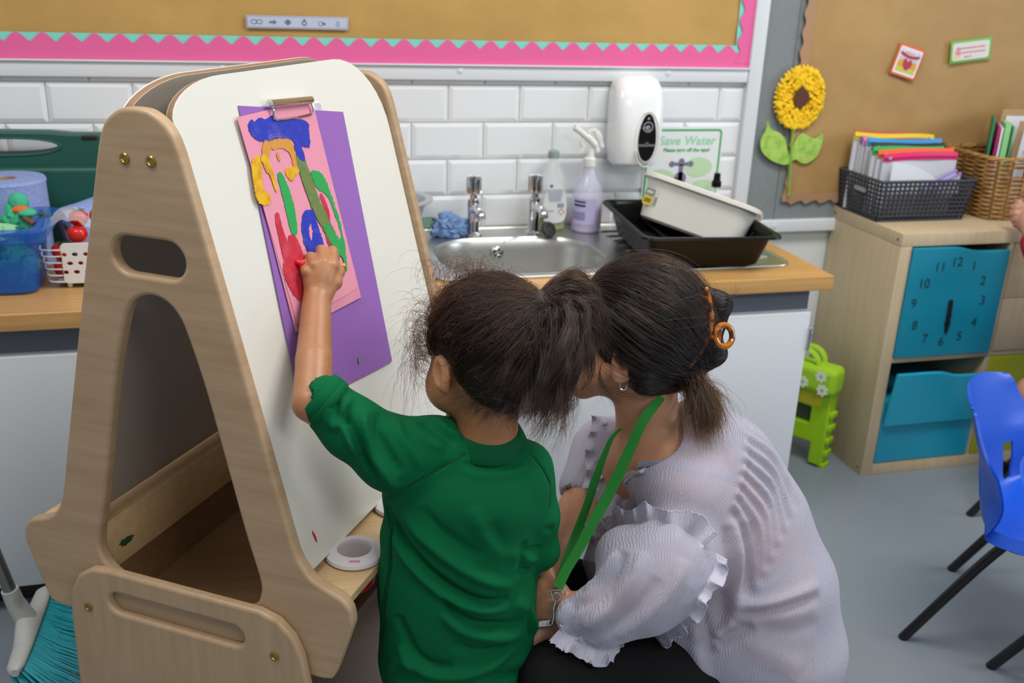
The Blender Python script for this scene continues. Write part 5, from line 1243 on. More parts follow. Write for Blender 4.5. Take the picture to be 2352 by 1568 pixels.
# right hand resting lower down by the tray
for i, (dx, dy) in enumerate([(-50, -16), (-58, -4), (-55, 9), (-46, 20)]):
    a = wR; b_ = at(1140+dx, 1290+dy, 1.715); S.cone(a, b_, .013, .0095, .008); finger(S, [b_, at(1140+dx-26, 1290+dy+2, 1.725), at(1140+dx-42, 1290+dy+12, 1.722)], .0095, .007)
finger(S, [at(1130, 1275, 1.70), at(1105, 1262, 1.705), at(1088, 1266, 1.71)], .011, .008)
# hips, legs
lat = CR*[1, 1, 0]/np.linalg.norm(CR[:2])
for sg in (-1, 1):
    hip = np.array([pel[0], pel[1], .33])+lat*sg*.035; S.cone(hip, np.array([hip[0], hip[1], .22])+lat*sg*.01, .040, .038, .02); S.cone(np.array([hip[0], hip[1], .22])+lat*sg*.01, np.array([hip[0], hip[1], .05])+lat*sg*.012, .036, .026, .015)
    fo = np.array([hip[0], hip[1], .02])+lat*sg*.014; ff = np.array([-.75, .55, 0]); S.cone(fo, fo+ff*.09, .018, .014, .01)
V, Q = S.mesh(); V = relax(V, Q, 1, .4)
meshobj('body', V, Q, m_sk1, child)
# eyes
for sg in (-1, 1):
    MB().sphere(hp(.0695, sg*.027, -.008), .0125, 12).build('eye', M('eye_white', 'e8e4de', .15), child)
# trousers and shoes
S = SDF(.005); S.cone(pel-EZ*.0, np.array([pel[0], pel[1], .36]), .072, .078, .02)
for sg in (-1, 1):
    hip = np.array([pel[0], pel[1], .36])+lat*sg*.045; S.cone(hip, np.array([hip[0], hip[1], .06])+lat*sg*.012, .060, .044, .02)
V, Q = S.mesh(); meshobj('trousers', V, Q, M('dark_grey_jersey', '3a3b42', .85), child)
for sg in (-1, 1):
    fo = np.array([pel[0], pel[1], .03])+lat*sg*.06; ff = np.array([-.75, .55, 0]); S = SDF(.005); S.cone(fo-ff*.02, fo+ff*.09, .032, .026, .01); S.cone(fo-ff*.03-EZ*.015, fo+ff*.1-EZ*.015, .018, .018, .01); V, Q = S.mesh(); V[:, 2] = np.maximum(V[:, 2], .001); meshobj('shoe', V, Q, m_dark, child)
# shirt
def C6(x, y): return 700+x/2.347, 900+y/2.347
S = SDF(.0033)
T1 = at(1062, 1150, 1.535); T2 = at(1050, 1330, 1.585); T3 = at(1052, 1470, 1.63); T4 = at(1040, 1600, 1.675)
TR = np.array([CR, -np.cross(CR, EZ)/np.linalg.norm(np.cross(CR, EZ)), EZ]); 
for c, rx, ry, rz in ((at(1075, 1110, 1.535), .117, .072, .065), (T1, .122, .078, .075), (at(1056, 1240, 1.56), .125, .080, .08), (T2, .127, .085, .085), (at(1052, 1400, 1.605), .126, .088, .08), (T3, .126, .092, .085), (at(1048, 1545, 1.66), .121, .094, .075), (at(1042, 1630, 1.69), .118, .094, .07), (at(1048, 1510, 1.648), .121, .093, .085)):
    S.ell(c, (rx, ry, rz), TR, .03)
S.cone(NB-EZ*.024, at(1000, 1026, 1.505), .048, .042, .02); S.cone(NB-EZ*.024, at(1205, 1078, 1.535), .050, .041, .02)
S.cone(at(1000, 1040, 1.508), at(900, 1042, 1.485), .052, .054, .025)
S.cone(at(900, 1042, 1.485), at(812, 985, 1.460), .052, .045, .02); S.cone(at(812, 985, 1.46), at(738, 916, 1.442), .045, .0375, .015)
S.cone(at(1205, 1080, 1.535), at(1232, 1180, 1.56), .042, .036, .02); S.cone(at(1232, 1180, 1.56), at(1240, 1262, 1.59), .034, .030, .015); S.cone(at(1240, 1262, 1.59), at(1205, 1300, 1.63), .030, .030, .015)
S.cone(at(700, 883, 1.425), eL-(eL-wL)*.02, .0, .0, .001)
# openings
S.cone(eL+(wL-eL)*.02, wL, .0325, .0325, .003, sub=True); S.cone(NB+EZ*.020, NT+EZ*.02, .0465, .054, .003, sub=True)
V, Q = S.mesh()
# cuff plane: trim the sleeve flat across
cz0 = at(733, 908, 1.440); cn = (eL-sL)/np.linalg.norm(eL-sL)
V = relax(V, Q, 2, .5); B = bvh(V, Q)
FO = [([(440, 600), (468, 690), (530, 805), (620, 915), (740, 1020), (880, 1105), (990, 1135), (1100, 1110)], -.010, .0085),
 ([(520, 640), (620, 760), (740, 870), (870, 960), (1000, 1020), (1130, 1045)], .007, .012),
 ([(470, 760), (560, 900), (680, 1030), (800, 1120), (960, 1170), (1100, 1160)], .007, .012),
 ([(730, 1100), (800, 1180), (880, 1240), (1000, 1262), (1170, 1240)], -.008, .010),
 ([(740, 1180), (850, 1280), (1000, 1320), (1160, 1310)], .006, .013),
 ([(500, 1360), (560, 1430), (680, 1510), (850, 1525), (1000, 1470), (1130, 1370)], .007, .014),
 ([(800, 1350), (900, 1398), (1000, 1400), (1090, 1375)], -.005, .010),
 ([(500, 1200), (540, 1300), (600, 1420), (700, 1480), (800, 1480)], -.006, .012),
 ([(900, 620), (960, 760), (1060, 860), (1160, 900)], .004, .015), ([(620, 620), (720, 740), (850, 830), (950, 890)], -.004, .014), ([(1000, 700), (1060, 830), (1130, 950)], -.003, .015),
 ([(425, 600), (460, 760), (450, 960), (420, 1180), (408, 1330)], -.005, .006), ([(1190, 800), (1175, 900), (1165, 1000)], -.005, .010),
 ([(440, 1500), (520, 1450), (600, 1480)], .004, .010), ([(930, 1560), (1060, 1530), (1200, 1500)], -.004, .012), ([(1130, 1130), (1190, 1180), (1240, 1290)], .005, .015), ([(1190, 1160), (1210, 1250), (1220, 1330)], -.005, .008),
 ([(235, 70), (235, 160), (290, 290), (350, 400), (430, 500)], -.0055, .0075), ([(330, 90), (315, 190), (365, 330), (450, 460), (500, 520)], .006, .009), ([(245, 20), (200, 130), (230, 240), (300, 350)], .005, .009),
 ([(400, 110), (400, 210), (450, 330), (520, 440)], -.005, .009), ([(480, 140), (520, 240), (590, 340), (640, 420)], .0035, .011), ([(130, 60), (120, 140), (170, 210)], .004, .010), ([(170, 30), (180, 110), (230, 190)], -.004, .008),
 ([(640, 150), (720, 210), (820, 290)], -.0045, .010), ([(560, 150), (640, 240), (760, 310)], .003, .011), ([(700, 140), (760, 190), (850, 250)], .003, .008),
 ([(860, 380), (960, 400), (1080, 400), (1160, 380)], -.003, .007), ([(840, 420), (960, 450), (1100, 440), (1200, 400)], .0025, .010),
 ([(455, 570), (560, 512), (660, 452), (760, 395), (860, 340), (945, 295)], -.0022, .0028), ([(1215, 330), (1260, 380), (1300, 440), (1325, 510)], -.0022, .0028),
 ([(790, 200), (880, 270), (1000, 325), (1120, 350), (1215, 325)], -.0022, .0026),
 ([(60, 40), (90, 10), (130, -15)], -.0015, .0028),
 ([(1190, 850), (1230, 850), (1270, 840)], -.004, .006), ([(1185, 900), (1230, 905), (1255, 895)], .003, .006), ([(1180, 960), (1220, 965)], -.004, .006), ([(1290, 740), (1340, 735)], -.004, .006)]
V = folds(V, Q, B, [(p, h*1.65, w_*.78) for p, h, w_ in FO], C6); V = V+vnorm(V, Q)*(.0011*nz3(V, 46, 2)[:, :1])
V = relax(V, Q, 1, .3)
def mesh_cloth(name, c, scale, strength, rough=.75, sheen=.3, c2=None):
    m = M(name, c, rough, sheen=sheen, spec=.15); nt = m.node_tree; bs = nt.nodes['Principled BSDF']; tc = nt.nodes.new('ShaderNodeTexCoord'); v = nt.nodes.new('ShaderNodeTexVoronoi'); v.inputs['Scale'].default_value = scale
    bp = nt.nodes.new('ShaderNodeBump'); bp.inputs['Strength'].default_value = strength; bp.inputs['Distance'].default_value = .001
    nt.links.new(tc.outputs['Object'], v.inputs['Vector']); nt.links.new(v.outputs[0], bp.inputs['Height']); nt.links.new(bp.outputs[0], bs.inputs['Normal']); return m
m_shirt = mesh_cloth('green_sports_jersey', '005b34', 520, .35, sheen=0, rough=.85)
meshobj('shirt', V, Q, m_shirt, child)
BS_ = bvh(V, Q)
for L in ([(455, 570), (560, 512), (660, 452), (760, 395), (860, 340), (945, 295)], [(1215, 330), (1260, 380), (1300, 440), (1325, 510), (1320, 620)], [(432, 590), (462, 740), (458, 900), (425, 1100), (408, 1280), (404, 1400)]):
    P = [hit(BS_, *C6(*p)) for p in np.array(spline(L, 5))]; P = [p-CF*.0002 for p in P if p is not None]
    if len(P) > 3: MB().tube(P, .0007, 5).build('seam', M('dark_green_thread', '00391f', .9), child)
# ribbed collar
nd = NT-NB; nd = nd/np.linalg.norm(nd); nd = nd*.8+EZ*.35; nd /= np.linalg.norm(nd); k1 = np.cross(nd, CF); k1 /= np.linalg.norm(k1); k2 = np.cross(nd, k1)
cc = NB+EZ*.0215; Am = Matrix([[k1[0], k2[0], nd[0], cc[0]], [k1[1], k2[1], nd[1], cc[1]], [k1[2], k2[2], nd[2], cc[2]], [0, 0, 0, 1]])
MB().lathe([(.0510, .010), (.0480, .011), (.0468, .008), (.0500, -.006), (.060, -.018), (.0655, -.018), (.0655, -.015), (.0600, -.004), (.0540, .006), (.0510, .010)], n=64, mat=Am, caps=False, sq=(1.06, 1)).build('collar', mesh_cloth('green_rib', '00502d', 700, .3, sheen=0), child, recalc=True, smooth=60)
cfn = -CR*.74+CU*.62+CF*-.10; cfn /= np.linalg.norm(cfn); k1 = np.cross(cfn, CF); k1 /= np.linalg.norm(k1); k2 = np.cross(cfn, k1); cc = at(736, 910, 1.440)
Am = Matrix([[k1[0], k2[0], cfn[0], cc[0]], [k1[1], k2[1], cfn[1], cc[1]], [k1[2], k2[2], cfn[2], cc[2]], [0, 0, 0, 1]])
MB().lathe([(.0355, .004), (.0362, .006), (.0378, .005), (.0392, -.003), (.0398, -.010), (.0392, -.0108), (.0398, -.0116), (.0388, -.020), (.034, -.024), (.0345, -.01), (.0355, .004)], n=56, mat=Am, caps=False, sq=(1.0, 1.02)).build('cuff', m_shirt, child, recalc=True, smooth=60)
# cuff band at the raised elbow
# ------------------------------------------------------------- hair
R_ = np.random.default_rng(11)
tie = at(1236, 702, 1.452)
MB().tube([tie+CR*.004+(CU*math.cos(a)+CF*math.sin(a))*.0125 for a in np.arange(20)/20*2*np.pi], .0035, 8, closed=True).build('hair_band', M('dark_brown_band', '221814', .8), child)
m_cap = M('dark_brown_hair_base', '1f1511', .7, bump=(120, .8, (1, 6, 1)))
S = SDF(.0035)
S.ell(hp(-.016, 0, .026), (.090, .0775, .080), RH, .02); S.ell(hp(-.048, 0, -.02), (.055, .066, .060), RH, .02); S.cone(hp(-.065, 0, -.055), hp(-.055, 0, -.072), .022, .014, .02)
S.cone(tie, at(1290, 760, 1.465), .018, .034, .02); S.cone(at(1290, 760, 1.465), at(1280, 850, 1.475), .034, .028, .03); S.cone(at(1280, 850, 1.475), at(1245, 915, 1.485), .025, .012, .02); S.cone(at(1250, 800, 1.465), at(1215, 890, 1.465), .024, .016, .02)
S.cone(hp(-.06, 0, .03), tie, .035, .012, .02)
# keep the face free
S.ell(hp(.085, 0, -.045), (.070, .10, .072), RH, .015, sub=True); S.ell(hp(.020, LS*.085, -.040), (.042, .034, .048), RH, .008, sub=True)
Vc, Qc = S.mesh(); meshobj('hair_cap', Vc, Qc, m_cap, child, smooth=180); BC = bvh(Vc, Qc)
m_h1 = hair_mat('brown_hair', .85, .35, .26)
K = 14
def scalp(n, spread=1.0):
    out = []
    while len(out) < n:
        d = R_.normal(size=(n*3, 3)); d /= np.linalg.norm(d, axis=1)[:, None]
        P = hp(-.012, 0, .020)+d@np.array([f_h*.092, s_h*.079, u_h*.086])
        q = P-HC; f, s_, u = q@f_h, q@s_h, q@u_h
        ok = (u > -.085) & ~((f > .036) & (u < .052)) & ~((f > -.018) & (u < .004)) & ~((f > .06) & (u < .062)) & (f < .078)
        out += list(P[ok])
    return np.array(out[:n])
def comb(roots, target, bulge, cen, frizz, seed, k=K):
    """strands following the head from the roots to the target"""
    n = len(roots); t = np.linspace(0, 1, k); a = roots-cen; b = target-cen; la = np.linalg.norm(a, axis=1); lb = np.linalg.norm(b, axis=1)
    ua = a/la[:, None]; ub = b/lb[:, None]; om = np.arccos(np.clip((ua*ub).sum(1), -.999, .999)); so = np.sin(om)+1e-6
    S = (np.sin((1-t)[None]*om[:, None])/so[:, None])[..., None]*ua[:, None]+(np.sin(t[None]*om[:, None])/so[:, None])[..., None]*ub[:, None]
    S /= np.linalg.norm(S, axis=2)[..., None]
    L = la[:, None]*(1-t)+lb[:, None]*t+bulge[:, None]*np.sin(math.pi*t)[None]
    P = cen+S*L[..., None]
    ph = R_.uniform(0, 6.28, (n, 1, 1)); fr = frizz[:, None, None]*np.sin(t[None, :, None]*R_.uniform(4, 16, (n, 1, 3))+R_.uniform(0, 6.28, (n, 1, 3)))*np.sin(math.pi*np.clip(t*1.0, 0, 1))[None, :, None]
    return P+fr+.0016*nz3(P, 60, seed)*np.sin(math.pi*t)[None, :, None]
n = 13000; rt = scalp(n); rt += (rt-HC)*R_.uniform(-.01, .03, (n, 1))
cen = hp(-.02, 0, .01)
st = comb(rt, tie+R_.normal(size=(n, 3))*.006, R_.uniform(-.001, .006, n), cen, np.abs(R_.normal(0, .0034, n)), 3)
# front and side wisps, loose frizz
n2 = 2600; r2 = scalp(n2); t2_ = r2+(tie-r2)*R_.uniform(.2, .7, (n2, 1)); t2_ = cen+(t2_-cen)/np.linalg.norm(t2_-cen, axis=1)[:, None]*R_.uniform(.09, .112, (n2, 1))
st2 = comb(r2, t2_, R_.uniform(.002, .014, n2), cen, np.abs(R_.normal(0, .004, n2)), 5)
hair('hair', pushout(np.concatenate([st, st2]), BC), m_h1, child, .00026, label='dark brown frizzy hair pulled back to a high ponytail', kind='stuff')
# ponytail: clumps falling from the tie
def pony(nc, per, ends, ctrl, sp, fr, cl=0, seed=1):
    out = []
    for c in range(nc):
        e = ends[R_.integers(len(ends))]; q = R_.normal(size=3)
        P0 = tie+R_.normal(size=3)*.006; P3 = at(e[0]+R_.normal()*e[3], e[1]+R_.normal()*e[3], e[2]+R_.normal()*.018)
        c1, c2 = ctrl(P3); P1 = c1+R_.normal(size=3)*.014; P2 = c2+R_.normal(size=3)*.018
        g = bez(P0[None], P1[None], P2[None], P3[None], 22)[0]; t = np.linspace(0, 1, 22)
        am = R_.uniform(.2, 1)*cl; w_ = R_.uniform(8, 20); ph = R_.uniform(0, 6.28)
        g = g+(CR*np.sin(w_*t+ph)[:, None]+CF*np.cos(w_*t+ph)[:, None]+CU*np.sin(w_*.7*t+2*ph)[:, None])*(am*t**1.5)[:, None]
        o = R_.normal(size=(per, 1, 3))*sp*(.35+.9*t)[None, :, None]*R_.uniform(.5, 1.3, (per, 1, 1))
        f = R_.normal(size=(per, 1, 3))*fr*np.sin(t[None, :, None]*R_.uniform(6, 24, (per, 1, 3))+R_.uniform(0, 6.28, (per, 1, 3)))*t[None, :, None]
        out.append(g[None]+o+f)
    return np.concatenate(out)
up_out = tie+CR*.030+CU*.028-CF*.012
def ctl(P3): return up_out+(P3-tie)*.15, (tie*.25+P3*.75)+CR*.028+CU*.035
ends = [(1290, 895, 1.47, 22), (1265, 925, 1.46, 24), (1235, 920, 1.45, 24), (1310, 850, 1.475, 16), (1200, 905, 1.445, 25), (1165, 890, 1.44, 24), (1290, 830, 1.44, 24), (1240, 860, 1.43, 28), (1335, 790, 1.48, 12), (1140, 930, 1.45, 20)]
p1 = pony(230, 62, ends, ctl, .0045, .0012, .006)
ends2 = [(1270, 980, 1.47, 18), (1230, 965, 1.46, 22), (1295, 930, 1.47, 18), (1180, 960, 1.46, 18), (1260, 1000, 1.47, 20)]
p2 = pony(40, 16, ends2, ctl, .004, .003, .014)
# thick arc on the right of the ponytail, curving over against the woman's hair
ends3 = [(1368, 735, 1.50, 8), (1352, 790, 1.50, 10), (1322, 840, 1.49, 12)]
def ctl3(P3): return tie+CR*.040+CU*.046, P3+CU*.065+CR*.006
p3 = pony(80, 60, ends3, ctl3, .004, .0008, .002)
hair('ponytail', pushout(np.concatenate([p1, p2, p3]), BC, .001), m_h1, child, .00026, label='bushy dark brown ponytail falling to the right', kind='stuff')
# nape and flyaway hair
nn = 900; b0 = np.array([hp(-.065+R_.normal()*.012, R_.normal()*.028, -.05+R_.normal()*.018) for _ in range(nn)])
e0 = np.array([at(1130+R_.normal()*55, 955+R_.normal()*22, 1.46+R_.normal()*.01) for _ in range(nn)])
np1 = bez(b0, b0-f_h*.02-CU*.005, e0+CU*.03-CF*.01, e0, 16); np1 += nz3(np1*1.0, 90, 4)*.003*np.linspace(0, 1, 16)[None, :, None]
nf = 1100; rf = scalp(nf*3); fr_ok = rf[(rf-HC)@f_h > -.0][:nf]; nf = len(fr_ok); dd = (fr_ok-HC); dd /= np.linalg.norm(dd, axis=1)[:, None]
L1 = R_.uniform(.008, .05, (nf, 1)); dr = R_.normal(size=(nf, 3))*.6
ff_ = bez(fr_ok, fr_ok+dd*L1*.8+f_h*.004, fr_ok+(dd+dr*.5-CU*.3)*L1, fr_ok+(dd*.9+dr-CU*1.0)*L1*1.1, 14)
nw = 170; w0 = np.array([hp(.045+R_.normal()*.008, LS*(.055+R_.normal()*.008), .015+R_.normal()*.03) for _ in range(nw)])
we = np.array([at(958+R_.normal()*22, 850+R_.normal()*62, 1.50+R_.normal()*.015) for _ in range(nw)])
wf = bez(w0, w0+dd[:1]*.02-CR*.02+CU*.01, we+CU*.03, we, 14)+0
wf += nz3(wf, 120, 7)*.0035*np.linspace(0, 1, 14)[None, :, None]
nt_ = 160; t0 = np.array([at(1060+R_.normal()*45, 640+R_.normal()*10, 1.475) for _ in range(nt_)]); te = t0+np.array([CR*R_.normal()*.025+CU*abs(R_.normal())*.006 for _ in range(nt_)])
tf_ = bez(t0, t0+CU*R_.uniform(.01, .05, (nt_, 1)), te+CU*R_.uniform(.005, .04, (nt_, 1)), te, 14)
allf = np.concatenate([np1[:, ::1][:, :14], ff_, wf, tf_])
hair('loose_hair', allf, m_h1, child, .00016, label='fine flyaway wisps around the face and neck', kind='stuff')
# ------------------------------------------------------------- brush in the hand
q0 = at(690, 607, 1.546); q1 = at(793, 610, 1.600)
t = thing('paintbrush', 'orange-handled paintbrush loaded with red paint held in the child\'s left hand', 'paintbrush', q0)
dq = (q1-q0)/np.linalg.norm(q1-q0)
MB().tube([q0+dq*.012, q0+dq*.03, q1-dq*.002, q1], [.0042, .0046, .0043, .002], 12).build('handle', M('orange_lacquer', 'e08a12', .25), t)
MB().tube([q0+dq*.004, q0+dq*.014], .005, 12).build('ferrule', m_steel, t)
b = MB(); b.sphere(q0+dq*.001+BN*.001, (.0062, .0062, .0075), 12); b.sphere(q0-dq*.004+EZ*.003, .0048, 10); b.build('bristle_head', M('wet_red_paint', 'd0142a', .12), t, smooth=180)
# ============================================================= the woman
woman = thing('person', 'dark-haired woman in a sheer lilac ruffled blouse crouching beside the child', 'person', (.15, -1.42, 0))
m_sk2 = skin('fair_skin', 'c2906f', 'b98468')
f2, u2, s2 = onb(cam_dir(-.88, .08, .40), cam_dir(.12, .96, -.15))
H2 = at(1450, 748, 1.66); R2_ = [f2, s2, u2]
LS2 = 1.0 if np.dot(s2, CF) < 0 else -1.0
def h2(f, s, u): return H2+f2*f+s2*s*LS2+u2*u       # +s = her left side, towards the camera
def C7(x, y): return 1180+x/2.3475, 900+y/2.3475
S = SDF(.0035)
S.ell(h2(-.005, 0, .006), (.092, .074, .083), R2_, .02); S.ell(h2(.045, 0, -.050), (.055, .060, .072), R2_, .025)
S.ell(h2(.080, 0, -.113), (.020, .024, .016), R2_, .02); S.cone(h2(.01, .052, -.07), h2(.075, .018, -.110), .016, .014, .02); S.cone(h2(.01, -.052, -.07), h2(.075, -.018, -.110), .016, .014, .02)
S.cone(h2(.098, 0, -.02), h2(.114, 0, -.052), .008, .012, .012); S.ell(h2(.094, 0, -.085), (.012, .024, .012), R2_, .01)
for sg in (-1, 1):
    S.ell(h2(.094, sg*.031, -.018), (.016, .016, .013), R2_, .004, sub=True)
    e = onb(f2*.9+s2*sg*LS2*.35, u2*.9-f2*.3); c = h2(-.012, sg*.074, -.052)
    S.ell(c, (.018, .008, .032), [e[0], e[2], e[1]], .006); S.ell(c+s2*sg*LS2*.008+f2*.002, (.010, .006, .020), [e[0], e[2], e[1]], .005, sub=True)
    S.ell(c-u2*.026+f2*.006, (.009, .006, .010), [e[0], e[2], e[1]], .006)
n0, n1 = h2(-.028, 0, -.070), at(1487, 1035, 1.73)
S.cone(n0, n1, .054, .052, .03)
sl2, sr2 = at(1575, 1140, 1.635), at(1400, 1040, 1.85)
S.cone(n1+EZ*.0, sl2, .055, .050, .03); S.cone(n1, sr2, .045, .036, .03); S.cone(at(1530, 1000, 1.70), sl2, .045, .048, .03)
S.cone(n1-EZ*.05+CF*.02, at(1590, 1200, 1.78), .07, .09, .04); S.cone(at(1600, 1140, 1.72), at(1700, 1330, 1.76), .10, .12, .04); S.cone(at(1700, 1330, 1.76), at(1700, 1500, 1.80), .12, .13, .04)
S.cone(n1+CF*.02-EZ*.02, at(1490, 1160, 1.83), .05, .05, .03)
# left arm inside the balloon sleeve, right arm bare below the short sleeve
eL2, wL2 = at(1540, 1350, 1.57), at(1310, 1398, 1.60)
eR2, wR2 = at(1330, 1165, 1.80), at(1221, 1362, 1.665)
S.cone(sl2, eL2, .046, .038, .02); S.cone(eL2, wL2, .037, .025, .015); S.cone(sr2, eR2, .034, .034, .02); S.cone(eR2, at(1290, 1240, 1.745), .036, .0345, .01); S.cone(at(1290, 1240, 1.745), wR2, .0345, .0255, .01)
def hand(S, w, palm_end, side, nrm, curl, sc=1.0, thumb=1):
    """palm from w to palm_end, fingers spread along side, closing towards nrm"""
    ax = palm_end-w; L = np.linalg.norm(ax); ax /= L; ln = [.040, .044, .041, .032]
    S.ell((w+palm_end)/2+ax*.006, (L*.62, .036*sc, .016*sc), [ax, side, nrm], .012)
    for i in range(4):
        k = palm_end+side*(.027-.018*i)*sc-ax*.006*abs(i-1); d = ax; p = [k]
        for j, fr in enumerate((1, .72, .6)):
            d = d*math.cos(curl)+nrm*math.sin(curl); d /= np.linalg.norm(d); p.append(p[-1]+d*ln[i]*fr*sc)
            nn_ = nrm-np.dot(nrm, d)*d
        S.cone(w+(k-w)*.4, k, .011*sc, .0102*sc, .008); finger(S, p, .0097*sc, .0076*sc, .003)
    b0 = w+ax*.02+side*.026*sc*thumb; b1 = b0+ax*.032*sc+side*.018*thumb*sc+nrm*.012; b2 = b1+ax*.030*sc-side*.002*thumb+nrm*.010
    finger(S, [b0, b1, b2, b2+ax*.022*sc+nrm*.006], .0135*sc, .009*sc, .007)
axR = at(1222, 1432, 1.635)-wR2; pR = wR2+axR/np.linalg.norm(axR)*.075; sdR = CR-np.dot(CR, axR)*axR/(axR@axR); sdR /= np.linalg.norm(sdR); nR = np.cross(axR/np.linalg.norm(axR), sdR)
if np.dot(nR, CF) < 0: nR = -nR
hand(S, wR2, pR, sdR, nR, .45, thumb=1)
axL = at(1255, 1382, 1.615)-wL2; pL = wL2+axL/np.linalg.norm(axL)*.060; sdL = CU-np.dot(CU, axL)*axL/(axL@axL); sdL /= np.linalg.norm(sdL); nL = np.cross(axL/np.linalg.norm(axL), sdL)
if np.dot(nL, CF) < 0: nL = -nL
hand(S, wL2, pL, sdL, nL, .55, thumb=1, sc=.95)
V, Q = S.mesh(); V = relax(V, Q, 1, .4); meshobj('body', V, Q, m_sk2, woman); BB = bvh(V, Q)
for sg in (-1, 1): MB().sphere(h2(.083, sg*.031, -.018), .0125, 12).build('eye', M('eye_white', 'e8e4de', .15), woman)
# straps showing through the cloth
m_str = M('grey_blue_strap', '8f96ac', .7)
for L in ([(1470, 1070), (1530, 1066), (1600, 1082), (1690, 1100)], [(1690, 1385), (1760, 1345), (1820, 1290), (1860, 1225)]):
    P = [hit(BB, *p) for p in L]; P = [p for p in P if p is not None]
    if len(P) > 1: MB().tube(spline(P, 6), .007, 8, flat=(1, 1)).build('strap', m_str, woman)
# trousers, shoes
S = SDF(.006); kL, kR = at(1285, 1560, 1.60), at(1312, 1362, 1.79)
hL, hR = at(1680, 1560, 1.76), at(1560, 1440, 1.90)
S.cone(hL, kL, .098, .066, .03); S.cone(hR, kR, .095, .062, .03); S.cone(hL, hR, .11, .105, .05); S.ell((hL+hR)/2+EZ*.03, (.13, .13, .10), None, .04)
for k_, h_ in ((kL, hL), (kR, hR)):
    an = np.array([k_[0]*.6+h_[0]*.4, k_[1]*.6+h_[1]*.4+.02, .09]); S.cone(k_-EZ*.01, an, .062, .04, .02)
V, Q = S.mesh(); V[:, 2] = np.maximum(V[:, 2], .01); V += vnorm(V, Q)*(.002*nz3(V, 30, 4)[:, :1])
meshobj('trousers', V, Q, M('black_trouser_cloth', '0c0c0f', .9, bump=(400, .2), spec=.2), woman)
for k_, h_ in ((kL, hL), (kR, hR)):
    an = np.array([k_[0]*.6+h_[0]*.4, k_[1]*.6+h_[1]*.4+.02, .04]); fd = np.array([-.8, .3, 0]); S = SDF(.006)
    S.cone(an-fd*.05-EZ*.005, an+fd*.12-EZ*.012, .038, .028, .02); V, Q = S.mesh(); V[:, 2] = np.maximum(V[:, 2], .0015); meshobj('shoe', V, Q, m_dark, woman)
# blouse
TB = np.array([CR, -np.cross(CR, EZ)/np.linalg.norm(np.cross(CR, EZ)), EZ])
S = SDF(.0042)
S.ell(at(1630, 1092, 1.715), (.122, .115, .118), TB, .03); S.ell(at(1690, 1200, 1.735), (.130, .125, .12), TB, .04)
S.ell(at(1735, 1340, 1.75), (.142, .14, .13), TB, .04); S.ell(at(1750, 1470, 1.77), (.148, .145, .12), TB, .04); S.cone(at(1660, 1500, 1.72), at(1770, 1570, 1.78), .09, .10, .04)
S.cone(sl2+CF*.01, at(1600, 1250, 1.66), .068, .085, .03); S.cone(n1+CF*.01-EZ*.01, sl2, .062, .066, .03); S.cone(n1+CF*.01-EZ*.012, sr2, .062, .060, .03); S.cone(sr2, at(1462, 1170, 1.80), .062, .065, .03)
S.cone(at(1475, 1170, 1.77), at(1445, 1310, 1.78), .068, .085, .03); S.cone(at(1480, 1330, 1.78), at(1600, 1420, 1.75), .085, .11, .03)
S.cone(at(1600, 980, 1.70), at(1560, 1100, 1.66), .05, .07, .03)
S.ell(at(1548, 1272, 1.575), (.066, .07, .062), TB, .03); S.ell(at(1502, 1330, 1.56), (.082, .07, .072), TB, .03); S.cone(at(1470, 1370, 1.555), at(1392, 1405, 1.56), .062, .050, .02); S.cone(at(1392, 1405, 1.56), at(1318, 1414, 1.575), .050, .031, .015)
S.cone(at(1440, 1280, 1.60), at(1470, 1360, 1.57), .052, .06, .02); S.cone(sr2-CR*.01, at(1346, 1118, 1.83), .058, .050, .02)
# openings: neck, cuffs
VN = at(1416, 1117, 1.70)
S.ell(at(1492, 1000, 1.685), (.060, .085, .076), [CR*.94+CU*.34, CF, CU*.94-CR*.34], .006, sub=True)
S.cone(at(1450, 1010, 1.66), at(1428, 1085, 1.68), .030, .010, .006, sub=True)
S.cone(wL2+(eL2-wL2)*.10, wL2+(wL2-eL2)*.4, .029, .030, .004, sub=True); S.cone(at(1338, 1140, 1.82), at(1310, 1200, 1.79), .038, .038, .004, sub=True)
V, Q = S.mesh(); V = relax(V, Q, 2, .5); B = bvh(V, Q)
FW = [([(1235, 180), (1250, 260), (1248, 350), (1225, 470), (1190, 560), (1165, 650)], .0035, .005), ([(930, 110), (875, 230), (790, 330), (700, 400), (640, 440)], .003, .004), ([(640, 440), (645, 540), (665, 640)], .0025, .004)]
RR = random.Random(4)
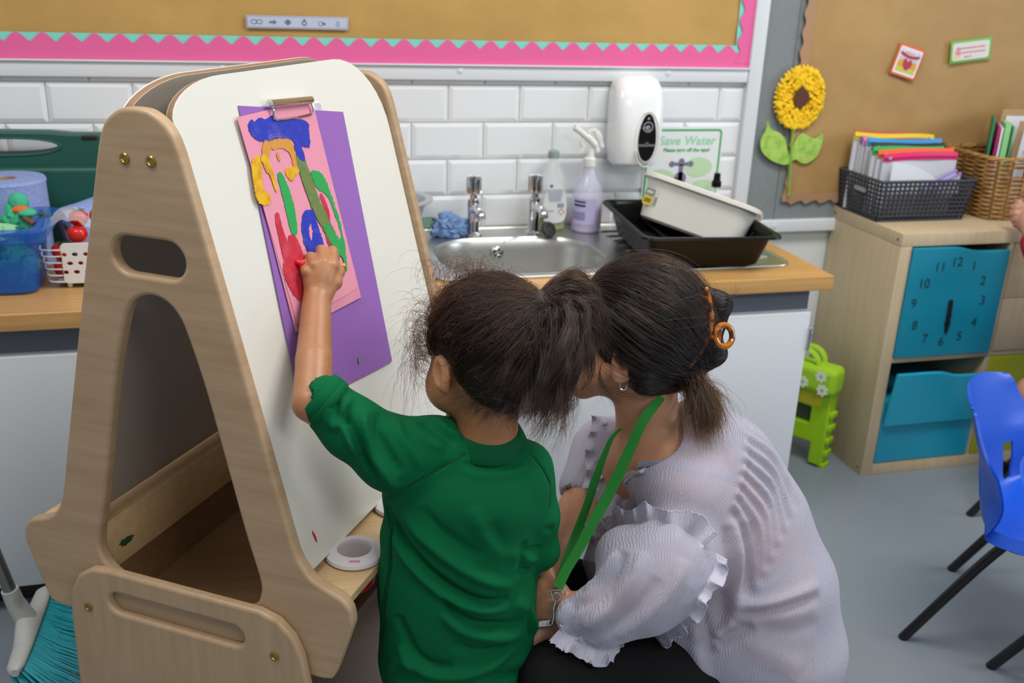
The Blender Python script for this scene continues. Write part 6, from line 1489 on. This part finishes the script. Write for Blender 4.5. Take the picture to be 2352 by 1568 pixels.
# gathers fanning out from the yoke seam down the back
for i in range(15):
    t = i/14; a0 = (1240-70*t*t, 190+430*t); a1 = (1420+30*t-180*t**2, 330+520*t); a2 = (1560-280*t, 560+560*t)
    FW.append(([a0, ((a0[0]*2+a1[0])/3+8, (a0[1]*2+a1[1])/3-6), a1, a2], .0042*(1 if i % 2 else -1), .0062+.002*t))
for L, h, w_ in [([(1180, 680), (1210, 850), (1205, 1050), (1195, 1240)], .007, .012), ([(1260, 700), (1280, 850), (1260, 1000), (1230, 1100)], -.006, .012), ([(1150, 720), (1160, 900), (1120, 1100), (1110, 1300)], -.006, .012),
    ([(1200, 1195), (1350, 1190), (1500, 1150), (1650, 1100)], -.006, .009), ([(1195, 1160), (1350, 1150), (1500, 1110), (1650, 1030)], .005, .010), ([(1200, 1240), (1120, 1290), (1090, 1330)], .007, .010), ([(1090, 1360), (1180, 1300), (1300, 1270)], -.006, .010),
    ([(950, 1180), (980, 1300), (990, 1430), (1060, 1560)], .006, .012), ([(1010, 1180), (1040, 1300), (1060, 1430)], -.006, .010), ([(1220, 1330), (1400, 1420), (1560, 1500)], .003, .02), ([(1300, 1260), (1480, 1290), (1640, 1230)], -.003, .015),
    ([(370, 1270), (500, 1180), (640, 1010), (700, 860)], .006, .010), ([(300, 1160), (420, 1120), (540, 980), (600, 860)], -.006, .010), ([(380, 1060), (480, 980), (560, 860)], .005, .009), ([(330, 1310), (500, 1290), (650, 1180), (780, 1000)], -.005, .011), ([(560, 1330), (700, 1230), (850, 1060), (920, 900)], .005, .011),
    ([(560, 560), (520, 680), (460, 780)], .004, .007), ([(600, 540), (570, 640), (520, 740)], -.004, .006), ([(490, 600), (460, 700)], .003, .006),
    ([(300, 1140), (260, 1180), (240, 1240)], .003, .005), ([(330, 1150), (300, 1220), (280, 1280)], -.003, .005), ([(290, 1100), (240, 1160)], -.003, .005)]: FW.append((L, h, w_))
V = folds(V, Q, B, [(p, h*1.45, w_) for p, h, w_ in FW], C7); V = relax(V, Q, 1, .3)
def crepe(name, c, alpha):
    m = M(name, c, .8, alpha=alpha, sheen=.15); nt = m.node_tree; bs = nt.nodes['Principled BSDF']; tc = nt.nodes.new('ShaderNodeTexCoord'); mp = nt.nodes.new('ShaderNodeMapping')
    mp.inputs['Rotation'].default_value = (0, -.30, .35); n = nt.nodes.new('ShaderNodeTexWave'); n.wave_type = 'BANDS'; n.bands_direction = 'X'
    n.inputs['Scale'].default_value = 75; n.inputs['Distortion'].default_value = 11; n.inputs['Detail'].default_value = 3; n.inputs['Detail Scale'].default_value = .6
    bp = nt.nodes.new('ShaderNodeBump'); bp.inputs['Strength'].default_value = .55; bp.inputs['Distance'].default_value = .0012
    nt.links.new(tc.outputs['Object'], mp.inputs[0]); nt.links.new(mp.outputs[0], n.inputs['Vector']); nt.links.new(n.outputs[0], bp.inputs['Height']); nt.links.new(bp.outputs[0], bs.inputs['Normal']); return m
m_bl = crepe('sheer_lilac_crepe', 'b3b1c4', .70); m_rf = crepe('lilac_crepe_ruffle', 'b6b3c4', .93)
bl = meshobj('blouse', V, Q, m_bl, woman); B = bvh(V, Q); 
def ruffle(pts, d0, wo, wi, conv, freq, amp, seed, dd=None):
    P = []
    for i, p in enumerate(pts):
        q = conv(*p); h_ = hit(B, *q); P.append(h_ if h_ is not None else at(q[0], q[1], d0 if np.isscalar(d0) else d0[i]))
    # smooth the depths
    P = np.array(P)
    for _ in range(2): P[1:-1] = P[1:-1]*.5+(P[:-2]+P[2:])*.25
    C_ = spline(P, 14); n = len(C_); T_ = np.gradient(C_, axis=0); T_ /= np.linalg.norm(T_, axis=1)[:, None]
    view = (CAM-C_)/np.linalg.norm(CAM-C_, axis=1)[:, None]; Ot = np.cross(T_, view); Ot /= np.linalg.norm(Ot, axis=1)[:, None]
    s = np.r_[0, np.cumsum(np.linalg.norm(np.diff(C_, axis=0), axis=1))]; R = np.random.default_rng(seed); ph = np.cumsum(R.normal(0, .25, n))*.6
    for W_, sg in ((wo, 1), (wi, -1)):
        if W_ <= 0: continue
        G = []
        for j, v in enumerate(np.linspace(0, 1, 6)):
            wave = np.sin(s*freq+ph+sg)*amp*v**.8; w2 = W_*(1+.22*np.sin(s*freq*.5+ph*2+sg*2))
            G.append(C_+view*(.004+.006*v+wave)[:, None]+Ot*(sg*w2*v)[:, None]*.9+T_*(np.cos(s*freq+ph+sg)*amp*.55*v)[:, None])
        MB().sheet(np.array(G), .0011).build('ruffle', m_rf, woman, recalc=True, smooth=70)
        G2 = G[-1]; MB().tube(G2, .0011, 5).build('ruffle_hem', m_rf, woman)
ruffle([(425, 815), (470, 755), (530, 735), (640, 715), (760, 700), (860, 715), (960, 760), (1030, 830)], 1.57, .024, .032, C7, 170, .0095, 1)
ruffle([(1095, 870), (1075, 960), (1010, 1060), (950, 1160), (880, 1240), (790, 1310), (690, 1360)], 1.56, .021, .024, C7, 180, .009, 2)
ruffle([(700, 1370), (590, 1400), (470, 1385), (370, 1365), (290, 1335), (245, 1280)], 1.56, .008, .026, C7, 175, .009, 3)
bp_ = [hit(B, *C7(*p)) for p in [(948, 95), (905, 170), (878, 240), (810, 325), (750, 390), (700, 422), (655, 445), (600, 490)]]; bp_ = [p for p in bp_ if p is not None]
MB().tube(spline(bp_, 6), .0034, 8, flat=(1, 1)).build('neck_binding', m_rf, woman)
ruffle([(470, 130), (440, 260), (430, 350), (440, 430), (420, 520)], 1.82, .016, .016, C7, 190, .008, 4)
ruffle([(300, 490), (300, 560), (350, 600), (395, 590)], 1.81, .010, .018, C7, 190, .007, 5)
# ------------------------------------------------------------- her hair
m_cap2 = M('black_brown_hair_base', '100c0c', .6); m_h2 = hair_mat('black_brown_hair', .965, .3, .24); m_h3 = hair_mat('brown_hair_ends', .68, .0, .4)
bun = at(1603, 770, 1.655)
S = SDF(.004)
S.ell(h2(-.004, 0, .012), (.094, .082, .088), R2_, .02); S.ell(h2(-.045, .02, -.040), (.052, .056, .050), R2_, .025); S.cone(h2(-.05, .02, -.02), bun-CR*.012, .036, .014, .02)
S.cone(h2(-.045, .045, -.080), at(1562, 872, 1.64), .027, .018, .015)
S.ell(h2(.085, 0, -.075), (.085, .12, .080), R2_, .012, sub=True)
V, Q = S.mesh(); meshobj('hair_cap', V, Q, m_cap2, woman); BC2 = bvh(V, Q)
S = SDF(.004)
S.cone(at(1618, 672, 1.65), at(1650, 700, 1.655), .012, .021, .01); S.cone(at(1650, 700, 1.655), at(1640, 742, 1.655), .021, .016, .01); S.cone(at(1640, 742, 1.655), at(1625, 790, 1.66), .018, .020, .01); S.cone(at(1625, 790, 1.66), at(1640, 810, 1.655), .02, .020, .01); S.cone(at(1640, 812, 1.655), at(1612, 845, 1.65), .018, .012, .01)
S.cone(at(1606, 700, 1.665), at(1606, 800, 1.665), .022, .022, .02)
V, Q = S.mesh(); meshobj('hair_twist', V, Q, m_cap2, woman)
BT = bvh(V, Q)
R_ = np.random.default_rng(5)
def scalp2(n):
    out = []
    while len(out) < n:
        d = R_.normal(size=(n*3, 3)); d /= np.linalg.norm(d, axis=1)[:, None]; P = h2(-.004, 0, .012)+d@np.array([f2*.096, s2*.084, u2*.090]); q = P-H2; f, s_, u = q@f2, q@s2*LS2, q@u2
        ok = ~((f > .035) & (u < .045)) & (u > -.085) & ~((f > .0) & (u < -.045)) & (f < .09)
        out += list(P[ok])
    return np.array(out[:n])
n = 14000; rt = scalp2(n); q = rt-H2; fq = q@f2
# hair is drawn from the parting over the ear to the clip
sgn_ = np.sign(q@s2*LS2+.004)[:, None]
tgt = np.where((R_.random((n, 1)) < .55), at(1606, 720, 1.65), at(1592, 830, 1.645))+R_.normal(size=(n, 3))*.012
cen2 = h2(-.012, 0, .0)
st = comb(rt, tgt, .002+R_.uniform(0, .004, n)+.006*np.clip(fq/.09, 0, 1), cen2, np.abs(R_.normal(0, .0005, n)), 9)
# strands starting at the parting, sweeping down over the ear and back
n3 = 5000; tt = R_.random(n3); pr0 = np.array([h2(.088-.085*a, .006+R_.normal()*.004, .062+.040*math.sin(math.pi*(.25+.4*a))) for a in tt])
nrm_ = pr0-cen2; pr0 = cen2+nrm_/np.linalg.norm(nrm_, axis=1)[:, None]*np.clip(np.linalg.norm(nrm_, axis=1), .085, .112)[:, None]
mid = np.array([h2(.062-.075*a+R_.normal()*.006, .084-.01*a, -.02-.025*(1-a)+R_.normal()*.012) for a in tt])
e3 = np.where((tt[:, None] < .6), at(1580, 850, 1.635), at(1598, 780, 1.64))+R_.normal(size=(n3, 3))*.010
s3 = bez(pr0, pr0+(mid-pr0)*.5+s2*LS2*.045+u2*.012, mid+(mid-e3)*.05+s2*LS2*.018, e3, K); c3 = s3-cen2
lf = np.linalg.norm(c3, axis=2); d_f, d_s, d_u = c3@f2/.100, c3@s2/.087, c3@u2/.093; kq = np.sqrt(d_f**2+d_s**2+d_u**2); s3 = cen2+c3/np.clip(kq, 0, 1)[..., None]*1.0
s3 = s3+s2*LS2*(R_.uniform(0, .002, (n3, 1, 1)))
nk = 2600; a_ = R_.random(nk); b0 = np.array([h2(-.020-.035*a+R_.normal()*.006, .062-.01*a, -.045-.02*(1-a)+R_.normal()*.010) for a in a_]); e0 = at(1576, 860, 1.632)+R_.normal(size=(nk, 3))*.007
s6 = bez(b0, b0-f2*.02-u2*.02+s2*LS2*.012, e0-CR*.02+CU*.004-CF*.012, e0, K)
hair('hair', pushout(np.concatenate([st, s3, s6]), BC2), m_h2, woman, .00028, label='smooth near-black hair drawn back from a centre parting', kind='stuff')
MB().tube(spline([h2(.082, .002, .064), h2(.052, .002, .091), h2(.020, .003, .105)], 6), [.0012]*4+[.003]*5+[.0015]*4, 8, flat=(1, .5)).build('parting', m_sk2, woman)
# strands wound around the twist
out = []
Vn = vnorm(V, Q); 
ax_ = [at(1618, 668, 1.65), at(1650, 700, 1.655), at(1640, 742, 1.655), at(1625, 790, 1.66), at(1642, 815, 1.655), at(1610, 850, 1.65)]; A_ = spline(ax_, 10); rr_ = np.interp(np.linspace(0, 1, len(A_)), np.linspace(0, 1, 6), [.013, .0225, .017, .021, .021, .012])
for k in range(4200):
    i0 = R_.integers(0, len(A_)-8); a0 = R_.uniform(0, 6.28); tw = R_.uniform(.06, .16); P = []
    for j in range(14):
        i = min(i0+j*.55, len(A_)-1.001); ii = int(i); c = A_[ii]*(1-i+ii)+A_[ii+1]*(i-ii); r = rr_[ii]*1.03+.001*R_.random(); a = a0+tw*j
        P.append(c+(CR*math.cos(a)*.9+CF*math.sin(a)+CU*.3*math.sin(a))*r)
    out.append(P)
hair('twisted_hair', pushout(out, BT, .0004, .001), m_h2, woman, .00026, kind='stuff')
# tail below the clip
n4 = 2600; b0 = at(1580, 862, 1.625)+R_.normal(size=(n4, 3))*[.009, .009, .009]; e0 = np.array([at(1625+R_.normal()*22, 965+R_.normal()*24+10*R_.random(), 1.60+R_.normal()*.01) for _ in range(n4)])
s4 = bez(b0, b0+CR*.012-CU*.018-CF*.014, e0+CU*.045-CR*.006-CF*.006, e0, 16); s4 += R_.normal(size=(n4, 1, 3))*.0016*np.linspace(0, 1, 16)[None, :, None]
hair('hair_tail', s4, m_h3, woman, .00026, label='lighter brown hair ends hanging below the clip', kind='stuff')
n5 = 300; b0 = scalp2(n5); d5 = (b0-cen2)/np.linalg.norm(b0-cen2, axis=1)[:, None]; e5 = b0+d5*R_.uniform(.003, .014, (n5, 1))+R_.normal(size=(n5, 3))*.018
s5 = bez(b0, b0+d5*.006, e5+d5*.004, e5, 12)
wk = np.array([bez(h2(.02, .075, -.05)[None], h2(.035, .085, -.09)[None], at(1400+R_.normal()*12, 900, 1.60)[None], at(1415+R_.normal()*25, 925+R_.normal()*12, 1.60)[None], 12)[0] for _ in range(40)])
wn = np.array([bez(at(1545, 880, 1.62)[None], at(1530, 890, 1.62)[None], at(1520+R_.normal()*16, 900, 1.62)[None], at(1515+R_.normal()*20, 915+R_.normal()*10, 1.64)[None], 12)[0] for _ in range(120)])
wb = np.array([bez(at(1650, 690, 1.65)[None], at(1665, 675, 1.65)[None], at(1680+R_.normal()*10, 690, 1.65)[None], at(1690+R_.normal()*14, 665+R_.normal()*18, 1.65)[None], 12)[0] for _ in range(30)])
hair('loose_hair', np.concatenate([s5, wk, wn, wb]), m_h2, woman, .00015, kind='stuff')
# ------------------------------------------------------------- claw clip, earring, lanyard
m_tort = M('tortoiseshell_plastic', 'b86a14', .12, var=(60, '4a2408', .45, .62), alpha=.93, coat=.3)
t = thing('claw_clip', 'tortoiseshell claw clip holding the woman\'s twisted hair', 'hair clip', at(1640, 770, 1.63))
d_ = 1.610
arm = spline([at(1622, 660, d_), at(1630, 690, d_-.004), at(1634, 727, d_-.006), at(1630, 760, d_-.006), at(1620, 785, d_-.004), at(1605, 812, d_-.008), at(1592, 830, d_-.012), at(1583, 842, d_-.012)], 6)
MB().tube(arm, [.0026]+[.0035]*10+[.0048]*20+[.0035]*(len(arm)-31), 10).build('arm', m_tort, t)
for (a, b_, c_) in (((1630, 686), (1612, 682), (1602, 676)), ((1632, 708), (1612, 704), (1600, 700)), ((1634, 728), (1616, 727), (1606, 722)), ((1600, 815), (1606, 800), (1612, 790))):
    MB().tube(spline([at(*a, d_), at(*b_, d_-.002), at(*c_, d_+.012)], 5), .0026, 8, flat=(1, 1.3)).build('tooth', m_tort, t)
MB().tube(spline([at(1598, 655, d_+.02), at(1602, 664, d_+.01), at(1600, 672, d_+.016)], 4), .0035, 8).build('tooth', m_tort, t)
cr_ = at(1662, 771, d_+.006)
ringp = [cr_+CR*.0155*math.cos(a)*1.0+CU*.0175*math.sin(a)+CF*.006*math.cos(a) for a in np.arange(32)/32*2*np.pi]
MB().tube(ringp, .0052, 10, closed=True, flat=(1, 1)).build('thumb_ring', m_tort, t)
MB().tube([at(1649, 788, d_+.004), at(1653, 768, d_+.002), at(1656, 752, d_+.006)], .0035, 8).build('spring_bar', m_tort, t)
MB().tube([at(1627, 770, d_), at(1640, 775, d_), at(1650, 785, d_+.003)], .0045, 8).build('arm', m_tort, t)
e_ = hit(BB, 1431, 884); e_ = e_ if e_ is not None else at(1431, 884, 1.6)
e_ = e_-CF*.004
MB().tube([e_+CR*.0062*math.cos(a)+CU*.0066*math.sin(a)-CU*.001 for a in np.arange(28)/28*2*np.pi], .0011, 8, closed=True).build('earring', m_chrome, label='small silver ring earring in the woman\'s ear', cat='earring')
t = thing('lanyard', 'green lanyard round the woman\'s neck with metal clip', 'lanyard', at(1280, 1330, 1.6))
BL2 = bvh(V, Q)
m_lan = M('green_lanyard_webbing', '0b7a1e', .7, bump=(500, .3))
def strip(L, w_, nm, par, mat, tw=None):
    P = spline([at(*q) for q in L], 8); n = len(P); T_ = np.gradient(P, axis=0); T_ /= np.linalg.norm(T_, axis=1)[:, None]
    view = (CAM-P)/np.linalg.norm(CAM-P, axis=1)[:, None]; W_ = np.cross(T_, view); W_ /= np.linalg.norm(W_, axis=1)[:, None]; ww = np.interp(np.linspace(0, 1, n), np.linspace(0, 1, len(w_)), w_)
    G = np.array([P+W_*(ww*s_)[:, None]/2 for s_ in np.linspace(-1, 1, 5)]); return MB().sheet(G, .0012).build(nm, mat, par, recalc=True)
strip([(1522, 912, 1.615), (1500, 935, 1.605), (1475, 970, 1.60), (1452, 1020, 1.60), (1425, 1080, 1.60), (1395, 1140, 1.60), (1362, 1200, 1.595), (1330, 1260, 1.59), (1300, 1310, 1.585), (1282, 1350, 1.58)], [.010, .016, .016, .017, .018, .018, .017, .016, .016, .016], 'strap', t, m_lan)
strip([(1425, 985, 1.68), (1406, 1005, 1.67), (1388, 1045, 1.665), (1366, 1105, 1.655), (1345, 1170, 1.645), (1320, 1235, 1.635), (1300, 1290, 1.61), (1284, 1345, 1.59)], [.004, .007, .010, .014, .014, .015, .015, .013], 'strap', t, m_lan)
k0 = at(1280, 1356, 1.58)
MB().tube([k0-CR*.009-CU*.008, k0-CR*.009+CU*.001, k0+CR*.012+CU*.001, k0+CR*.012-CU*.007], .0014, 8).build('clasp', m_chrome, t)
MB().tube([at(1278, 1370, 1.58)+CR*.0065*math.cos(a)+CU*.0065*math.sin(a) for a in np.arange(20)/20*2*np.pi], .0013, 8, closed=True).build('ring', m_chrome, t)
MB().tube(spline([at(1277, 1378, 1.579), at(1272, 1395, 1.578), at(1272, 1415, 1.58), at(1268, 1432, 1.585)], 5), .0022, 8).build('snap_hook', m_chrome, t)
kx_ = at(1248, 1432, 1.60); A = frame(kx_, CR+CU*.12, CU)
MB().box(-.012, .014, -.005, .006, -.003, .003, bev=.0015, mat=A).build('badge_reel', m_chrome, t)
for k in range(3): MB().box(-.010+.008*k, -.006+.008*k, -.0035, .0045, .003, .0038, mat=A).build('link', m_steel, t)
# ============================================================= the person at the right edge
side = thing('person', 'person in a red jumper touching the wicker basket at the right edge', 'person', (2.05, -.6, 0))
S = SDF(.005); hw = at(2362, 520, 2.84)
tor = np.array([2.13, -.56, .0]); elb = at(2405, 640, 2.74); sh = tor+[-.11, 0, .80]
palm = at(2350, 494, 2.86)
S.cone(elb, hw, .030, .022, .01); S.ell((hw+palm)/2, (.026, .034, .030), [CR, CU, CF], .012); S.cone(sh, elb, .038, .032, .02)
for i, (x0, y0, x1, y1) in enumerate([(2344, 478, 2328, 476), (2342, 490, 2325, 490), (2344, 502, 2328, 505), (2348, 512, 2334, 516)]):
    finger(S, [at(x0, y0, 2.86), at((x0+x1)/2, (y0+y1)/2, 2.855), at(x1, y1, 2.865), at(x1+3, y1+4, 2.885)], .0095, .0075)
finger(S, [at(2352, 478, 2.85), at(2342, 466, 2.855), at(2334, 462, 2.87)], .011, .008)
hd = tor+[.0, .03, 1.06]
S.ell(hd, (.075, .088, .10)); S.cone(hd-EZ*.08, tor+EZ*.88, .042, .045, .02); S.cone(tor+EZ*.86, sh, .05, .04, .03); S.cone(tor+EZ*.85, tor+EZ*.5, .09, .09, .03)
kn_ = at(2376, 905, 2.72)
S.cone(tor+[-.05, 0, .5], kn_, .07, .046, .02); S.cone(kn_, at(2366, 960, 2.74), .046, .050, .02); S.cone(at(2366, 960, 2.74), np.array([1.70, -.52, .06]), .048, .03, .02)
S.cone(tor+[.06, 0, .5], tor+[.06, 0, .06], .07, .035, .02); S.ell(hd+[-.0, .085, -.01], (.012, .012, .016))
V, Q = S.mesh(); meshobj('body', V, Q, skin('rosy_skin', 'b98a72', 'ad7e68'), side)
S = SDF(.006); S.cone(tor+EZ*.84, tor+EZ*.5, .115, .12, .03); S.cone(tor+EZ*.84, sh, .07, .052, .03); S.cone(sh, elb, .052, .044, .02); S.cone(elb, elb*.30+hw*.70, .044, .034, .01)
V, Q = S.mesh(); V += vnorm(V, Q)*(.003*nz3(V, 40, 1)[:, :1]); meshobj('jumper', V, Q, M('red_knit', '9c1226', .85, bump=(300, .4)), side)
S = SDF(.006); S.cone(tor+EZ*.56, tor+EZ*.47, .128, .14, .03); S.cone(tor+EZ*.45, tor+[-.06, 0, .44], .14, .13, .03); V, Q = S.mesh(); meshobj('skirt', V, Q, M('grey_school_cloth', '4a4c55', .85), side)
S = SDF(.006); S.ell(hd+[0, -.012, .02], (.085, .092, .098), None, .01); V, Q = S.mesh(); meshobj('hair', V, Q, m_cap, side)
for x_ in (1.70, tor[0]+.06):
    S = SDF(.006); S.cone((x_, -.54, .035), (x_-.02, -.47, .03), .034, .028, .01); V, Q = S.mesh(); V[:, 2] = np.maximum(V[:, 2], .001); meshobj('shoe', V, Q, m_dark, side)
